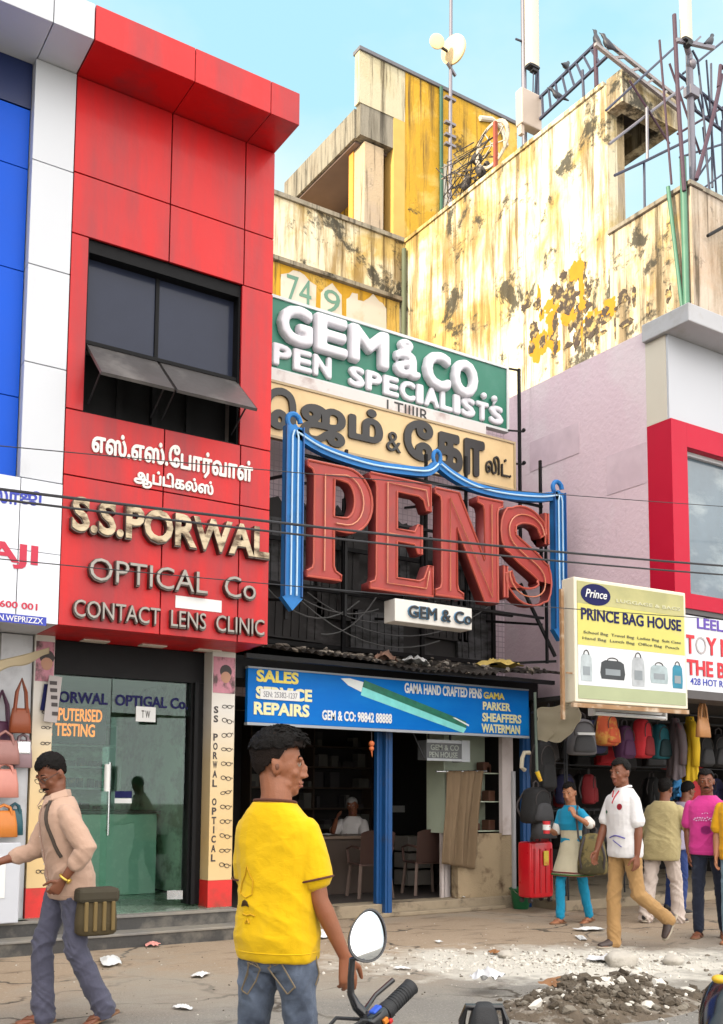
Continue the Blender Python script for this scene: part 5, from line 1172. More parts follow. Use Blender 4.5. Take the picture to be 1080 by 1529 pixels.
# ------------------------------------------------------------------ left stall goods
GL = 'handbags hanging on the stall at the left edge'
YH_ = 9.45
def hg(px, py): q = aty(px, py, YH_); return (q.x, q.y, q.z)
handbag('rust brown handbag on long straps, topmost on the left stall', hg(33, 1014), .20, .23, .1, LB('rust_leather', (.26, .06, .02)), 0, None, GL, .27)
handbag('purple brown handbag hanging behind the rust brown one', (hg(8, 1030)[0], 9.56, hg(8, 1030)[2]), .26, .30, .1, LB('plum_leather', (.10, .03, .07)), .2, None, GL, .28)
handbag('pinkish brown bag hanging below the rust brown handbag', hg(8, 1092), .28, .22, .1, LB('pinkbrown_leather', (.36, .17, .15)), 0, None, GL, .08)
handbag('greyish mauve bag with shiny clasp below the rust one', (hg(38, 1096)[0], 9.52, hg(38, 1096)[2]), .18, .26, .08, LB('mauve_leather', (.30, .20, .22)), 0, STEEL, GL, .05)
handbag('salmon pink bag hanging beside the head of the man', hg(8, 1140), .26, .26, .1, LB('salmon_leather', (.62, .25, .20)), 0, None, GL, .05)
handbag('bright orange bag, lowest on the left stall', hg(6, 1202), .26, .24, .1, LB('orange_leather', (.62, .20, .03)), 0, None, GL, .05)
handbag('dark teal bag hanging beside the orange one', (hg(27, 1200)[0], 9.55, hg(27, 1200)[2]), .16, .24, .08, LB('teal_leather', (.02, .10, .13)), 0, None, GL, .05)
mb = MB(); a_, c2 = aty(-60, 1385, 9.3), aty(32, 1258, 9.3); mb.box(a_.x, c2.x, 9.3, 9.5, .275, c2.z, .01); st_ = thing('stall_box', 'pale grey box standing under the hanging bags', 'box', ((a_.x+c2.x)/2, 9.4, .275)); obj('case', mb, M('pale_box', (.55, .57, .62), .5, var=.06), st_)
mb = MB(); mb.box(a_.x+.1, c2.x-.13, 9.292, 9.299, .5, c2.z-.12); obj('paper_label', mb, WHITE, st_)
def sa(u, v):
    p0, p1 = aty(-60, 995, 8.75), aty(75, 966, 9.15); p = p0*(1-u)+p1*u; return p+Vector((0, .02*sin(u*8), -v*(.13-.06*u)+.015*sin(u*15)*v-.02*sin(u*pi)))
mb = MB(); mb.sheet(sa, 40, 6); bmesh.ops.solidify(mb.b, geom=mb.b.faces[:], thickness=.02); tag(obj('stall_awning', mb, M('cream_canvas', (.62, .50, .32), .85, var=.1), smooth='all'), 'strip of cream canvas awning over the left stall', 'awning')
pb = thing('striped_notice', 'grey striped notice board hanging in front of left glass', 'notice', (aty(82, 1070, 9.5).x, 9.5, aty(82, 1085, 9.5).z)); a_, c2 = aty(68, 1078, 9.5), aty(90, 1010, 9.5)
mb = MB(); mb.rbox(((a_.x+c2.x)/2, 9.5, (a_.z+c2.z)/2), (c2.x-a_.x, .012, c2.z-a_.z), Matrix.Rotation(radians(5), 3, 'Y')); obj('board', mb, M('notice_grey', (.42, .38, .37), .6), pb)
mb = MB(); z = c2.z-.05
for k in range(5): mb.box(a_.x+.025+k*.008, c2.x-.03+k*.004, 9.488, 9.493, z-.035, z); z -= (.068 if k < 3 else .085)
obj('stripe', mb, INK, pb)
mb = MB(); q = aty(64, 1040, 9.55); mb.prism([(q.x-.02, q.z-.13), (q.x+.03, q.z-.13), (q.x+.055, q.z+.12), (q.x+.01, q.z+.12)], 9.545, 9.55); obj('blue_strip', mb, NAVY, pb)
# ================================================================== weathered yellow building behind
XY = 13.0
def y_(px, py): return atx(px, py, XY)
yb = thing('yellow_building', 'weathered yellow and white block with broken open roof room behind the shops', 'building', (14, 14, 0))
OLDW = grunge('bleached_yellow_plaster', (.60, .44, .16), (.74, .68, .50), patch_lo=.40, patch_hi=.52, streak_lo=.47, streak_hi=.60, mold_lo=.545, mold_hi=.60, mscale=1.0, streakcol=(.25, .15, .035))
OCHRE = grunge('ochre_plaster', (.60, .34, .022), (.66, .44, .10), patch_lo=.52, patch_hi=.60, streak_lo=.55, streak_hi=.72, mold_lo=.59, mold_hi=.64, streakcol=(.20, .12, .03))
GREYP = grunge('grey_fascia_plaster', (.30, .27, .21), (.22, .18, .13), streak_lo=.48, streak_hi=.66, streakcol=(.10, .085, .06))
MOLDY = grunge('mouldy_plaster', (.62, .54, .38), (.60, .40, .06), patch_lo=.56, patch_hi=.66, streak_lo=.43, streak_hi=.58, mold_lo=.53, mold_hi=.59, mscale=1.6, streakcol=(.17, .115, .05))
cyf = y_(1035, 400).y; zpar = y_(1026, 278).z; zparb = y_(911, 352).z; ytop = y_(916, 115).y; yop = y_(908, 260).y
zw = (y_(605, 365).z+y_(905, 125).z)/2; yin = y_(604, 400).y
mb = MB(); mb.box(XY, XY+.25, yop, yin, 6, zw); mb.box(XY-.04, XY+.3, yop+.05, yin, zw+.001, zw+.08); obj('side_wall', mb, OLDW, yb)
mb = MB(); zp = (zpar+zparb)/2; mb.box(XY, XY+.22, cyf+.24, yop-.002, 6, zp); obj('terrace_parapet', mb, MOLDY, yb)
mb = MB(); mb.box(XY, 22, cyf, cyf+.238, 6, zp-.02); obj('front_wall', mb, grunge('front_plaster', (.55, .47, .38), (.48, .36, .26), streak_lo=.42, streak_hi=.66), yb)
mb = MB(); mb.box(XY-.05, XY+.27, cyf-.03, yop-.002, zp+.001, zp+.07); mb.box(XY+.271, 22, cyf-.03, cyf+.27, zp-.019, zp+.06); obj('coping', mb, GREYP, yb)
mb = MB(); mb.box(XY+.23, 22, cyf+.24, yin, 8.6, 8.75); mb.box(XY+.26, 22, 14.9, yin-.01, zw-.5, zw-.3); obj('terrace_floor', mb, GREYP, yb)
# roof slab frame over the open room
zs1 = y_(928, 106).z+.05; zs0 = zs1-.62; ys0 = y_(929, 106).y; xs1 = aty(1012, 170, ys0).x
mb = MB(); mb.box(XY-.0, xs1, ys0, ys0+.25, zs0, zs1); mb.box(XY-.0, XY+.25, ys0+.251, yop-.003, zs0, zs1); mb.box(XY+.252, xs1, yop+.5, 15, zs1-.3, zs1-.1); mb.box(xs1-.25, xs1, ys0+.251, 15, zs0+.0, zs1-.02); obj('roof_frame', mb, MOLDY, yb)
mb = MB(); mb.box(XY+.26, xs1-.26, ys0+.252, 14.9, zs1-.18, zs1-.04); obj('room_ceiling', mb, M('dark_underside', (.07, .055, .055), .9, var=.3, scale=3, dirt=(.15, .11, .09)), yb)  # underside of the roof slab in a dark brown base colour
mb = MB(); mb.box(XY+.26, XY+.55, yop+.1, yop+.45, 8.76, zs1-.2); mb.box(XY+.62, XY+.9, yop+.9, yop+1.2, 8.76, zs1-.2); obj('column', mb, grunge('column_plaster', (.62, .48, .28), (.5, .42, .32)), yb)
mb = MB(); mb.box(xs1-.3, xs1-.02, 14.5, 15, 8.76, zs0); obj('column', mb, MOLDY, yb)
# fallen patches: yellow and black flaked areas with thickness on the side wall
rf = random.Random(77)
FL = [((845+rf.gauss(0, 22), 455+rf.gauss(0, 26)), abs(rf.gauss(.07, .06))+.03, abs(rf.gauss(.10, .09))+.04, rf.choice(('FLB', 'FLB', 'FLY'))) for _ in range(34)]+[((868, 445), .05, .75, 'FLY'), ((862, 403), .17, .20, 'FLY'), ((848, 450), .22, .24, 'FLB'), ((825, 492), .14, .18, 'FLY')]
FL += [((rf.uniform(770, 1000), rf.uniform(430, 520)), abs(rf.gauss(.05, .04))+.02, abs(rf.gauss(.08, .06))+.03, 'FLB') for _ in range(40)]
FL = [f for f in FL if f[0][1] < 575-.55*(f[0][0]-780)]
FM = {'FLB': M('flaked_black', (.06, .045, .035), .9, var=.5, scale=9, dirt=(.4, .3, .12), dscale=(6, 6, 6), dlo=.5, dhi=.6), 'FLY': M('flaked_yellow', (.42, .21, .012), .9, var=.2, scale=5)}
for i, (p, a, b_, k) in enumerate(FL):
    c = y_(*p); rnd = random.Random(i+40); mb = MB()
    pts = []
    for t in range(40):
        r = 1+.55*noise.noise(Vector((cos(t*pi/20)*1.6, sin(t*pi/20)*1.6, i*3.3)))+.35*noise.noise(Vector((cos(t*pi/20)*5, sin(t*pi/20)*5, i*2.1)))
        pts.append((c.y+a*r*cos(t*pi/20), c.z+b_*r*sin(t*pi/20)))
    mb.prism(pts, XY-.003-i*.00015, XY-.001, 'x'); o = obj('flaked_patch', mb, FM[k], yb)
# rear wing with parapet and painted number panels
yw2 = yin+.0; zr = aty(500, 325, yw2).z
mb = MB(); mb.box(6.5, XY-.02, yw2, yw2+.25, 6, zr); obj('rear_wall', mb, OLDW, yb)
mb = MB(); mb.box(6.5, XY-.03, yw2-.06, yw2+.3, zr+.001, zr+.10); zl = aty(560, 440, yw2).z; mb.box(6.5, XY-.1, yw2-.12, yw2-.001, zl, zl+.09); obj('ledge', mb, GREYP, yb)
a_, c2 = aty(405, 500, yw2), aty(596, 430, yw2)
mb = MB(); mb.box(a_.x, c2.x, yw2-.02, yw2-.001, a_.z-.6, zl-.01); obj('ochre_band', mb, OCHRE, yb)
WP = M('chalk_white', (.60, .56, .48), .8, var=.08, dirt=(.5, .42, .28), dlo=.55, dhi=.75)
for i, (px0, px1, py0, py1, tx) in enumerate(((420, 471, 470, 412, '74'), (478, 512, 482, 430, '9'), (518, 540, 490, 440, ''), (540, 578, 500, 448, ''))):
    p0, p1 = aty(px0, py0, yw2-.03), aty(px1, py1, yw2-.03); rnd = random.Random(i)
    w, h = p1.x-p0.x, p1.z-p0.z; pts = [(p0.x, p0.z-.6), (p1.x, p0.z-.6)]+[(p1.x-w*t/6+rnd.uniform(-.04, .04), p1.z-h*.22*abs(t/3-1)**1.5+rnd.uniform(-.06, .06)) for t in range(7)]
    mb = MB(); mb.prism(pts, yw2-.035, yw2-.021); o = obj('number_panel', mb, WP, yb)
    if tx: lettering('lettering', tx, M('number_green', (.12, .26, .20), .7), (p0.x+w*.15, p1.x-w*.12, p0.z+h*.30, p0.z+h*.86), yw2-.036, .006, o, fat=.0)
mb = MB(); q = y_(601, 420); mb.cyl((XY-.08, yin-.1, 6), (XY-.08, yin-.1, zw-.2), .06, n=10); obj('drain_pipe', mb, M('pipe_mossy', (.10, .12, .07), .7, var=.3), yb, True)
# tower block on the rear roof
YT2 = yin+.8
def t_(px, py): return aty(px, py, YT2)
tl_ = t_(537, 78); tx1 = t_(605, 200).x; tx2 = t_(772, 186).x; ztp = (tl_.z+t_(770, 184).z)/2; zmid_ = t_(537, 152).z
mb = MB(); mb.box(tl_.x, tx1-.003, YT2, YT2+.2, zmid_, ztp); obj('front_panel', mb, grunge('white_panel_plaster', (.58, .52, .36), (.5, .44, .28), streak_lo=.62, streak_hi=.8, mold_lo=.66, mold_hi=.7), yb)
mb = MB(); mb.box(tx1, tx2, YT2, YT2+9, zr-.4, ztp); obj('tower_wall', mb, OCHRE, yb)
mb = MB(); mb.box(tl_.x-.02, tx2+.03, YT2-.05, YT2+.26, ztp+.002, ztp+.09); obj('coping', mb, M('slate_coping', (.14, .14, .16), .8), yb)
zsl = zmid_-.05; yb2 = atx(425, 262, tl_.x).y
mb = MB(); mb.box(tl_.x, tx1-.005, YT2+.21, yb2, zsl-.75, zsl); mb.box(tl_.x+.05, tx1-.006, YT2+.02, YT2+.2, zsl-.75, zmid_-.002); obj('canopy_slab', mb, GREYP, yb)
mb = MB(); mb.box(tl_.x+.08, tx1-.01, YT2+.3, yb2-.1, zsl-.80, zsl-.752); obj('canopy_soffit', mb, M('brown_soffit', (.20, .14, .12), .9, var=.25, scale=2), yb)
mb = MB(); cx0 = t_(548, 250).x; mb.box(cx0, cx0+.55, YT2+.1, YT2+.6, zr-.4, zsl-.81); obj('column', mb, grunge('tan_column', (.52, .40, .26), (.46, .36, .26), streak_lo=.6, streak_hi=.8), yb)
mb = MB(); cx0 = t_(588, 250).x; mb.box(cx0, tx1-.004, YT2+.0, YT2+.4, zr-.4, zmid_-.003); obj('column', mb, M('orange_column', (.62, .38, .10), .85, var=.15), yb)
mb = MB(); mb.box(tl_.x+.2, tx1-.01, yb2-3.2, yb2-3, zr-.4, zsl-.81); obj('terrace_wall', mb, M('orange_wall', (.62, .30, .05), .85, var=.15), yb)
mb = MB()
for k in range(5): yk = YT2+.9+k*.5; mb.bar((tx1-.06, yk, zr-.4), (tx1-.06, yk, zsl-1.2), .05)
for zz in (.5, 1.2, 1.9, 2.6): mb.bar((tx1-.06, YT2+.9, zr+zz-.2), (tx1-.06, YT2+2.9, zr+zz-.2), .05)
gr_ = obj('window_grille', mb, M('grille_grey', (.25, .22, .2), .6), yb)
mb = MB(); mb.box(tx1-.03, tx1-.002, YT2+.9, YT2+2.9, zr-.3, zsl-1.2); obj('pale_shutter', mb, M('pale_shutter', (.55, .46, .36), .7, var=.15), yb)
GRN = M('pipe_green', (.02, .09, .055), .6, var=.3, scale=3)
mb = MB(); q = t_(657, 240); mb.cyl((q.x, YT2-.06, zr-.3), (q.x, YT2-.06, ztp+.0), .05); obj('green_pipe', mb, GRN, yb, True)
mb = MB(); q = t_(664, 240); mb.box(q.x-.05, q.x+.07, YT2-.03, YT2-.001, zr-.3, ztp-2.0); obj('pale_strip', mb, WP, yb)
mb = MB(); q = t_(735, 170); mb.tube([t_(a, b_)+Vector((0, -.05, 0)) for a, b_ in ((715, 178), (732, 180), (745, 190), (752, 205), (754, 220))], .07, 8); obj('bent_pipe', mb, WP, yb, True)
mb = MB(); mb.cyl((XY-.06, cyf+.1, 6.8), (XY-.06, cyf+.1, zp+.5), .055); mb.cyl((XY-.14, cyf+.35, zp+.1), (XY-.06, cyf+.1, 8.6), .035); obj('green_pipe', mb, M('pipe_jade', (.06, .17, .11), .5, var=.25, scale=4), yb, True)

# ------------------------------------------------------------------ roof gear
IRON = M('blue_grey_iron', (.035, .04, .075), .55, var=.3, scale=5); RUST = M('purple_rust', (.055, .026, .045), .7, var=.3, scale=6); GALV = M('galvanised', (.20, .19, .22), .5, metal=.5, var=.2)
DISH = M('dish_cream', (.74, .56, .30), .5, var=.08)
ym = YT2-.35; q0, q1 = aty(671, 300, ym), aty(674, -70, ym)
ms = thing('antenna_mast', 'tall thin mast with two cream dishes in front of ochre tower', 'antenna', (q0.x, ym, zr+.0))
mb = MB(); mb.cyl((q0.x, ym, zr-.4), (q1.x, ym, q1.z), .055, .04); 
for py in (148, 185, 203, 217): p = aty(672, py, ym); mb.box(p.x-.16, p.x+.16, ym-.05, ym+.05, p.z-.03, p.z+.03)
p = aty(672, 104, ym); mb.bar((p.x-.12, ym-.05, p.z+.1), (p.x+.18, ym, p.z-.1), .06)
obj('pole', mb, GALV, ms, True)
def dish(px, py, r, nrm, kw):
    c = aty(px, py, ym-.15); n_v = Vector(nrm).normalized(); R = n_v.to_track_quat('Z', 'Y').to_matrix(); mb = MB()
    prof = [(0.001, .05), (.5, .035), (.9, .0), (1, -.05), (1, -.2), (.75, -.34), (.3, -.42), (.001, -.43)]
    rings = [[c+R@Vector((r*k*cos(2*pi*t/24), r*k*sin(2*pi*t/24), r*z)) for t in range(24)] for k, z in prof]; mb.loft(rings); o = obj('dish', mb, DISH, ms, True)
    mb = MB(); mb.cyl(c-n_v*r*.4, c-n_v*r*.85, .12, .09, 10); mb.bar(c-n_v*r*.6, Vector((q0.x, ym, c.z)), .05); obj('dish_radio', mb, DARKFR, o)
dish(653, 61, .19, (-.4, -1, -.15), 1); dish(676, 73, .36, (-.86, -.28, -.1), 1)
# panel antennas
def panel_ant(label, x, y, pyb, w, boxpx, pole_to):
    b0 = aty(0, 0, y)
    t = thing('panel_antenna', label, 'antenna', (x, y, pole_to)); zb = pyb
    mb = MB(); R = [[(x+p[0], y+p[1], zb+z) for p in [(w/2*math.copysign(abs(cos(2*pi*k/20))**.6, cos(2*pi*k/20)), w*.32*math.copysign(abs(sin(2*pi*k/20))**.6, sin(2*pi*k/20))) for k in range(20)]] for z in (0, .02, 2.6, 2.62)]; mb.loft(R); obj('radome', mb, M('radome_ivory', (.58, .54, .44), .45, var=.04), t, True)
    mb = MB(); mb.box(x-w*.45, x+w*.45, y-w*.28, y+w*.28, zb-.04, zb-.001); mb.box(x-w*.1, x+w*.35, y-.06, y+.05, zb-.1, zb-.041); obj('end_cap', mb, DARKFR, t)
    return t
pa = atx(783, 170, XY+.2); yA = pa.y; ca = aty(795, 100, yA-.15)
t = panel_ant('ivory panel antenna on a pole with grey box, left one', ca.x, yA-.15, ca.z, .30, None, zw)
mb = MB(); mb.cyl((pa.x, yA, zw), (pa.x, yA, ca.z+2), .055); obj('pole', mb, GALV, t, True)
mb = MB(); a_, c2 = aty(770, 190, yA-.1), aty(799, 152, yA-.1); mb.box(a_.x, c2.x, yA-.3, yA-.1, a_.z, c2.z, .02); mb.box(a_.x+.02, a_.x+.1, yA-.25, yA-.15, a_.z-.2, a_.z); obj('equipment_box', mb, M('box_beige', (.46, .38, .32), .5, var=.1), t)
mb = MB()
for dx in (.05, .12, .18): mb.tube([(ca.x-.02+dx, yA-.15, ca.z-.08), (ca.x+dx*.8, yA-.12, ca.z-.5), (ca.x+dx*.3, yA-.1, c2.z-.1)], .014, 5)
obj('feeder_cable', mb, IRON, t, True)
q = aty(803, 150, yA); mb = MB(); mb.cyl((q.x, yA, zw-.1), (q.x, yA, aty(800, 85, yA).z), .04); mb.bar(aty(780, 62, yA), aty(770, 58, yA), .03); obj('stay_rod', mb, IRON, t)
yB_ = cyf+.12; pb0 = aty(1036, 300, yB_); cb_ = aty(1025, 60, yB_-.12)
t2 = panel_ant('ivory panel antenna at the right, over the roof corner', cb_.x, yB_-.12, cb_.z, .22, None, zp)
mb = MB(); mb.cyl((pb0.x, yB_, zp-.4), (pb0.x-.02, yB_, cb_.z-.1), .06); mb.cyl((pb0.x-.02, yB_, cb_.z-.1), (cb_.x, yB_-.1, cb_.z), .05)
mb.ball((pb0.x-.01, yB_-.03, cb_.z-.28), .09, 10); mb.box(pb0.x-.12, pb0.x+.1, yB_-.1, yB_+.06, aty(1035, 142, yB_).z-.08, aty(1035, 142, yB_).z+.08)
mb.bar(aty(1010, 60, yB_-.1), aty(1066, 72, yB_-.1), .06); mb.bar(aty(1035, 66, yB_-.1), aty(1046, 55, yB_-.1), .03); obj('pole', mb, GALV, t2, True)
mb = MB(); mb.tube([aty(p[0], p[1], yB_-.05) for p in ((1034, 75), (1042, 90), (1050, 160), (1056, 240), (1060, 300))], .02, 6); obj('feeder_cable', mb, IRON, t2, True)
# lattice truss frames
def lattice(pts0, pts1, n, r, label, name='lattice_frame', m_=IRON):
    mb = MB(); A0, A1, B0, B1 = *pts0, *pts1; mb.bar(A0, A1, r); mb.bar(B0, B1, r)
    for k in range(1, n): t = k/n; a = A0*(1-t)+A1*t; b_ = B0*(1-t)+B1*t; mb.bar(a, b_, r*.7)
    tag(obj(name, mb, m_), label, 'scaffold'); 
xl = XY+.35
lattice((atx(800, 152, xl), atx(893, 62, xl)), (atx(800, 184, xl), atx(909, 82, xl)), 9, .05, 'left sloping blue grey lattice frame on the roof wall')
yl = ys0-.1
lattice((aty(889, 66, yl), aty(1012, 163, yl)), (aty(913, 68, yl), aty(1016, 150, yl)), 5, .06, 'right sloping pale lattice frame over the roof slab', m_=M('pale_iron', (.30, .27, .27), .6, var=.3))
yq = cyf+.2
lattice((aty(1010, 108, yq), aty(1092, 175, yq)), (aty(1030, 158, yq), aty(1092, 205, yq)), 6, .04, 'dark lattice frame behind the right antenna pole')
def rod(label, pts, r, m_, y=None, x=None, name='scaffold_pole', extra=()):
    P3 = [aty(*p, y) if y else atx(*p, x) for p in pts]; mb = MB(); mb.tube(P3, r*.72, 7)
    for e in extra: mb.tube([aty(*p, y) if y else atx(*p, x) for p in e], r*.7, 6)
    tag(obj(name, mb, m_, smooth=True), label, 'scaffold')
rod('rusty purple upright pole left of the right antenna', ((1007, 22), (1013, 150), (1022, 285)), .05, RUST, y=cyf+.05)
rod('short purple upright under the peak of the lattice frames', ((889, 64), (891, 130)), .06, RUST, x=xl)
rod('thin grey upright below the left lattice frame', ((870, 105), (872, 150)), .04, IRON, x=xl)
rod('leaning dark purple pole at the right edge of the roof', ((1078, 112), (1066, 170), (1040, 268)), .05, RUST, y=cyf-.02, extra=(((1073, 130), (1076, 98), (1085, 105)),))
rod('long thin brace rising to the purple upright', ((905, 165), (1008, 70)), .03, IRON, y=ys0-.2)
rod('pale brace crossing under the roof slab', ((910, 215), (1020, 130)), .035, GALV, y=ys0-.25)
rod('lower blue brace from the window to the antenna pole', ((918, 262), (965, 240), (1036, 205)), .035, IRON, y=ys0-.4, extra=(((962, 242), (963, 330)),))
rod('thin hanging pipe beneath the roof slab', ((966, 160), (967, 238)), .04, GALV, y=ys0-.3)
rod('bunch of dark rods standing on the right parapet', ((1050, 190), (1060, 285)), .025, IRON, y=cyf+.15, extra=(((1078, 180), (1080, 290)), ((1045, 285), (1082, 258)), ((1044, 262), (1062, 235)), ((1055, 90), (1070, 290))))
rod('black bracket arm on the right end of front wall', ((1057, 352), (1082, 338)), .04, BLACKM, y=cyf-.1, name='bracket_arm')
for i, (pts, lb) in enumerate((([(985, 60), (1003, 275)], 'thin leaning rod just left of the purple upright'), ([(1020, 110), (1082, 60)], 'thin brace rising to the right behind the right antenna'), ([(1000, 95), (1046, 230)], 'thin brace slanting down through the right antenna pole'), ([(1062, 95), (1064, 280)], 'thin upright rod between antenna and right edge'), ([(1012, 200), (1080, 160)], 'thin rail crossing behind the antenna pole'), ([(1015, 235), (1080, 215)], 'lower thin rail crossing behind the antenna pole'), ([(940, 120), (1000, 215)], 'thin brace over the slab face, sloping down right'))):
    rod(lb, pts, .028, IRON if i % 2 else RUST, y=cyf+.3+.06*i if i != 6 else ys0-.3)
# tangle on rear roof and cable coil
rnd = random.Random(17); mb = MB(); c = atx(690, 262, XY+.2)
for k in range(15):
    pts = [c+Vector((rnd.uniform(-.1, .5), rnd.uniform(-.9, .9), rnd.uniform(-.5, .75))) for _ in range(4)]; mb.tube(pts, rnd.uniform(.010, .02), 5)
for k in range(8): mb.ball(c+Vector((rnd.uniform(0, .4), rnd.uniform(-.7, .7), rnd.uniform(-.4, .5))), rnd.uniform(.06, .14), 8)
o = obj('cable_tangle', mb, M('tangle_dark', (.035, .03, .03), .7, var=.6, scale=8, dirt=(.3, .25, .2), dscale=(5, 5, 5), dlo=.55, dhi=.65)); tag(o, 'dark tangle of cables and clamps on the rear roof wall', 'cables'); o['kind'] = 'stuff'
q = atx(735, 216, XY+.35); cc = thing('cable_coil', 'round coil of cable against a red bar on the roof', 'coil', q)
mb = MB()
for k in range(3): mb.tube([q+Vector((0, (.48+.03*k)*cos(a*pi/14), (.44+.02*k)*sin(a*pi/14))) for a in range(28)], .02, 6, True)
for a in (-.5, .3, 1.0): mb.bar(q+Vector((0, -.45*cos(a), -.45*sin(a))), q+Vector((0, .45*cos(a), .45*sin(a))), .02)
obj('loop', mb, M('coil_white', (.5, .44, .36), .6, dirt=(.08, .07, .06), dscale=(6, 6, 6)), cc, True)
mb = MB(); p = atx(740, 215, XY+.3); mb.bar((p.x, p.y, p.z-.55), (p.x, p.y, p.z+.5), .07); obj('red_bar', mb, M('red_oxide', (.30, .06, .03), .7), cc)
# crows
CROW = M('crow_black', (.02, .022, .035), .5, var=.3)
def crow(px, py, y, rz, label, tilt=.5):
    q = aty(px, py, y); mb = MB(); R = Matrix.Rotation(rz, 3, 'Z')@Matrix.Rotation(-tilt, 3, 'Y')
    prof = [(-.24, .012, .02), (-.14, .03, .012), (-.07, .055, .0), (.02, .066, .0), (.09, .052, .015), (.13, .035, .045), (.165, .038, .06), (.20, .03, .062), (.225, .012, .056), (.27, .004, .048)]
    mb.loft([[q+R@Vector((x, r*.85*cos(2*pi*k/12), z+r*sin(2*pi*k/12))) for k in range(12)] for x, r, z in prof])
    for s_ in (-1, 1): mb.tube([q+R@Vector((0, s_*.025, -.04)), q+Vector((0, s_*.02, -.13))], .006, 5)
    tag(obj('crow', mb, CROW, smooth='all'), label, 'bird', 'crows on the roof frames')
xa = XY+.35
for px, py, lb, rz in ((845, 98, 'crow on the middle of the left lattice frame', .4), (833, 143, 'crow perched inside the left lattice frame, lower than the others', 2.6)):
    q = atx(px, py, xa); crow(px, py, q.y, rz, lb)
q = atx(891, 62, xa); crow(891, 60, q.y, 2, 'crow at the very peak of the lattice frames', 1.1); crow(908, 66, yl, 2.5, 'crow just right of the peak of the frames', .8); crow(1060, 62, yB_-.1, .2, 'crow on the bracket arm of the right antenna', .7)

# ------------------------------------------------------------------ cables crossing the street front
def cable(p0, p1, y0, y1, sag, r, label):
    a, b_ = aty(*p0, y0), aty(*p1, y1); d = b_-a; a2, b2 = a-d*.6, b_+d*.9; n = 40; mb = MB()
    mb.tube([a2*(1-t/n)+b2*(t/n)-Vector((0, 0, sag*4*(t/n)*(1-t/n))) for t in range(n+1)], r, 6); tag(obj('street_cable', mb, M('cable_black', (.03, .03, .035), .6), smooth=True), label, 'cable', 'cables strung along the shop fronts')
cable((0, 693), (1080, 814), 7.3, 6.9, .25, .011, 'thicker upper one of the two close cables across the shops')
cable((0, 708), (1080, 827), 7.25, 6.85, .25, .009, 'lower one of the two close cables across the shops')
cable((0, 648), (1080, 742), 7.3, 7.1, .12, .004, 'hair thin cable passing above the pair, across the pink wall')
cable((0, 812), (1080, 905), 7.3, 6.5, .15, .004, 'hair thin cable crossing below the big red letters')

# ------------------------------------------------------------------ unseen block added at the left end of the street to shade the shops
fbk = thing('added_shade_block', 'unseen pale block added at the left to shade the street', 'building', (-31, -4, 0))
HB = 21.4; mb = MB(); mb.box(-34, -28, -24, 13.5, 0, HB); obj('wall', mb, M('shade_block_wall', (.5, .44, .36), .9, dirt=(.3, .26, .2)), fbk)
for f_ in range(6):
    for k in range(9):
        mb = MB(); y = -22.5+k*4; z = 1.5+f_*3.3; mb.box(-28.001, -27.94, y, y+1.6, z, z+1.6); obj('window', mb, DKGLASS, fbk)

# ================================================================== rubble, lime lumps and litter on the ground
rnd = random.Random(31)
def on_ground(px, py): q = atz(px, py, 0); return q
mb = MB(); mb2 = MB(); mb3 = MB()
c0 = on_ground(900, 1500)
def mz(x, y, r_):
    q = Vector((x, y, 0)); e = 1.02-r_; return max(-.01, .15*(1-r_**1.5)+(.10*noise.noise(q*3.3)+.05*noise.noise(q*9)+.025*noise.noise(q*23))*min(1, e*1.6))
for k in range(3400):
    a, r_ = rnd.uniform(0, 2*pi), abs(rnd.gauss(0, .46)); x, y = c0.x+r_*cos(a)*.85, c0.y+r_*sin(a)*.52
    chunk(rnd.choice((mb, mb, mb, mb, mb, mb2, mb2, mb3)), Vector((x, y, (mz(x, y, r_) if r_ < 1 else 0)+.002)), rnd.choice((.004, .006, .006, .009, .009, .013, .018, .026, .045))*rnd.uniform(.7, 1.3), rnd, .7)
for k in range(2600):
    a, r_ = rnd.uniform(0, 2*pi), abs(rnd.gauss(0, .55)); u, v = r_*cos(a)*1.9, r_*sin(a)*.75; p = Vector((6.35+u*.857+v*.515, 6.45-u*.515+v*.857, .003)); chunk(mb3 if rnd.random() < .85 else mb2, p, rnd.choice((.003, .004, .006, .006, .009, .012, .022))*rnd.uniform(.7, 1.3), rnd, .7)
for k in range(700):
    p = Vector((rnd.uniform(2, 11), rnd.uniform(4.0, 9.2), .001)); chunk(mb if rnd.random() < .7 else mb3, p, rnd.choice((.003, .004, .006, .009)), rnd, .7)
mb4 = MB()
def mound(u, v):
    a, r_ = u*2*pi, v; q = Vector((c0.x+r_*cos(a)*.85, c0.y+r_*sin(a)*.52, 0)); q.z = mz(q.x, q.y, r_); return q
mb4.sheet(mound, 150, 60)
RM = [M('rubble_dark', (.10, .078, .055), .95, var=.5, scale=9, bmp=.01), M('rubble_grey', (.22, .19, .15), .95, var=.4, scale=9, bmp=.01), M('lime_lump', (.66, .62, .55), .95, var=.15, scale=9)]
for b_, m_, lb in ((mb, RM[0], 'dark broken rubble and dirt crumbs heaped on the road'), (mb2, RM[1], 'grey broken stones mixed in the rubble heap'), (mb3, RM[2], 'white lime crumbs scattered along the roadside')):
    o = obj('rubble', b_, m_); tag(o, lb, 'rubble'); o['kind'] = 'stuff'
o = obj('rubble_mound', mb4, M('mound_earth', (.12, .09, .062), .95, var=.4, scale=8, bmp=.02, bscale=30, dirt=(.35, .31, .26), dscale=(5, 5, 5), dlo=.5, dhi=.65), smooth='all'); tag(o, 'low mound of earth beneath the loose rubble', 'rubble'); o['kind'] = 'stuff'
STN = M('pale_boulder', (.50, .46, .40), .9, var=.2, scale=6, bmp=.01)
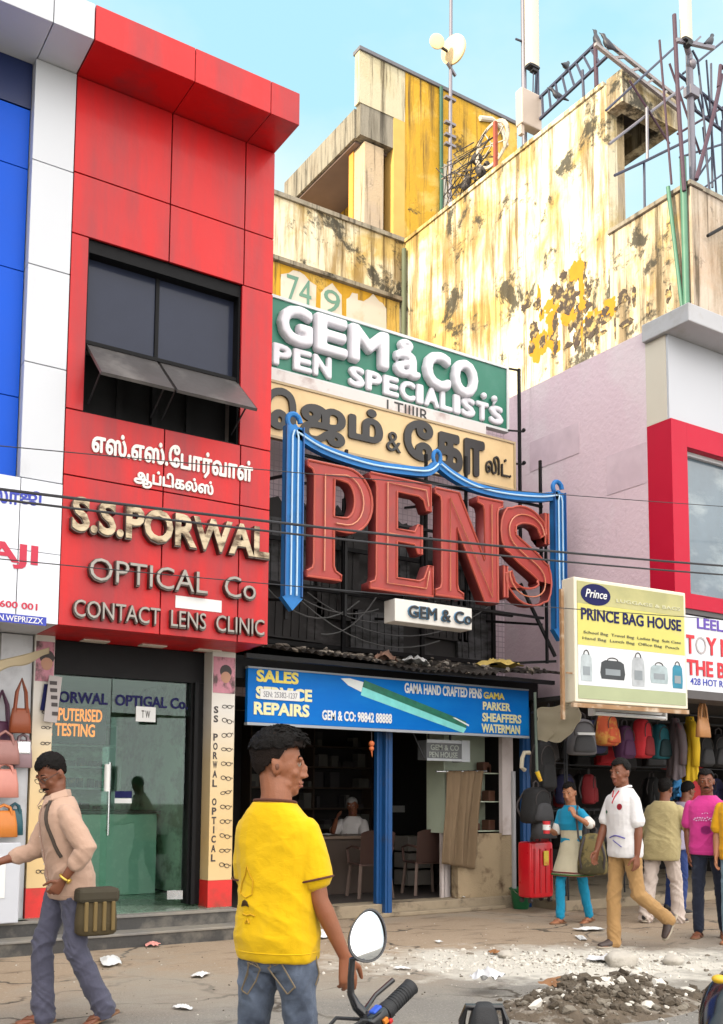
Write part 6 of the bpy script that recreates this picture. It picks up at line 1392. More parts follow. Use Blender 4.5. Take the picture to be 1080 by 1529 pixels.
for px, py, s, lb in ((928, 1442, .12, 'largest pale stone at the back of the rubble heap'), (755, 1430, .06, 'small pale stone in the spilled lime, left of the boots'), (1005, 1440, .08, 'flat pale stone at the right end of the spilled lime')):
    q = on_ground(px, py); mb = MB(); g = bmesh.ops.create_icosphere(mb.b, subdivisions=3, radius=1)['verts']
    for v in g: w = v.co*(1+.3*noise.noise(v.co*1.7+Vector((px, 0, 0)))); v.co = q+Vector((w.x*s*1.2, w.y*s, (w.z+.55)*s*.7))
    tag(obj('stone', mb, STN, smooth='all'), lb, 'stone')
LIT = [('cloth_rag', 165, 1438, .46, .16, .05, WHITE, 'long white rag lying on the road near the steps'), ('paper_scrap', 228, 1414, .12, .1, .05, M('red_white_paper', (.7, .3, .26), .7, var=.4, scale=20), 'small red and white crumpled wrapper by the steps'), ('paper_scrap', 300, 1458, .16, .1, .03, WHITE, 'white paper scrap left of the yellow shirt man'), ('paper_scrap', 272, 1507, .14, .07, .03, WHITE, 'smallest white scrap nearest the bottom of the road'), ('plastic_bag', 484, 1400, .34, .2, .09, WHITE, 'crumpled white plastic bag just right of the yellow shirt'), ('paper_scrap', 655, 1408, .1, .06, .02, WHITE, 'tiny scrap in the middle of the pavement'), ('paper_scrap', 880, 1390, .3, .14, .04, WHITE, 'white torn sheet by the heel of the woman'), ('paper_scrap', 868, 1402, .3, .08, .02, WHITE, 'flat white strip in front of the torn sheet'), ('plastic_bag', 905, 1437, .3, .2, .07, M('milky_plastic', (.7, .7, .72), .4), 'milky plastic bag on the lime in front of the boots'), ('plastic_bag', 728, 1483, .22, .2, .09, M('milky_plastic', (.7, .7, .72), .4), 'milky plastic bag at the left rim of the rubble'), ('paper_scrap', 740, 1425, .12, .1, .04, M('brown_leaf', (.35, .16, .06), .8), 'brown dry leaf litter on the lime'), ('cardboard', 838, 1493, .24, .2, .06, M('brown_card', (.30, .15, .07), .85), 'torn reddish brown cardboard on the left slope of the rubble'), ('paper_scrap', 940, 1505, .12, .06, .03, M('yellow_wrapper', (.7, .5, .05), .5), 'tiny yellow wrapper on the rubble'), ('paper_scrap', 600, 1448, .12, .06, .02, WHITE, 'small white scrap beside the mirror of the motorcycle'), ('paper_scrap', 690, 1362, .2, .12, .03, WHITE, 'crumpled paper on the stone threshold')]
for i, (nm, px, py, sx, sy, h, m_, lb) in enumerate(LIT):
    q = on_ground(px, py); z = .003
    if py < 1365: q = aty(px, py, 10.12); z = .152
    elif py > 1480 and px > 700: z = .10
    mb = crumple((q.x, q.y, z), sx, sy, h, i+1, 12); tag(obj(nm, mb, m_, smooth='all'), lb, 'litter')
# ================================================================== people
from mathutils.bvhtree import BVHTree
def V(*a): return Vector(a)
def ring_at(c, t, ref, a, b_, n=16, p=1.0):
    t = t.normalized(); x = (ref-t*ref.dot(t)).normalized(); y = t.cross(x)
    return [c+x*(a*math.copysign(abs(cos(2*pi*k/n))**p, cos(2*pi*k/n)))+y*(b_*math.copysign(abs(sin(2*pi*k/n))**p, sin(2*pi*k/n))) for k in range(n)]
def limb(mb, pts, rad, ref=None, n=16):
    """tapering limb through joints, rounded ends; rad = r or (a,b) per point"""
    pts = [Vector(p) for p in pts]; rad = [(r, r) if not isinstance(r, tuple) else r for r in rad]
    if ref is None: ref = (pts[1]-pts[0]).orthogonal()
    R = []; N = len(pts)
    def tang(i): return (pts[min(i+1, N-1)]-pts[max(i-1, 0)])
    t0 = tang(0).normalized(); t1 = tang(N-1).normalized()
    for k, q in ((.9, .3), (.6, .75)): R.append(ring_at(pts[0]-t0*rad[0][1]*k*.8, t0, ref, rad[0][0]*q, rad[0][1]*q, n))
    for i in range(N):
        R.append(ring_at(pts[i], tang(i), ref, *rad[i], n))
    for k, q in ((.6, .75), (.9, .3)): R.append(ring_at(pts[-1]+t1*rad[-1][1]*k*.8, t1, ref, rad[-1][0]*q, rad[-1][1]*q, n))
    mb.loft(R)
def ell(mb, c, r, rot=None): mb.ball(c, 1, 18, r, rot)
def fuse(mb, voxel, smooth=2):
    """join overlapping solids into one continuous skin"""
    me = bpy.data.meshes.new('f'); bmesh.ops.recalc_face_normals(mb.b, faces=mb.b.faces); mb.b.to_mesh(me); mb.b.free()
    o = bpy.data.objects.new('f', me); COL.objects.link(o)
    md = o.modifiers.new('r', 'REMESH'); md.mode = 'VOXEL'; md.voxel_size = voxel; md.adaptivity = 0
    if smooth: ms_ = o.modifiers.new('s', 'SMOOTH'); ms_.factor = .5; ms_.iterations = smooth
    dg = bpy.context.evaluated_depsgraph_get(); m2 = bpy.data.meshes.new_from_object(o.evaluated_get(dg))
    bm = bmesh.new(); bm.from_mesh(m2); bpy.data.objects.remove(o); bpy.data.meshes.remove(me); bpy.data.meshes.remove(m2)
    out = MB(); out.b.free(); out.b = bm; return out
def fold(c, fx, fz, tilt, seed, sharp=2.2):
    """sharp cloth creases: ridged noise stretched along a slanting direction"""
    w = V(noise.noise(c*5+V(seed, 0, 0)), noise.noise(c*5+V(0, seed, 3)), noise.noise(c*5+V(4, 1, seed)))*.06
    p = c+w; q = V(p.x*fx, p.y*fx, p.z*fz+tilt*(p.x+p.y)*fz); return (1-abs(noise.noise(q+V(seed*7, seed, 0))))**sharp*2-1
def wrinkle(mb, fn):
    bm = mb.b; bm.normal_update()
    for v, d in [(v, fn(v.co, v.normal)) for v in bm.verts]: v.co += v.normal*d
def skin_mat(name, c):
    m, nt, b = nodes(name); v = coords(nt)
    cc = mixc(nt, noise_n(nt, v, 14, 5), tuple(k*.8 for k in c), tuple(min(1, k*1.18) for k in c))
    cc = mixc(nt, ramp(nt, noise_n(nt, v, 5, 3), .5, .75, b=(.5, .5, .5)), cc, (c[0]*1.1, c[1]*.72, c[2]*.6))
    nt.links.new(cc, b.inputs['Base Color']); b.inputs['Roughness'].default_value = .5; b.inputs['Subsurface Weight'].default_value = .08; b.inputs['Subsurface Radius'].default_value = (.02, .008, .004)
    bump(nt, b, noise_n(nt, v, 160, 4), .0012); return m
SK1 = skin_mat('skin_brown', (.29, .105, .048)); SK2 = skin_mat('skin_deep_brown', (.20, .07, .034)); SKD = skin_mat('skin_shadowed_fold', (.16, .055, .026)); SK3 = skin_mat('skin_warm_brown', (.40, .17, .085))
HAIR = M('hair_black', (.008, .0065, .006), .6, var=.6, scale=30, bmp=.01, bscale=90, spec=.12); HAIRS = M('hair_cropped', (.020, .014, .012), .75, var=.5, scale=50, bmp=.006, bscale=260, spec=.1); HAIRW = M('hair_grey', (.30, .29, .28), .6, var=.4, scale=40)
EYEW = M('eye_white', (.34, .27, .22), .6, spec=.2); IRIS = M('iris_dark', (.012, .008, .006), .5, spec=.2); LIP = M('lip', (.26, .085, .065), .5)
def cloth_mat(name, c, weave=520, var=.10, wr=.004, dirt=None, **k):
    m, nt, b = nodes(name); v = coords(nt)
    cc = mixc(nt, noise_n(nt, v, 4, 6), tuple(q*(1-var) for q in c), tuple(min(1, q*(1+var)) for q in c))
    if dirt: cc = mixc(nt, ramp(nt, noise_n(nt, v, k.get('ds', 6), 5), k.get('lo', .5), k.get('hi', .62)), cc, dirt)
    nt.links.new(cc, b.inputs['Base Color']); b.inputs['Roughness'].default_value = .85; b.inputs['Sheen Weight'].default_value = .12; b.inputs['Specular IOR Level'].default_value = .25
    h = mixc(nt, .82, noise_n(nt, v, weave, 2), noise_n(nt, coords(nt, (1, 1, 1.6)), 13, 5, .55, .7)); bump(nt, b, h, wr); return m
def head_build(t, Hc, hd, sk, hair, style, face=True, s=1., voxel=.004, moustache=False, lipc=True, specs=False, mb=None):
    """adds skull, jaw, nose, ears to mb; returns function that makes eyes and hair under t. hd = 3x3 rotation of the head (local y = forward)"""
    P = lambda x, y, z: Hc+hd@(V(x, y, z)*s)
    E_ = lambda c, r, rot=None: mb.ball(P(*c), 1, 20, (r[0]*s, r[1]*s, r[2]*s), hd@rot if rot else hd)
    E_((0, -.012, .035), (.074, .094, .088)); E_((0, .028, -.030), (.060, .062, .088)); E_((0, .012, .0), (.069, .080, .075))
    E_((0, .058, -.098), (.026, .025, .020)); E_((0, .040, -.085), (.046, .042, .030))          # chin, jaw
    for sx in (-1, 1):
        E_((sx*.036, .058, -.026), (.024, .022, .022))                                              # cheeks
        E_((sx*.030, .078, .030), (.028, .014, .011)); E_((sx*.050, .012, -.072), (.016, .040, .026))
        E_((sx*.076, -.012, -.006), (.010, .021, .033), Matrix.Rotation(sx*.35, 3, 'Z')); E_((sx*.080, -.024, .010), (.006, .012, .020), Matrix.Rotation(sx*.6, 3, 'Z'))
        E_((sx*.011, .098, -.038), (.010, .011, .009))                                              # nostril wings
    E_((0, .084, .012), (.011, .016, .022)); E_((0, .098, -.016), (.010, .015, .026), Matrix.Rotation(-.35, 3, 'X')); E_((0, .108, -.034), (.011, .011, .010))
    E_((0, .086, -.063), (.024, .012, .009)); E_((0, .083, -.077), (.021, .011, .008))              # mouth mound
    def extras():
        for sx in (-1, 1): b2 = MB(); b2.ball(P(sx*.0845, -.008, -.004), 1, 12, (.0035*s, .009*s, .013*s), hd@Matrix.Rotation(sx*.35, 3, 'Z')); obj('ear_hollow_shade', b2, SKD, t, 'all', local=True)  # darker skin tone painted as the shade in the ear hollow
        if face:
            for sx in (-1, 1):
                b2 = MB(); b2.ball(P(sx*.032, .073, .010), .0125*s, 12); e = obj('eye', b2, EYEW, t, 'all', local=True)
                b2 = MB(); b2.ball(P(sx*.032, .0815, .010), .0062*s, 10); obj('iris', b2, IRIS, e, 'all', local=True)
                b2 = MB(); b2.tube([P(sx*x, .090-x*.32, z) for x, z in ((.014, .036), (.026, .041), (.040, .040), (.053, .033))], [.003*s, .0048*s, .0045*s, .002*s], 6); obj('eyebrow', b2, hair, t, True, local=True)
                b2 = MB(); b2.tube([P(sx*x, .0865-x*.20, z) for x, z in ((.018, .013), (.028, .0185), (.038, .018), (.047, .011))], .0028*s, 5); obj('eyelid', b2, sk, t, True, local=True)
            b2 = MB(); b2.tube([P(x, .0955-abs(x)*.5, -.064+.0025*cos(x*120)) for x in (-.024, -.012, -.004, 0, .004, .012, .024)], [.002*s, .005*s, .0058*s, .005*s, .0058*s, .005*s, .002*s], 8)
            b2.tube([P(x, .0925-abs(x)*.5, -.0755) for x in (-.021, -.01, 0, .01, .021)], [.002*s, .0055*s, .0066*s, .0055*s, .002*s], 8); obj('lips', b2, LIP, t, True, local=True)
            if moustache: b2 = MB(); b2.tube([P(x, .099-abs(x)*.45, -.052-abs(x)*.25) for x in (-.034, -.018, -.006, .006, .018, .034)], [.002*s, .007*s, .008*s, .008*s, .007*s, .002*s], 8); obj('moustache', b2, hair, t, True, local=True)
            if specs:
                b2 = MB()
                for sx in (-1, 1): b2.tube([P(sx*.034+.024*cos(a*pi/8), .098, .006+.018*sin(a*pi/8)) for a in range(16)], .0018*s, 5, True); b2.tube([P(sx*.058, .096, .012), P(sx*.078, .0, .012)], .0018*s, 5)
                b2.tube([P(-.011, .1, .01), P(.011, .1, .01)], .0018*s, 5); obj('spectacles', b2, INK, t, True, local=True)
        # hair cap: noisy shell over the skull, cut along the hairline
        hb = MB(); g = bmesh.ops.create_icosphere(hb.b, subdivisions=5, radius=1)['verts']
        for v in g:
            c = v.co.copy(); top = max(0, c.z); vol = {'quiff': .017, 'short': .013, 'neat': .020, 'long': .014}[style]
            k = vol*(top**.7)+.004
            if style == 'quiff': k += .026*max(0, c.y)*top+.008*top
            k += (.007 if style == 'quiff' else .0045)*noise.noise(V(c.x*9, c.y*4.5, c.z*9))*(.35+top)+.0025*noise.noise(c*26)*(.4+top)
            v.co = V(c.x*(.0765+k), c.y*(.097+k)-.014, c.z*(.092+k)+.034)
        dl = []
        for v in hb.b.verts:
            c = v.co; jag = .006*noise.noise(c*60)
            if c.y > .035: lim = .074+jag-(.004 if style != 'quiff' else 0)+.3*abs(c.x)*(style != 'quiff')
            elif c.y > .004: lim = .034+(c.y-.004)/.031*(.040 if style == 'quiff' else .030)+jag
            elif c.y > -.035: lim = .004+jag+(.022 if abs(c.x) > .06 and c.y > -.03 else 0)
            else: lim = -.040-(.0 if style != 'long' else .02)+jag+max(0, c.y+.075)*1.1
            if c.z < lim: dl.append(v)
        if style == 'quiff':
            b3 = MB(); b3.b.free(); b3.b = hb.b.copy()
        bmesh.ops.delete(hb.b, geom=dl, context='VERTS'); bmesh.ops.solidify(hb.b, geom=hb.b.faces[:], thickness=.004)
        if style == 'quiff':
            # close cropped sides, full top
            sides = hb
            for v in sides.b.verts: 
                if v.co.z < .075: v.co.x *= .985
            for v in sides.b.verts: v.co = P(*v.co)
            obj('cropped_hair', sides, HAIRS, t, 'all', local=True)
            d2 = [v for v in b3.b.verts if v.co.z < .060+.05*max(0, v.co.y)/.1+.012*noise.noise(v.co*38)+(.035 if v.co.y > .05 else 0)*.4]
            bmesh.ops.delete(b3.b, geom=d2, context='VERTS')
            for v in b3.b.verts:
                c = v.co; c.x *= 1.05; c.y = (c.y+.01)*1.07-.01; c.z += .008*noise.noise(V(c.x*55, c.y*30, 1))+.008*noise.noise(V(c.x*120, c.y*60, 4))
            bmesh.ops.solidify(b3.b, geom=b3.b.faces[:], thickness=.014)
            for v in b3.b.verts: v.co = P(*v.co)
            ho = obj('hair', b3, hair, t, 'all', local=True)
            rn = random.Random(2); b4 = MB()
            for k in range(230):
                x, y = rn.uniform(-.066, .066), rn.uniform(-.10, .085)
                if (x/.072)**2+((y+.01)/.1)**2 > 1: continue
                z = .036+.115*sqrt(max(0, 1-(x/.085)**2-((y+.012)/.115)**2)); L = rn.uniform(.025, .05); a = rn.uniform(-.5, .5)
                b4.tube([P(x, y-.01, z-.012), P(x+L*.3*sin(a), y+L*.35, z+.012), P(x+L*.6*sin(a), y+L*.85, z+.004+rn.uniform(-.006, .010))], [.0065*s, .006*s, .0015*s], 5)
            obj('hair_strand', b4, hair, ho, 'all', local=True)['kind'] = 'stuff'
        else:
            for v in hb.b.verts: v.co = P(*v.co)
            ho = obj('hair', hb, hair, t, 'all', local=True); rn = random.Random(int(abs(Hc.z)*1e4)); b4 = MB()
            for k in range(150):
                th, ph = rn.uniform(0, 2*pi), rn.uniform(.05, 1.25); d = V(sin(ph)*cos(th), sin(ph)*sin(th), cos(ph))
                if d.y > .55 and d.z < .72: continue
                c = V(d.x*.083, d.y*.104-.014, d.z*.100+.034); g_ = V(-d.y*.4+rn.uniform(-.4, .4), rn.uniform(-.2, .8), -.25)*rn.uniform(.012, .028)
                b4.tube([P(*(c*.97)), P(*(c*1.02+g_*.5)), P(*(c*1.0+g_))], [.005*s, .0045*s, .0012*s], 4)
            obj('hair_strand', b4, hair, ho, 'all', local=True)['kind'] = 'stuff'
            if style == 'long': b5 = MB(); limb(b5, [P(0, -.10, .02), P(0, -.125, -.05), P(.01, -.12, -.14), P(.02, -.11, -.24)], [.03*s, .04*s, .032*s, .012*s]); wrinkle(b5, lambda c, n: .004*noise.noise(c*40)); obj('ponytail', b5, hair, t, 'all', local=True)
    return extras
def hand_build(mb, wrist, fdir, palm_n, side, s=1., curl=.5, thumb_out=1.):
    """palm, four bent fingers, thumb. fdir = towards fingertips, palm_n = out of the palm, side=+1 thumb on +lateral"""
    f = fdir.normalized(); n = (palm_n-f*palm_n.dot(f)).normalized(); l = f.cross(n)*side
    limb(mb, [wrist-f*.01*s, wrist+f*.03*s, wrist+f*.07*s, wrist+f*.088*s], [(.026*s, .018*s), (.034*s, .016*s), (.041*s, .015*s), (.040*s, .013*s)], l, 14)
    for i, (o, L) in enumerate(((.030, .070), (.010, .078), (-.011, .072), (-.030, .058))):
        b0 = wrist+f*(.080-.004*abs(i-1))*s+l*o*s; c = curl*(1+.18*i); p = [b0]; a = c*.35
        for k, q in enumerate((.42, .32, .26)): d = f*cos(a)+n*sin(a); p.append(p[-1]+d*L*q*s); a += c*.75
        limb(mb, p, [.0088*s, .0084*s, .0078*s, .0066*s], l, 10)
    b0 = wrist+f*.025*s+l*.030*s; d0 = (f*.6+l*.75*thumb_out+n*.35).normalized(); d1 = (f*.9+l*.3+n*.35).normalized(); limb(mb, [b0, b0+d0*.035*s, b0+d0*.035*s+d1*.032*s, b0+d0*.035*s+d1*.056*s], [.014*s, .0115*s, .0100*s, .0080*s], n, 10)

def person(name_label, pos, heading, height, sk=SK1, hair=HAIR, style='short', lean=(0, 0), twist=0, head=(0, 0, 0), arms=None, legs=None, voxel=.0065, face=True, moustache=False, specs=False,
           top=None, bottom=None, shoes=None, build=1.0, shw=.165, curl=.5, seat=None, hands=None, group=None, wr=1.):
    """builds one figure. arms/legs: {'L': (upper_dir, fore_dir[, hand_dir]), 'R': ...}; local axes: x right, y forward, z up"""
    s = height/1.70; t = thing('person', name_label, 'person', (pos[0], pos[1], pos[2] if len(pos) > 2 else 0), heading, group)
    S = V(lean[0], lean[1], 1).normalized(); tw = Matrix.Rotation(twist, 3, 'Z'); xr = tw@V(1, 0, 0); yr = tw@V(0, 1, 0)
    th, sh = .435*s, .425*s
    foot = {}; low = 0; hipx = .088*s*build
    for k, sx in (('L', -1), ('R', 1)):
        u, l = [Vector(q).normalized() for q in legs[k][:2]]; kn = V(sx*hipx, 0, -.03*s)+u*th; an = kn+l*sh; foot[k] = (kn, an, u, l); low = min(low, an.z)
    pz = seat if seat is not None else -low+.075*s
    P0 = V(0, 0, pz); nb_ = P0+S*.53*s; shc = P0+S*.452*s; Hc = nb_+(S*.55+V(0, .16, .45)).normalized()*.136*s
    hd = Matrix.Rotation(head[0], 3, 'Z')@Matrix.Rotation(head[1], 3, 'X')@Matrix.Rotation(head[2], 3, 'Y')
    J = dict(P0=P0, S=S, nb=nb_, s=s, Hc=Hc, hd=hd, xr=xr, yr=yr)
    def torso(mb, g, rows, n=22, p=.85):
        R = []
        for z, w, d, oy in rows:
            k = max(0, min(1, z/.45)); x = (V(1, 0, 0)*(1-k)+xr*k).normalized(); y = (V(0, 1, 0)*(1-k)+yr*k).normalized(); c = P0+S*(z*s)+y*oy*s
            R.append([c+x*((w*build+g)*s*math.copysign(abs(cos(2*pi*a/n))**p, cos(2*pi*a/n)))+y*((d*build+g)*s*math.copysign(abs(sin(2*pi*a/n))**p, sin(2*pi*a/n))) for a in range(n)])
        mb.loft(R)
    ROWS = [(-.115, .10, .085, 0), (-.09, .155, .11, 0), (0, .168, .118, -.005), (.09, .150, .105, 0), (.18, .148, .103, .004), (.28, .162, .112, .008), (.38, .172, .112, .004), (.44, .160, .098, -.004), (.485, .110, .075, -.012), (.52, .068, .062, -.012)]
    body = MB(); torso(body, -.012, ROWS)
    limb(body, [nb_-S*.06*s+yr*-.012*s, nb_+S*.03*s, Hc+hd@V(0, -.02, -.03)*s], [.068*s, .061*s, .058*s], xr)
    ex = head_build(t, Hc, hd, sk, hair, style, face, s, mb=body, moustache=moustache, specs=specs)
    A = {}
    for k, sx in (('L', -1), ('R', 1)):
        sp = shc+xr*sx*shw*s*build-S*.028*s; u, f = [Vector(q).normalized() for q in arms[k][:2]]; el = sp+u*.285*s; wr_ = el+f*.245*s; A[k] = (sp, el, wr_, u, f)
        rr = build*s
        limb(body, [sp, sp+u*.08*s, sp+u*.17*s, el, el+f*.05*s, el+f*.12*s, wr_-f*.01*s], [.054*rr, .050*rr, .046*rr, .040*rr, .043*rr, .038*rr, (.028*rr, .024*rr)])
        hk = (hands or {}).get(k, {}); hdv = Vector(hk.get('dir', f)); pn = Vector(hk.get('palm', V(-sx, 0, 0))); hand_build(body, wr_, hdv, pn, hk.get('side', sx if True else 1), s, hk.get('curl', curl), hk.get('thumb', 1.))
    for k, sx in (('L', -1), ('R', 1)):
        kn, an, u, l = foot[k]; kn = kn+P0; an = an+P0; hp = P0+V(sx*hipx, 0, -.03*s); foot[k] = (hp, kn, an, u, l)
        limb(body, [hp, hp+u*.12*s, hp+u*.30*s, kn, kn+l*.10*s, kn+l*.25*s, an], [.085*s*build, .080*s*build, .062*s*build, .050*s, .054*s, .042*s, .034*s])
        fd = Vector(legs[k][2]).normalized() if len(legs[k]) > 2 else V(0, 1, 0); J['fd'+k] = fd; dn = V(0, 0, -1); dn = (dn-fd*dn.dot(fd)).normalized()
        hl = an-fd*.035*s+dn*.045*s; limb(body, [hl, an+fd*.04*s+dn*.040*s, an+fd*.11*s+dn*.055*s, an+fd*.165*s+dn*.060*s], [(.030*s, .030*s), (.036*s, .034*s), (.042*s, .020*s), (.034*s, .014*s)], dn.cross(fd))
    b_ = fuse(body, voxel, 2); bo = obj('body', b_, sk, t, 'all', local=True); ex()
    J.update(A=A, foot=foot, t=t, torso=torso, ROWS=ROWS, hipx=hipx, build=build, voxel=voxel, low=[])
    # ---- trousers
    if bottom:
        m_, fit, kind = bottom; mb = MB(); torso(mb, fit*.6, [(-.125, .11, .09, 0), (-.10, .160, .115, 0), (0, .170, .120, -.005), (.10, .155, .108, 0), (.14, .15, .10, 0)])
        for k, sx in (('L', -1), ('R', 1)):
            hp, kn, an, u, l = foot[k]; w = fit*s; e = .05*s if kind != 'legging' else .02*s
            limb(mb, [hp, hp+u*.12*s, hp+u*.28*s, kn, kn+l*.12*s, kn+l*.27*s, an+l*(.035*s if kind == 'trouser' else -.01*s)], [.090*s*build+w*.3, .083*s*build+w*.4, .065*s*build+w*.55, .052*s+w*.6, .053*s+w*.6, .044*s+w*.9, .042*s+w*1.05])
        mb = fuse(mb, voxel*1.1, 3)
        def wf_(c, n):
            z = c.z/s; a = .30+.75*max(0, 1-abs(z-.50)/.22)+1.0*max(0, 1-z/.30)+.7*max(0, 1-abs(z-.80)/.12)
            return max(1.4, wr*1.25)*(fit*.16+.0016)*a*(fold(c, 5, 11, .7, 1)+.6*fold(c, 8, 17, -.9, 2))+wr*.003*noise.noise(c*5)
        wrinkle(mb, wf_); J['trousers'] = obj('trousers' if kind == 'trouser' else ('jeans' if kind == 'jeans' else 'leggings'), mb, m_, t, 'all', local=True)
    # ---- shirt
    if top:
        m_, fit, hem, slv, kind = top; mb = MB()
        rows = [(hem, .168, .122, 0), (hem+.02, .176, .128, 0), (0, .180, .130, -.004), (.09, .168, .124, 0), (.18, .166, .122, .004), (.28, .172, .124, .008), (.36, .176, .120, .004), (.41, .172, .110, .0), (.445, .150, .098, -.006), (.475, .120, .086, -.012), (.50, .092, .076, -.014), (.520, .076, .068, -.014)]
        if kind == 'kurta': rows = [(hem, .30, .24, .0), (hem+.02, .295, .235, 0), (hem*.6, .25, .19, 0), (hem*.3, .205, .15, 0), (0, .178, .128, 0), (.09, .150, .112, 0), (.18, .152, .112, .004), (.28, .164, .124, .012), (.38, .168, .112, .004), (.44, .158, .098, -.004), (.485, .114, .08, -.012), (.51, .085, .074, -.012)]
        torso(mb, fit, rows)
        for k in ('L', 'R'):
            sp, el, wr_, u, f = A[k]; w = fit*s; L = slv.get(k, slv['R']) if isinstance(slv, dict) else slv
            if L <= .285: pts = [sp-u*.0, sp+u*.07*s, sp+u*L*.75*s, sp+u*L*s]; rd = [.056*s*build+w*.3, .058*s*build+w*.6, .056*s*build+w*1.0, .055*s*build+w*1.15]
            else: e = L-.285; pts = [sp, sp+u*.08*s, sp+u*.2*s, el, el+f*e*.5*s, el+f*e*s]; rd = [.054*s*build+w*.3, .057*s*build+w*.7, .052*s*build+w*.8, .047*s*build+w*.9, .045*s*build+w*.7, .037*s*build+w*.7]
            limb(mb, pts, rd)
        mb = fuse(mb, voxel*1.1, 3); hz_ = P0.z+hem*s
        def wf2(c, n):
            z = (c.z-P0.z)/s; a = .25+.95*max(0, 1-abs(z-.05)/.24)+.3*max(0, 1-abs(z-.34)/.1)
            return max(1.35, wr)*(fit*.16+.0014)*a*(.9*fold(c, 2.6, 6.5, .85, 3, 1.7)+.6*fold(c, 4, 10, -.6, 4, 1.8)+.2*fold(c, 9, 20, .5, 5))+wr*.004*noise.noise(c*6)
        wrinkle(mb, wf2); J['shirt'] = obj({'tee': 'tshirt', 'shirt': 'shirt', 'kurta': 'kurta'}[kind], mb, m_, t, 'all', local=True)
        bmv = bmesh.new(); bmv.from_mesh(J['shirt'].data); J['bvh'] = BVHTree.FromBMesh(bmv); bmv.free()
        if kind != 'kurta':
            # sewn hem round the bottom and the sleeve ends
            mb = MB(); pts = []
            for a in range(40):
                z = P0.z+(hem+.035)*s; cx_ = P0+S*(hem+.035)*s; q, n, i, d = J['bvh'].ray_cast(V(cx_.x, cx_.y, z), V(cos(a*pi/20), sin(a*pi/20), 0))
                if q is not None: pts.append(q)
            if len(pts) > 8: mb.tube(pts, .0028, 5, True); obj('hem', mb, m_, J['shirt'], True, local=True)
    if shoes:
        m_, kind = shoes
        for k in ('L', 'R'):
            hp, kn, an, u, l = foot[k]; fd = J['fd'+k]; dn = V(0, 0, -1); dn = (dn-fd*dn.dot(fd)).normalized(); lat = dn.cross(fd)
            mb = MB()
            sole = [ring_at(an+fd*x*s+dn*.068*s, fd, lat, w*s, .010*s, 14, .6) for x, w in ((-.085, .020), (-.075, .034), (-.02, .037), (.05, .040), (.11, .047), (.16, .042), (.19, .026), (.197, .010))]; mb.loft(sole); so_ = obj('shoe', mb, M('sole_pale', (.42, .36, .28), .7) if kind == 'shoe' else M('sole_tan', (.20, .10, .05), .7), t, 'all', local=True)
            mb = MB()
            if kind == 'shoe': limb(mb, [an-fd*.045*s+dn*.012*s, an+dn*.025*s+fd*.02*s, an+fd*.09*s+dn*.042*s, an+fd*.165*s+dn*.050*s], [(.041*s, .052*s), (.043*s, .046*s), (.047*s, .030*s), (.034*s, .020*s)], lat)
            else:
                for sx in (-1, 1): mb.tube([an+fd*.13*s+dn*.04*s, an+fd*.09*s+lat*sx*.03*s+dn*.030*s, an+fd*.03*s+lat*sx*.04*s+dn*.062*s], .008*s, 6)
                mb.tube([an-fd*.03*s-lat*.038*s+dn*.05*s, an+fd*.02*s-lat*.03*s+dn*.005*s, an+fd*.03*s+dn*-.008*s, an+fd*.02*s+lat*.03*s+dn*.005*s, an-fd*.03*s+lat*.038*s+dn*.05*s], .008*s, 6)
            obj('shoe_upper', mb, m_, so_, 'all', local=True)
    return J
def hit(J, p, off):
    """point of the garment straight in front of (or behind) the body axis"""
    p = V(*p); ax_y = (J['P0']+J['S']*((p.z-J['P0'].z)/J['S'].z)).y; sg = 1 if p.y > ax_y else -1
    q, n, i, d = J['bvh'].ray_cast(V(p.x, ax_y, p.z), V(0, sg, 0))
    if q is None: q, n, i, d = J['bvh'].find_nearest(p)
    return q+V(0, sg, 0)*off
def decal(J, pts, r, m_, name, off=.003, closed=False):
    """thin print lying on the garment"""
    out = [hit(J, p, off) for p in pts]
    mb = MB(); mb.tube(out, r, 6, closed); return obj(name, mb, m_, J['shirt'], True, local=True)
def patch(J, c, ux, uz, poly, m_, name, off=.003):
    """flat-filled print: polygon around c in directions ux,uz snapped onto the garment"""
    bm = bmesh.new(); cv = V(*c); ux = V(*ux); uz = V(*uz)
    def sn(a, b_): return hit(J, cv+ux*a+uz*b_, off)
    ctr = bm.verts.new(sn(0, 0)); n = len(poly); K = 4
    prev = None; rings = []
    for k in range(1, K+1): rings.append([bm.verts.new(sn(a*k/K, b_*k/K)) for a, b_ in poly])
    for i in range(n): bm.faces.new((ctr, rings[0][i], rings[0][(i+1) % n]))
    for k in range(K-1):
        for i in range(n): bm.faces.new((rings[k][i], rings[k+1][i], rings[k+1][(i+1) % n], rings[k][(i+1) % n]))
    mb = MB(); mb.b.free(); mb.b = bm; bmesh.ops.solidify(bm, geom=bm.faces[:], thickness=.0015); return obj(name, mb, m_, J['shirt'], 'all', local=True)
def heading(right, away):
    """rotation so that local +y faces the mix of image-right and away-from-camera directions"""
    d = V(RT.x, RT.y, 0)*right+V(sin(YAW), cos(YAW), 0)*away; return atan2(-d.x, d.y)
def at_depth(px, depth): d = ray(px, CPY); d = d/d.dot(FW); p = CAMP+d*depth; return (p.x, p.y)
DOWN = (0, 0, -1)

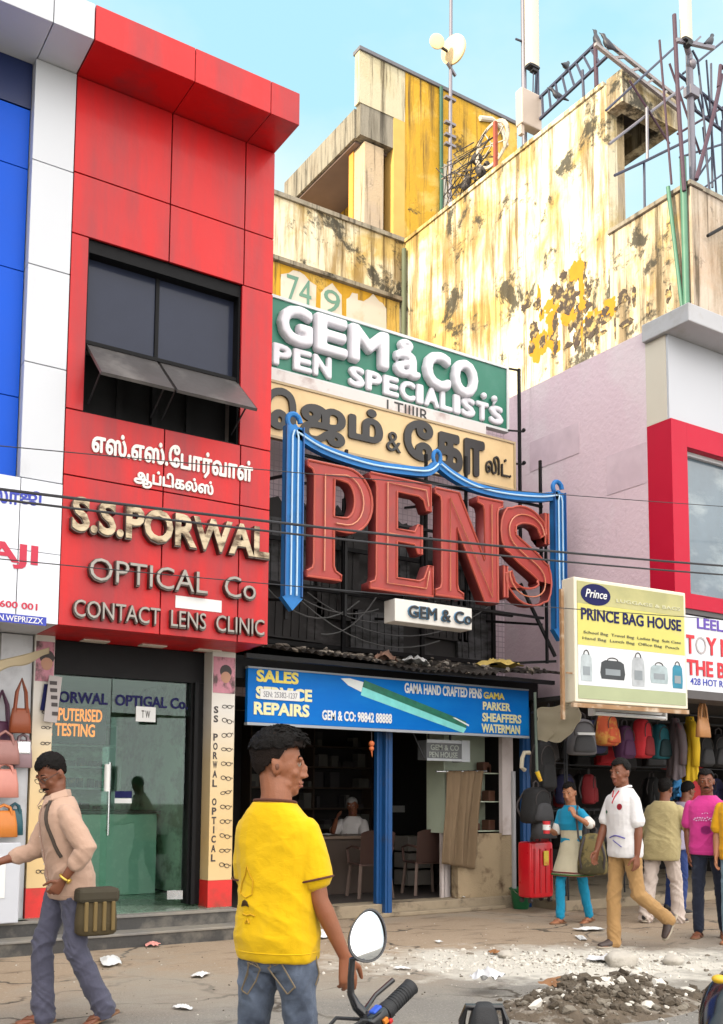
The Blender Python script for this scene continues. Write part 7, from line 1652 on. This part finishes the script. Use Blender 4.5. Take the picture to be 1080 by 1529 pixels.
# 1 ---- young man in the yellow T-shirt, seen from behind, looking to the right
YTEE = cloth_mat('yellow_jersey', (.78, .475, .002), 420, .06, .006)
DENIM = cloth_mat('faded_denim', (.028, .036, .055), 600, .35, .008, dirt=(.17, .21, .29), ds=3.0, lo=.44, hi=.64)
J = person('man from behind in yellow T-shirt and faded jeans looking right', at_depth(420, 3.78), heading(.40, .9), 1.60, SK1, HAIR, 'quiff', lean=(.0, -.05), twist=.06, head=(-1.06, -.04, .03), build=.86, shw=.142, voxel=.005,
           arms={'L': ((-.02, .10, -1), (.05, .35, -1)), 'R': ((.22, .04, -1), (.36, .30, -1))}, legs={'L': ((-.10, .04, -1), (-.06, -.06, -1), (-.2, 1, 0)), 'R': ((.10, .0, -1), (.06, -.04, -1), (.25, 1, 0))},
           hands={'R': dict(dir=(.10, .10, -1), palm=(-.6, .5, 0), curl=.55)}, bottom=(DENIM, .016, 'jeans'), top=(YTEE, .018, -.085, .20, 'tee'), shoes=(M('canvas_shoe', (.08, .08, .09), .7), 'shoe'), wr=1.5)
s = J['s']; P0 = J['P0']
for k in ('L', 'R'):
    sp, el, wr_, u, f = J['A'][k]; mb = MB(); c = sp+u*.203*s; x = u.orthogonal().normalized(); y = u.cross(x); mb.tube([c+(x*cos(a*pi/12)+y*sin(a*pi/12))*.070*s for a in range(24)], .0040, 6, True); obj('sleeve_hem', mb, M('brown_rib', (.10, .03, .015), .8), J['shirt'], True, local=True)
c = P0+J['S']*.523*s+V(0, -.012, 0)*s; mb = MB(); mb.tube([c+V(.083*cos(a*pi/14), .077*sin(a*pi/14), -.008*sin(a*pi/14))*s for a in range(28)], .006, 8, True); obj('neck_rib', mb, MATS['brown_rib'], J['shirt'], True, local=True)
ORP = M('print_orange', (.62, .33, .0), .7); BRP = M('print_brown', (.10, .05, .01), .7)
B = lambda x, z: (x*s, -.2*s, P0.z+z*s)
decal(J, [B(-.07+x, .24+z) for x, z in ((-.035, -.07), (-.03, -.03), (-.01, 0), (0, .035), (.015, .0), (.03, -.02), (.028, -.07), (.0, -.085))], .0022, ORP, 'shirt_print', closed=True)
patch(J, B(-.075, .13), (1, 0, 0), (0, 0, 1), [(-.022, -.01), (-.012, .012), (.0, .018), (.014, .012), (.022, -.008), (.008, -.004), (-.006, -.006)], BRP, 'shirt_print')
decal(J, [B(-.085+.02*k, .095-.006*(k % 2)) for k in range(4)], .003, ORP, 'shirt_print'); decal(J, [B(-.07, .06), B(-.06, .075), B(-.05, .06)], .004, ORP, 'shirt_print')
# back pockets and waist seams of the jeans
bmv = bmesh.new(); bmv.from_mesh(J['trousers'].data); bt = BVHTree.FromBMesh(bmv); bmv.free()
def jsnap(p): q, n, i, d = bt.find_nearest(V(*p)); return q+n*.0035
SEAMT = M('seam_thread', (.22, .17, .11), .8)
for sx in (-1, 1):
    pk_ = [(-.045, .055), (.045, .055), (.047, -.03), (.0, -.065), (-.047, -.03)]; pp = []
    for (a, b_), (c, d) in zip(pk_, pk_[1:]+pk_[:1]): pp += [(a+(c-a)*k/5, b_+(d-b_)*k/5) for k in range(5)]
    mb = MB(); mb.tube([jsnap((sx*.080*s+a*s, -.25*s, P0.z-.165*s+b_*s)) for a, b_ in pp], .003, 5, True); mb.tube([jsnap((sx*.085*s+a*s, -.25*s, P0.z-.17*s+.02*s*cos(a*60))) for a in (-.04, -.02, 0, .02, .04)], .002, 5); obj('pocket_seam', mb, SEAMT, J['trousers'], True, local=True)
mb = MB(); mb.tube([jsnap((.24*s, (.03-.04*k/6)*s, P0.z-(.02+.16*k/6)*s)) for k in range(7)], .003, 5); obj('pocket_seam', mb, SEAMT, J['trousers'], True, local=True)

# 2 ---- man with a moustache walking to the left with a shoulder bag
PSH = cloth_mat('pinkish_shirt', (.50, .325, .24), 380, .08, .007); GTR = cloth_mat('blue_grey_trouser', (.085, .085, .125), 420, .15, .007)
J = person('moustached man in pinkish shirt and grey blue trousers walking left', at_depth(112, 6.42), heading(-.78, -.55), 1.64, SK2, HAIR, 'neat', lean=(0, .19), twist=-.1, head=(.25, -.55, 0), moustache=True, specs=True, build=.90, voxel=.006,
           arms={'R': ((.10, .42, -1), (-.05, 1, -.28)), 'L': ((-.55, -.45, -1), (.35, .50, -.85))}, legs={'R': ((.05, .30, -1), (.02, -.05, -1), (0, 1, .0)), 'L': ((-.06, -.05, -1), (-.02, -.52, -1), (0, 1, -.35))},
           bottom=(GTR, .028, 'trouser'), top=(PSH, .026, -.15, {'L': .40, 'R': .42}, 'shirt'), shoes=(M('brown_sandal', (.16, .06, .03), .6), 'sandal'), hands={'L': dict(curl=.9)})
s = J['s']; P0 = J['P0']; S_ = J['S']
Bf = lambda x, z, y=.3: P0+S_*z*s+V(x, y, 0)*s
decal(J, [Bf(.0, .49-k*.075) for k in range(9)], .0035, M('placket_shade', (.42, .26, .20), .8), 'placket')
for k in range(6): decal(J, [Bf(.012, .44-k*.09), Bf(.014, .437-k*.09)], .005, M('button_pale', (.6, .5, .42), .4), 'button', .004)
for sx in (-1, 1):
    mb = MB(); q = J['nb']; mb.loft([[q+V(sx*a, b_, c)*s+V(0, 0, t_) for t_ in (0, .008)]+[q+V(sx*a2, b2_, c2_)*s+V(0, 0, t_) for t_ in (.008, 0)] for (a, b_, c, a2, b2_, c2_) in ((.01, -.085, .03, .01, -.095, -.005), (.075, -.03, .03, .10, -.04, -.01), (.06, .055, .0, .095, .07, -.035), (.015, .085, -.03, .05, .11, -.08))]); obj('collar', mb, PSH, J['shirt'], True, local=True)
decal(J, [Bf(-.085-.0075*k, .49-.036*k) for k in range(11)], .012, M('bag_strap_dark', (.05, .035, .025), .7), 'bag_strap', .008)
sp, el, wr_, u, f = J['A']['L']; mb = MB(); x = f.orthogonal().normalized(); y = f.cross(x); c = wr_-f*.02*s; mb.tube([c+(x*cos(a*pi/8)+y*sin(a*pi/8))*.034*s for a in range(16)], .008, 6, True); mb.cyl(c+x*.032*s, c+x*.044*s, .018); obj('wristwatch', mb, M('watch_gold', (.62, .42, .08), .3, metal=.7), J['t'], True, local=True)
hp = J['t'].matrix_basis
tloc = J['t'].location; rz = J['t'].rotation_euler.z; bp = Matrix.Rotation(rz, 3, 'Z')@V(-.22, -.10, .0)+tloc
bgx = thing('shoulder_bag', 'olive brown shoulder bag with ribbed front on the hip of the moustached man', 'bag', (bp.x, bp.y, .56), rz+1.5); OB = M('olive_canvas', (.07, .05, .02), .8, var=.3, scale=6, bmp=.004)
mb = MB(); mb.loft(softbox(.25, .12, .28, .9)); obj('body', mb, OB, bgx, 'all', local=True)
for sy in (-1, 1):
    for k in range(4): mb = MB(); mb.box(-.10+k*.055, -.075+k*.055, sy*.064-.010, sy*.064+.010, .03, .21, .008); obj('front_pleat', mb, M('olive_light', (.17, .115, .04), .8), bgx, local=True)
mb = MB(); mb.box(-.128, .128, -.075, .075, .20, .29, .025); obj('flap', mb, M('dark_flap', (.045, .036, .02), .8), bgx, local=True)
mb = MB(); mb.box(.03, .08, -.085, -.076, .20, .225); obj('buckle', mb, STEEL, bgx, local=True)

# 3 ---- woman in cream and blue kurta
KUR = cloth_mat('cream_kurta', (.60, .55, .40), 400, .07, .006); BLT = cloth_mat('cyan_cloth', (.012, .28, .48), 400, .1, .004)
J = person('woman in cream kurta with cyan yoke and leggings, hand at chin', at_depth(851, 11.62), heading(-.72, -.62), 1.55, SK3, HAIR, 'long', lean=(0, .02), head=(.22, -.22, .05), build=.86, voxel=.006,
           arms={'R': ((.20, .18, -1), (-.30, .95, .28)), 'L': ((-.85, .25, -.62), (.85, .55, .62))}, legs={'R': ((.02, .30, -1), (.0, .02, -1), (0, 1, 0)), 'L': ((-.02, -.25, -1), (0, -.28, -1), (0, 1, -.15))},
           bottom=(BLT, .013, 'legging'), top=(KUR, .006, -.36, .04, 'kurta'), shoes=(M('tan_sandal', (.30, .13, .07), .6), 'sandal'), hands={'L': dict(curl=1.1, dir=(.2, .3, .9)), 'R': dict(curl=1.1)})
s = J['s']; P0 = J['P0']; S_ = J['S']; t = J['t']
# cyan yoke, sleeves and hem bands
mb = MB(); J['torso'](mb, .013, [(.20, .150, .11, .004), (.28, .164, .124, .012), (.38, .170, .112, .004), (.44, .160, .10, -.004), (.485, .116, .082, -.012), (.512, .086, .074, -.012)])
for k in ('L', 'R'): sp, el, wr_, u, f = J['A'][k]; limb(mb, [sp, sp+u*.08*s, sp+u*.17*s], [.060*s, .058*s, .060*s])
mb = fuse(mb, .0065, 2); obj('yoke', mb, BLT, J['shirt'], 'all', local=True)
for k in ('L', 'R'): sp, el, wr_, u, f = J['A'][k]; mb = MB(); limb(mb, [sp+u*.165*s, sp+u*.245*s], [.063*s, .066*s]); obj('cuff', mb, M('cuff_white', (.72, .70, .66), .8), J['shirt'], 'all', local=True)
for z, hh_, m_ in ((-.345, .014, M('band_green', (.05, .14, .03), .8)), (-.315, .010, M('band_maroon', (.20, .02, .03), .8)), (-.355, .006, M('band_red', (.4, .05, .05), .8))):
    pts = []
    for a in range(48): p = P0+V(.35*cos(a*pi/24), .28*sin(a*pi/24), z)*s; q, n, i, d = J['bvh'].find_nearest(p); q.z = P0.z+z*s; pts.append(q+n*.004)
    mb = MB(); mb.tube(pts, hh_*.7, 6, True); obj('hem_band', mb, m_, J['shirt'], True, local=True)
sp, el, wr_, u, f = J['A']['R']; c = wr_+f*.09*s; mb = MB(); mb.cyl(c+V(0, 0, -.07), c+V(0, 0, .07), .036, .044, 16)
R3 = Matrix.Rotation(t.rotation_euler.z, 3, 'Z'); cw = R3@c+t.location
for v in mb.b.verts: v.co = R3@v.co+t.location
cup = thing('paper_cup', 'red and white paper cup held by the woman in cream kurta', 'cup', (cw.x, cw.y, cw.z-.07)); obj('cup_wall', mb, M('cup_red', (.62, .03, .04), .5), cup, True)
mb = MB(); mb.cyl(cw+V(0, 0, -.03), cw+V(0, 0, .03), .043, .046, 16); obj('cup_label', mb, WHITE, cup, True)
bw = R3@V(-.30, .02, 0)+t.location
backpack('backpack', 'olive camouflage rucksack carried on the arm of woman in kurta', .34, .46, .22, BG['camo'], BG['camo'], (bw.x, bw.y, P0.z+.22), t.rotation_euler.z+.6)
mb = MB(); mb.tube([J['nb']+V(-.11, .0, -.02)*s, P0+V(-.17, .12, .34)*s, P0+V(-.22, .15, .12)*s, P0+V(-.27, .10, .0)*s], .012, 6); obj('bag_strap', mb, INK, t, True, local=True)

# 4 ---- young man in the white polo striding left
WPO = cloth_mat('white_polo', (.74, .72, .72), 420, .04, .005); KHA = cloth_mat('khaki_cotton', (.40, .235, .095), 420, .10, .006)
J = person('young man in white polo shirt and khaki trousers striding left', at_depth(929, 9.75), heading(-.86, -.42), 1.73, SK2, HAIR, 'neat', lean=(0, .03), head=(.18, -.06, 0), build=.92, voxel=.006,
           arms={'R': ((.10, .30, -1), (-.02, .42, -1)), 'L': ((-.14, -.06, -1), (-.02, .12, -1))}, legs={'R': ((.03, .14, -1), (.0, .02, -1), (0, 1, 0)), 'L': ((-.03, -.16, -1), (0, -1.05, -.72), (0, .55, -.85))},
           bottom=(KHA, .022, 'trouser'), top=(WPO, .018, -.12, .22, 'tee'), shoes=(M('dark_shoe', (.07, .05, .045), .5), 'shoe'))
s = J['s']; P0 = J['P0']; S_ = J['S']; Bf = lambda x, z, y=.3: P0+S_*z*s+V(x, y, 0)*s
PR_ = M('print_red', (.5, .03, .05), .7); PGn = M('print_green', (.02, .2, .08), .7); PVi = M('print_violet', (.10, .08, .38), .7)
decal(J, [Bf(-.04, .50), Bf(-.015, .44), Bf(.0, .38)], .007, PR_, 'placket'); decal(J, [Bf(.04, .50), Bf(.015, .44)], .007, PR_, 'placket')
patch(J, Bf(-.09, .35), (1, 0, 0), (0, 0, 1), [(.028*cos(a*pi/6), .03*sin(a*pi/6)) for a in range(12)], PR_, 'shirt_badge'); patch(J, Bf(.09, .30), (1, 0, 0), (0, 0, 1), [(-.025, 0), (0, .02), (.025, 0), (0, -.02)], PGn, 'shirt_badge')
decal(J, [Bf(-.13+.03*k, .06+.022*sin(k*pi/6), .3) for k in range(7)], .006, PVi, 'shirt_print'); decal(J, [Bf(-.10+.02*k, -.02+.012*k, .3) for k in range(6)], .004, PVi, 'shirt_print')
mb = MB(); q = J['nb']; mb.tube([q+V(.072*cos(a*pi/10), -.012+.068*sin(a*pi/10), .012-.03*max(0, sin(a*pi/10)))*s for a in range(20)], .014*s, 8, True); obj('collar', mb, WPO, J['shirt'], True, local=True)

# 5 ---- man in the loose beige shirt, back to the camera
BEI = cloth_mat('beige_shirt', (.46, .38, .19), 380, .08, .008); OFFW = cloth_mat('offwhite_trouser', (.62, .52, .46), 400, .07, .008)
person('man seen from behind in loose beige shirt and off white trousers', at_depth(984, 11.75), heading(.55, .72), 1.60, SK2, HAIR, 'short', lean=(.06, .08), twist=-.1, head=(-.1, -.1, 0), build=1.06, voxel=.007, face=False,
       arms={'L': ((-.14, .1, -1), (0, .3, -1)), 'R': ((.5, .35, -1), (.25, .9, -.7))}, legs={'L': ((-.10, -.14, -1), (-.05, -.25, -1), (-.1, 1, -.1)), 'R': ((.08, .22, -1), (.08, -.05, -1), (.2, 1, 0))},
       bottom=(OFFW, .036, 'trouser'), top=(BEI, .034, -.20, .46, 'shirt'), shoes=(M('black_shoe', (.03, .028, .028), .5), 'shoe'), wr=1.2)
# 6 ---- person stooping behind him
LIL = cloth_mat('lilac_shirt', (.40, .35, .45), 380, .1, .006); BJ = cloth_mat('blue_denim', (.03, .055, .19), 500, .25, .006)
person('stooping man in lilac grey shirt behind the beige shirt man', at_depth(1003, 12.7), heading(.75, .4), 1.62, SK2, HAIR, 'short', lean=(0, .42), head=(0, -.35, 0), voxel=.007, face=False,
       arms={'L': ((-.1, .5, -1), (0, 1, -.5)), 'R': ((.1, .7, -1), (0, 1, -.35))}, legs={'L': ((-.06, .10, -1), (-.03, -.1, -1)), 'R': ((.08, .02, -1), (.04, -.15, -1))}, bottom=(BJ, .018, 'jeans'), top=(LIL, .026, -.14, .44, 'shirt'), shoes=(MATS['black_shoe'], 'shoe'))
# 7 ---- man in the pink T-shirt
PNK = cloth_mat('pink_jersey', (.62, .045, .26), 420, .06, .005); DKJ = cloth_mat('dark_denim', (.020, .025, .045), 500, .3, .006, dirt=(.10, .12, .16), ds=3.5, lo=.55, hi=.75)
J = person('man in bright pink printed T-shirt and dark jeans facing left', at_depth(1052, 10.5), heading(-.42, -.85), 1.66, SK2, HAIR, 'short', head=(.12, -.08, .05), voxel=.0065, moustache=True,
           arms={'L': ((-.14, .0, -1), (-.02, .18, -1)), 'R': ((.14, -.05, -1), (-.05, .2, -1))}, legs={'R': ((.04, .10, -1), (.02, .0, -1), (.15, 1, 0)), 'L': ((-.06, -.06, -1), (-.03, -.2, -1), (-.1, 1, -.1))},
           bottom=(DKJ, .014, 'jeans'), top=(PNK, .018, -.10, .21, 'tee'), shoes=(MATS['brown_sandal'], 'sandal'))
s = J['s']; P0 = J['P0']; S_ = J['S']; Bf = lambda x, z, y=.3: P0+S_*z*s+V(x, y, 0)*s
LPK = M('print_pale_pink', (.72, .45, .66), .7)
for z, n_, r in ((.335, 3, .006), (.285, 9, .012), (.262, 10, .010)):
    for k in range(n_): x = -(n_-1)*.0125+k*.025; decal(J, [Bf(x, z+(.006 if k % 2 else -.004)), Bf(x+.013, z-(.006 if k % 3 else -.004))], r*.6, LPK, 'shirt_print')
patch(J, Bf(0, .16), (1, 0, 0), (0, 0, 1), [(.05*cos(a*pi/6)*(1+.15*(a % 2)), .045*sin(a*pi/6)) for a in range(12)], M('print_magenta', (.42, .02, .22), .7), 'shirt_print')
# 8 ---- person cut by the right edge
AMB = cloth_mat('amber_jersey', (.72, .36, .01), 420, .07, .005); LJ = cloth_mat('pale_denim', (.20, .32, .42), 500, .2, .006)
person('man in amber yellow T-shirt and pale jeans at the right edge', at_depth(1097, 10.1), heading(-.55, -.75), 1.64, SK3, HAIR, 'short', voxel=.007,
       arms={'L': ((-.16, .0, -1), (-.02, .2, -1)), 'R': ((.16, .05, -1), (-.02, .3, -1))}, legs={'R': ((.05, .12, -1), (.02, .0, -1)), 'L': ((-.06, -.08, -1), (-.03, -.2, -1))}, bottom=(LJ, .016, 'jeans'), top=(AMB, .018, -.12, .23, 'tee'), shoes=(MATS['tan_sandal'], 'sandal'))
# 9 ---- shopkeeper sitting at the desk
q = aty(527, 1240, 12.15)
person('seated grey haired man in white shirt, hand at his face', (q.x, 12.15, .15), heading(-.25, -.95), 1.62, SK2, HAIRW, 'short', lean=(-.05, .20), head=(.1, -.25, .1), voxel=.007, seat=.50,
       arms={'R': ((.30, .75, -.55), (-.35, .30, .85)), 'L': ((-.2, .6, -.8), (.5, .85, .0))}, legs={'L': ((-.12, 1, -.05), (0, .05, -1)), 'R': ((.12, 1, -.05), (0, .05, -1))}, bottom=(DKJ, .016, 'trouser'), top=(cloth_mat('white_shirt', (.70, .66, .64), 380, .05, .006), .022, -.10, .22, 'shirt'), shoes=(MATS['brown_sandal'], 'sandal'))
mb = MB(); mb.box(q.x-.24, q.x+.24, 11.95, 12.38, .53, .57, .01)
for sx in (-1, 1):
    for y in (11.98, 12.34): mb.bar((q.x+sx*.2, y, .15), (q.x+sx*.2, y, .53), .03)
mb.box(q.x-.22, q.x+.22, 12.35, 12.38, .6, 1.0, .01); mb.bar((q.x-.2, 12.365, .56), (q.x-.2, 12.365, .62), .03); mb.bar((q.x+.2, 12.365, .56), (q.x+.2, 12.365, .62), .03)
tag(obj('wooden_chair', mb, MATS['dark_wood']), 'dark wooden chair under the seated grey haired man', 'chair')
# ================================================================== motorcycles in the foreground
def pd(px, py, depth): d = ray(px, py); return CAMP+d*(depth/d.dot(FW))
RUB = M('black_rubber', (.018, .018, .020), .6, var=.25, scale=30, bmp=.0015, bscale=400); BPL = M('gloss_black', (.012, .012, .014), .18, var=.2, coat=.5); CHR = M('chrome', (.75, .75, .76), .08, metal=1, var=.03)
A, B = pd(574, 1512, 2.45), pd(620, 1467, 2.54)
bx = (B-A).normalized(); hd2 = Vector((-(bx.y), bx.x, 0)).normalized()          # forward of the machine
HS = A-bx*.26+Vector((0, 0, -.03))
gz = 0.0
bike = thing('motorcycle', 'parked black motorcycle with round mirror and rubber grip in the near foreground', 'motorcycle', (HS.x-hd2.x*.5, HS.y-hd2.y*.5, 0))
mb = MB(); mb.tube([HS-bx*.30+Vector((0, 0, .0))-hd2*.06, HS-bx*.18+Vector((0, 0, .02)), HS-bx*.05, HS+bx*.05, HS+bx*.18+Vector((0, 0, .02)), A, B-bx*.01], .012, 10); hb_ = obj('handlebar', mb, BPL, bike, True)
mb = MB(); g_pts = [A+bx*t for t in (-.005, 0, .01, .03, .05, .07, .09, .105, .112, .116)]; mb.tube(g_pts, [.012, .021, .023, .0195, .0205, .0195, .0205, .021, .022, .012], 18)
for k in range(9): mb.tube([A+bx*(.02+k*.009)+Vector((0, 0, 0)), A+bx*(.0235+k*.009)], .0212, 18)
obj('grip', mb, RUB, hb_, True)
mb = MB(); c = A-bx*.035; R = bx.to_track_quat('X', 'Z').to_matrix(); mb.rbox(c, (.062, .046, .048), R, .008); sw = obj('switch_housing', mb, BPL, hb_, True)
mb = MB(); mb.rbox(c+Vector((0, 0, .026))-hd2*.0, (.03, .02, .012), R, .003); obj('switch', mb, M('switch_blue', (.03, .10, .55), .4), sw)
mb = MB(); mb.rbox(c-hd2*.026+bx*.008, (.016, .008, .014), R, .002); obj('switch', mb, M('switch_orange', (.7, .22, .02), .4), sw)
mb = MB(); mb.rbox(c-hd2*.026+bx*.028+Vector((0, 0, -.012)), (.012, .008, .010), R, .002); obj('switch', mb, M('switch_red', (.6, .02, .02), .4), sw)
mb = MB(); mb.tube([c+hd2*.03, c+hd2*.06+bx*.03, c+hd2*.075+bx*.09, c+hd2*.07+bx*.16], [.009, .007, .006, .007], 8); obj('brake_lever', mb, BPL, hb_, True)
# mirror with its stalk
mc = pd(549, 1397, 2.47); nrm = (CAMP-mc).normalized()*.8+Vector((.35, -.1, .22)); nrm.normalize(); ux = (RT-nrm*RT.dot(nrm)).normalized(); uy = nrm.cross(ux)
def egg(r, z): 
    out = []
    for k in range(36):
        a = 2*pi*k/36; x, y = .049*cos(a)*r, .067*sin(a)*r; x *= 1-.16*(y/.067); x += .010*(y/.067)*r
        out.append(mc+ux*x+uy*y+nrm*z)
    return out
mb = MB(); mb.loft([egg(.02, -.03), egg(.55, -.028), egg(.88, -.018), egg(1.0, -.004), egg(1.04, .003), egg(1.03, .006), egg(.955, .0055), egg(.95, .003), egg(.02, .003)]); ml = obj('mirror_shell', mb, BPL, bike, True)
mb = MB(); mb.loft([egg(.948, .0032), egg(.93, .0046), egg(.02, .0046)]); 
mm_, nt, b_ = nodes('mirror_silver'); b_.inputs['Metallic'].default_value = 1; b_.inputs['Roughness'].default_value = .03; b_.inputs['Base Color'].default_value = (.85, .87, .88, 1); nt.links.new(mixc(nt, ramp(nt, noise_n(nt, coords(nt), 18, 5), .5, .75), (.86, .88, .9), (.72, .74, .75)), b_.inputs['Base Color'])
obj('mirror_glass', mb, mm_, ml, 'all')
mb = MB(); mb.tube([mc-uy*.055-nrm*.012-ux*.02, pd(526, 1432, 2.45), pd(524, 1460, 2.44), pd(524, 1484, 2.44), pd(533, 1503, 2.44), pd(550, 1520, 2.44), c+Vector((0, 0, .01))], [.008, .0085, .0085, .0095, .013, .014, .012], 10); obj('mirror_stalk', mb, BPL, ml, True)
mb = MB(); mb.tube([c-hd2*.01, c-bx*.05+Vector((0, 0, .03)), c-bx*.14+hd2*.06+Vector((0, 0, .01)), HS+hd2*.12+Vector((0, 0, -.18))], .006, 6); mb.tube([c+hd2*.02, c-bx*.06+hd2*.08+Vector((0, 0, .03)), c-bx*.16+hd2*.1, HS+hd2*.10+Vector((0, 0, -.2))], .005, 6); obj('control_cable', mb, RUB, hb_, True)
# rest of the machine, mostly below the frame
F2 = lambda f, z, r=0: Vector((HS.x, HS.y, 0))+hd2*f+Vector((bx.x, bx.y, 0)).normalized()*r+Vector((0, 0, z))
mb = MB(); mb.ball(F2(.14, HS.z-.11), .10, 18, (1, 1, 1)); hl_ = obj('headlamp', mb, BPL, bike, 'all'); mb = MB(); mb.cyl(F2(.20, HS.z-.11), F2(.245, HS.z-.115), .085, .075, 24); obj('lens', mb, M('lamp_lens', (.7, .72, .74), .1, coat=.6), hl_, True)
for sx in (-1, 1): mb = MB(); mb.cyl(F2(.02, HS.z-.02, sx*.09), F2(.30, .30, sx*.09), .022); obj('fork', mb, CHR, bike, True)
def wheel(f):
    mb = MB(); cen = F2(f, .30); mb.tube([cen+hd2*.25*cos(a*pi/20)+Vector((0, 0, .25*sin(a*pi/20))) for a in range(40)], .05, 12, True); w = obj('tyre', mb, RUB, bike, 'all')
    mb = MB(); mb.tube([cen+hd2*.205*cos(a*pi/20)+Vector((0, 0, .205*sin(a*pi/20))) for a in range(40)], .018, 8, True); mb.cyl(F2(f, .30, -.06), F2(f, .30, .06), .04)
    for k in range(6): mb.bar(cen, cen+hd2*.205*cos(k*pi/3)+Vector((0, 0, .205*sin(k*pi/3))), .025)
    obj('rim', mb, CHR, w, True)
wheel(.33); wheel(-.98)
mb = MB(); mb.loft([[F2(f, z+h*sin(2*pi*k/20), w*cos(2*pi*k/20)) for k in range(20)] for f, z, w, h in ((-.05, .80, .04, .04), (-.10, .80, .11, .09), (-.25, .80, .15, .11), (-.40, .77, .13, .09), (-.50, .75, .06, .05))]); obj('fuel_tank', mb, BPL, bike, 'all')
mb = MB(); mb.loft([[F2(f, z+.045*math.copysign(abs(sin(2*pi*k/20))**.6, sin(2*pi*k/20)), w*math.copysign(abs(cos(2*pi*k/20))**.6, cos(2*pi*k/20))) for k in range(20)] for f, z, w in ((-.46, .74, .07), (-.5, .74, .11), (-.75, .745, .14), (-1.0, .78, .13), (-1.15, .79, .08))]); obj('seat', mb, RUB, bike, 'all')
mb = MB(); mb.tube([F2(0, HS.z-.05), F2(-.15, .62), F2(-.35, .32), F2(-.7, .30), F2(-.98, .30)], .03, 8); mb.tube([F2(-.05, HS.z-.1), F2(-.5, .68), F2(-1.1, .70)], .025, 8); mb.box(-.01, .01, -.01, .01, .3, .31); obj('frame', mb, BPL, bike, True)
mb = MB(); mb.rbox(F2(-.42, .40), (.22, .32, .30), atan2(-hd2.x, hd2.y), .04); obj('engine', mb, M('engine_grey', (.22, .22, .23), .4, metal=.6), bike, True)
mb = MB(); mb.tube([F2(-.5, .3, .15), F2(-.9, .02+.0, .16)], .014, 8); obj('side_stand', mb, BPL, bike, True)
# padded backrest of a second machine, only its top shows
def arch(px0, px1, pyt, depth, label):
    p0, p1 = pd(px0, 1540, depth), pd(px1, 1540, depth); tz = pd((px0+px1)/2, pyt, depth).z; bzz = p0.z-.12; t_ = thing('motorcycle', label, 'motorcycle', ((p0.x+p1.x)/2, (p0.y+p1.y)/2, bzz)); w = (p1-p0); wl = w.length; w.normalize(); mid = (p0+p1)/2
    rings = []
    for k in range(21):
        u = k/20*2-1; zt_ = bzz+(tz-bzz)*(1-abs(u)**4*.5); q = mid+w*u*wl*.40; rings.append([Vector((q.x, q.y, 0))+FWH*a+Vector((0, 0, b_)) for a, b_ in ((-.02, bzz+.03), (.02, bzz+.03), (.035, (bzz+zt_)/2), (.025, zt_-.012), (.0, zt_), (-.025, zt_-.012), (-.035, (bzz+zt_)/2))])
    mb = MB(); mb.loft(rings); obj('pad', mb, RUB, t_, 'all')
    mb = MB(); mb.tube([mid-w*wl*.5+Vector((0, 0, bzz-mid.z)), mid-w*wl*.5+Vector((0, 0, tz-mid.z-.05)), mid-w*wl*.40+Vector((0, 0, tz-mid.z-.015)), mid+w*wl*.40+Vector((0, 0, tz-mid.z-.015)), mid+w*wl*.5+Vector((0, 0, tz-mid.z-.05)), mid+w*wl*.5+Vector((0, 0, bzz-mid.z))], .010, 8); obj('rail', mb, BPL, t_, True)
    mb = MB(); mb.box(mid.x-.04, mid.x+.04, mid.y-.04, mid.y+.04, 0, bzz+.03); obj('carrier_post', mb, BPL, t_)
FWH = Vector((sin(YAW), cos(YAW), 0))
arch(690, 756, 1496, 2.7, 'motorcycle of which only the black padded backrest rises at the bottom edge')
# black tank of a machine cut by the right edge
q0 = pd(1092, 1500, 3.1); b2_ = thing('motorcycle', 'black motorcycle cut by the right edge, only its tank showing', 'motorcycle', (q0.x, q0.y, 0))
ax = (RT*.75+FWH*.6); ax.z = 0; ax.normalize(); sx2 = Vector((ax.y, -ax.x, 0))
rings = []
for t, w, h, z in ((-.115, .012, .012, .66), (-.10, .05, .045, .69), (-.05, .085, .075, .735), (.02, .12, .10, .765), (.12, .14, .115, .785), (.25, .13, .10, .78), (.36, .06, .05, .75)):
    rings.append([Vector((q0.x, q0.y, 0))+ax*t+sx2*w*cos(2*pi*k/22)+Vector((0, 0, z+h*sin(2*pi*k/22))) for k in range(22)])
mb = MB(); mb.loft(rings); tk = obj('fuel_tank', mb, BPL, b2_, 'all')
mb = MB(); e_ = pd(1074, 1462, 2.98); mb.ball(e_, .022, 12, (1, 1, .6)); obj('emblem', mb, M('emblem_yellow', (.75, .45, .02), .4), tk, True)
mb = MB(); Q = lambda f, z: Vector((q0.x, q0.y, 0))+ax*f+Vector((0, 0, z))
for f in (-.35, .95): mb.tube([Q(f, .3)+ax*.24*cos(a*pi/16)+Vector((0, 0, .24*sin(a*pi/16))) for a in range(32)], .05, 10, True); mb.cyl(Q(f, .3)-sx2*.05, Q(f, .3)+sx2*.05, .05)
mb.tube([Q(-.35, .3), Q(.0, .62), Q(.4, .62), Q(.95, .3)], .03, 8); obj('running_gear', mb, RUB, b2_, True)
mb = MB(); mb.tube([Q(.3, .76), Q(.6, .74), Q(.95, .80)], [.09, .11, .06], 12); obj('seat', mb, RUB, b2_, 'all')
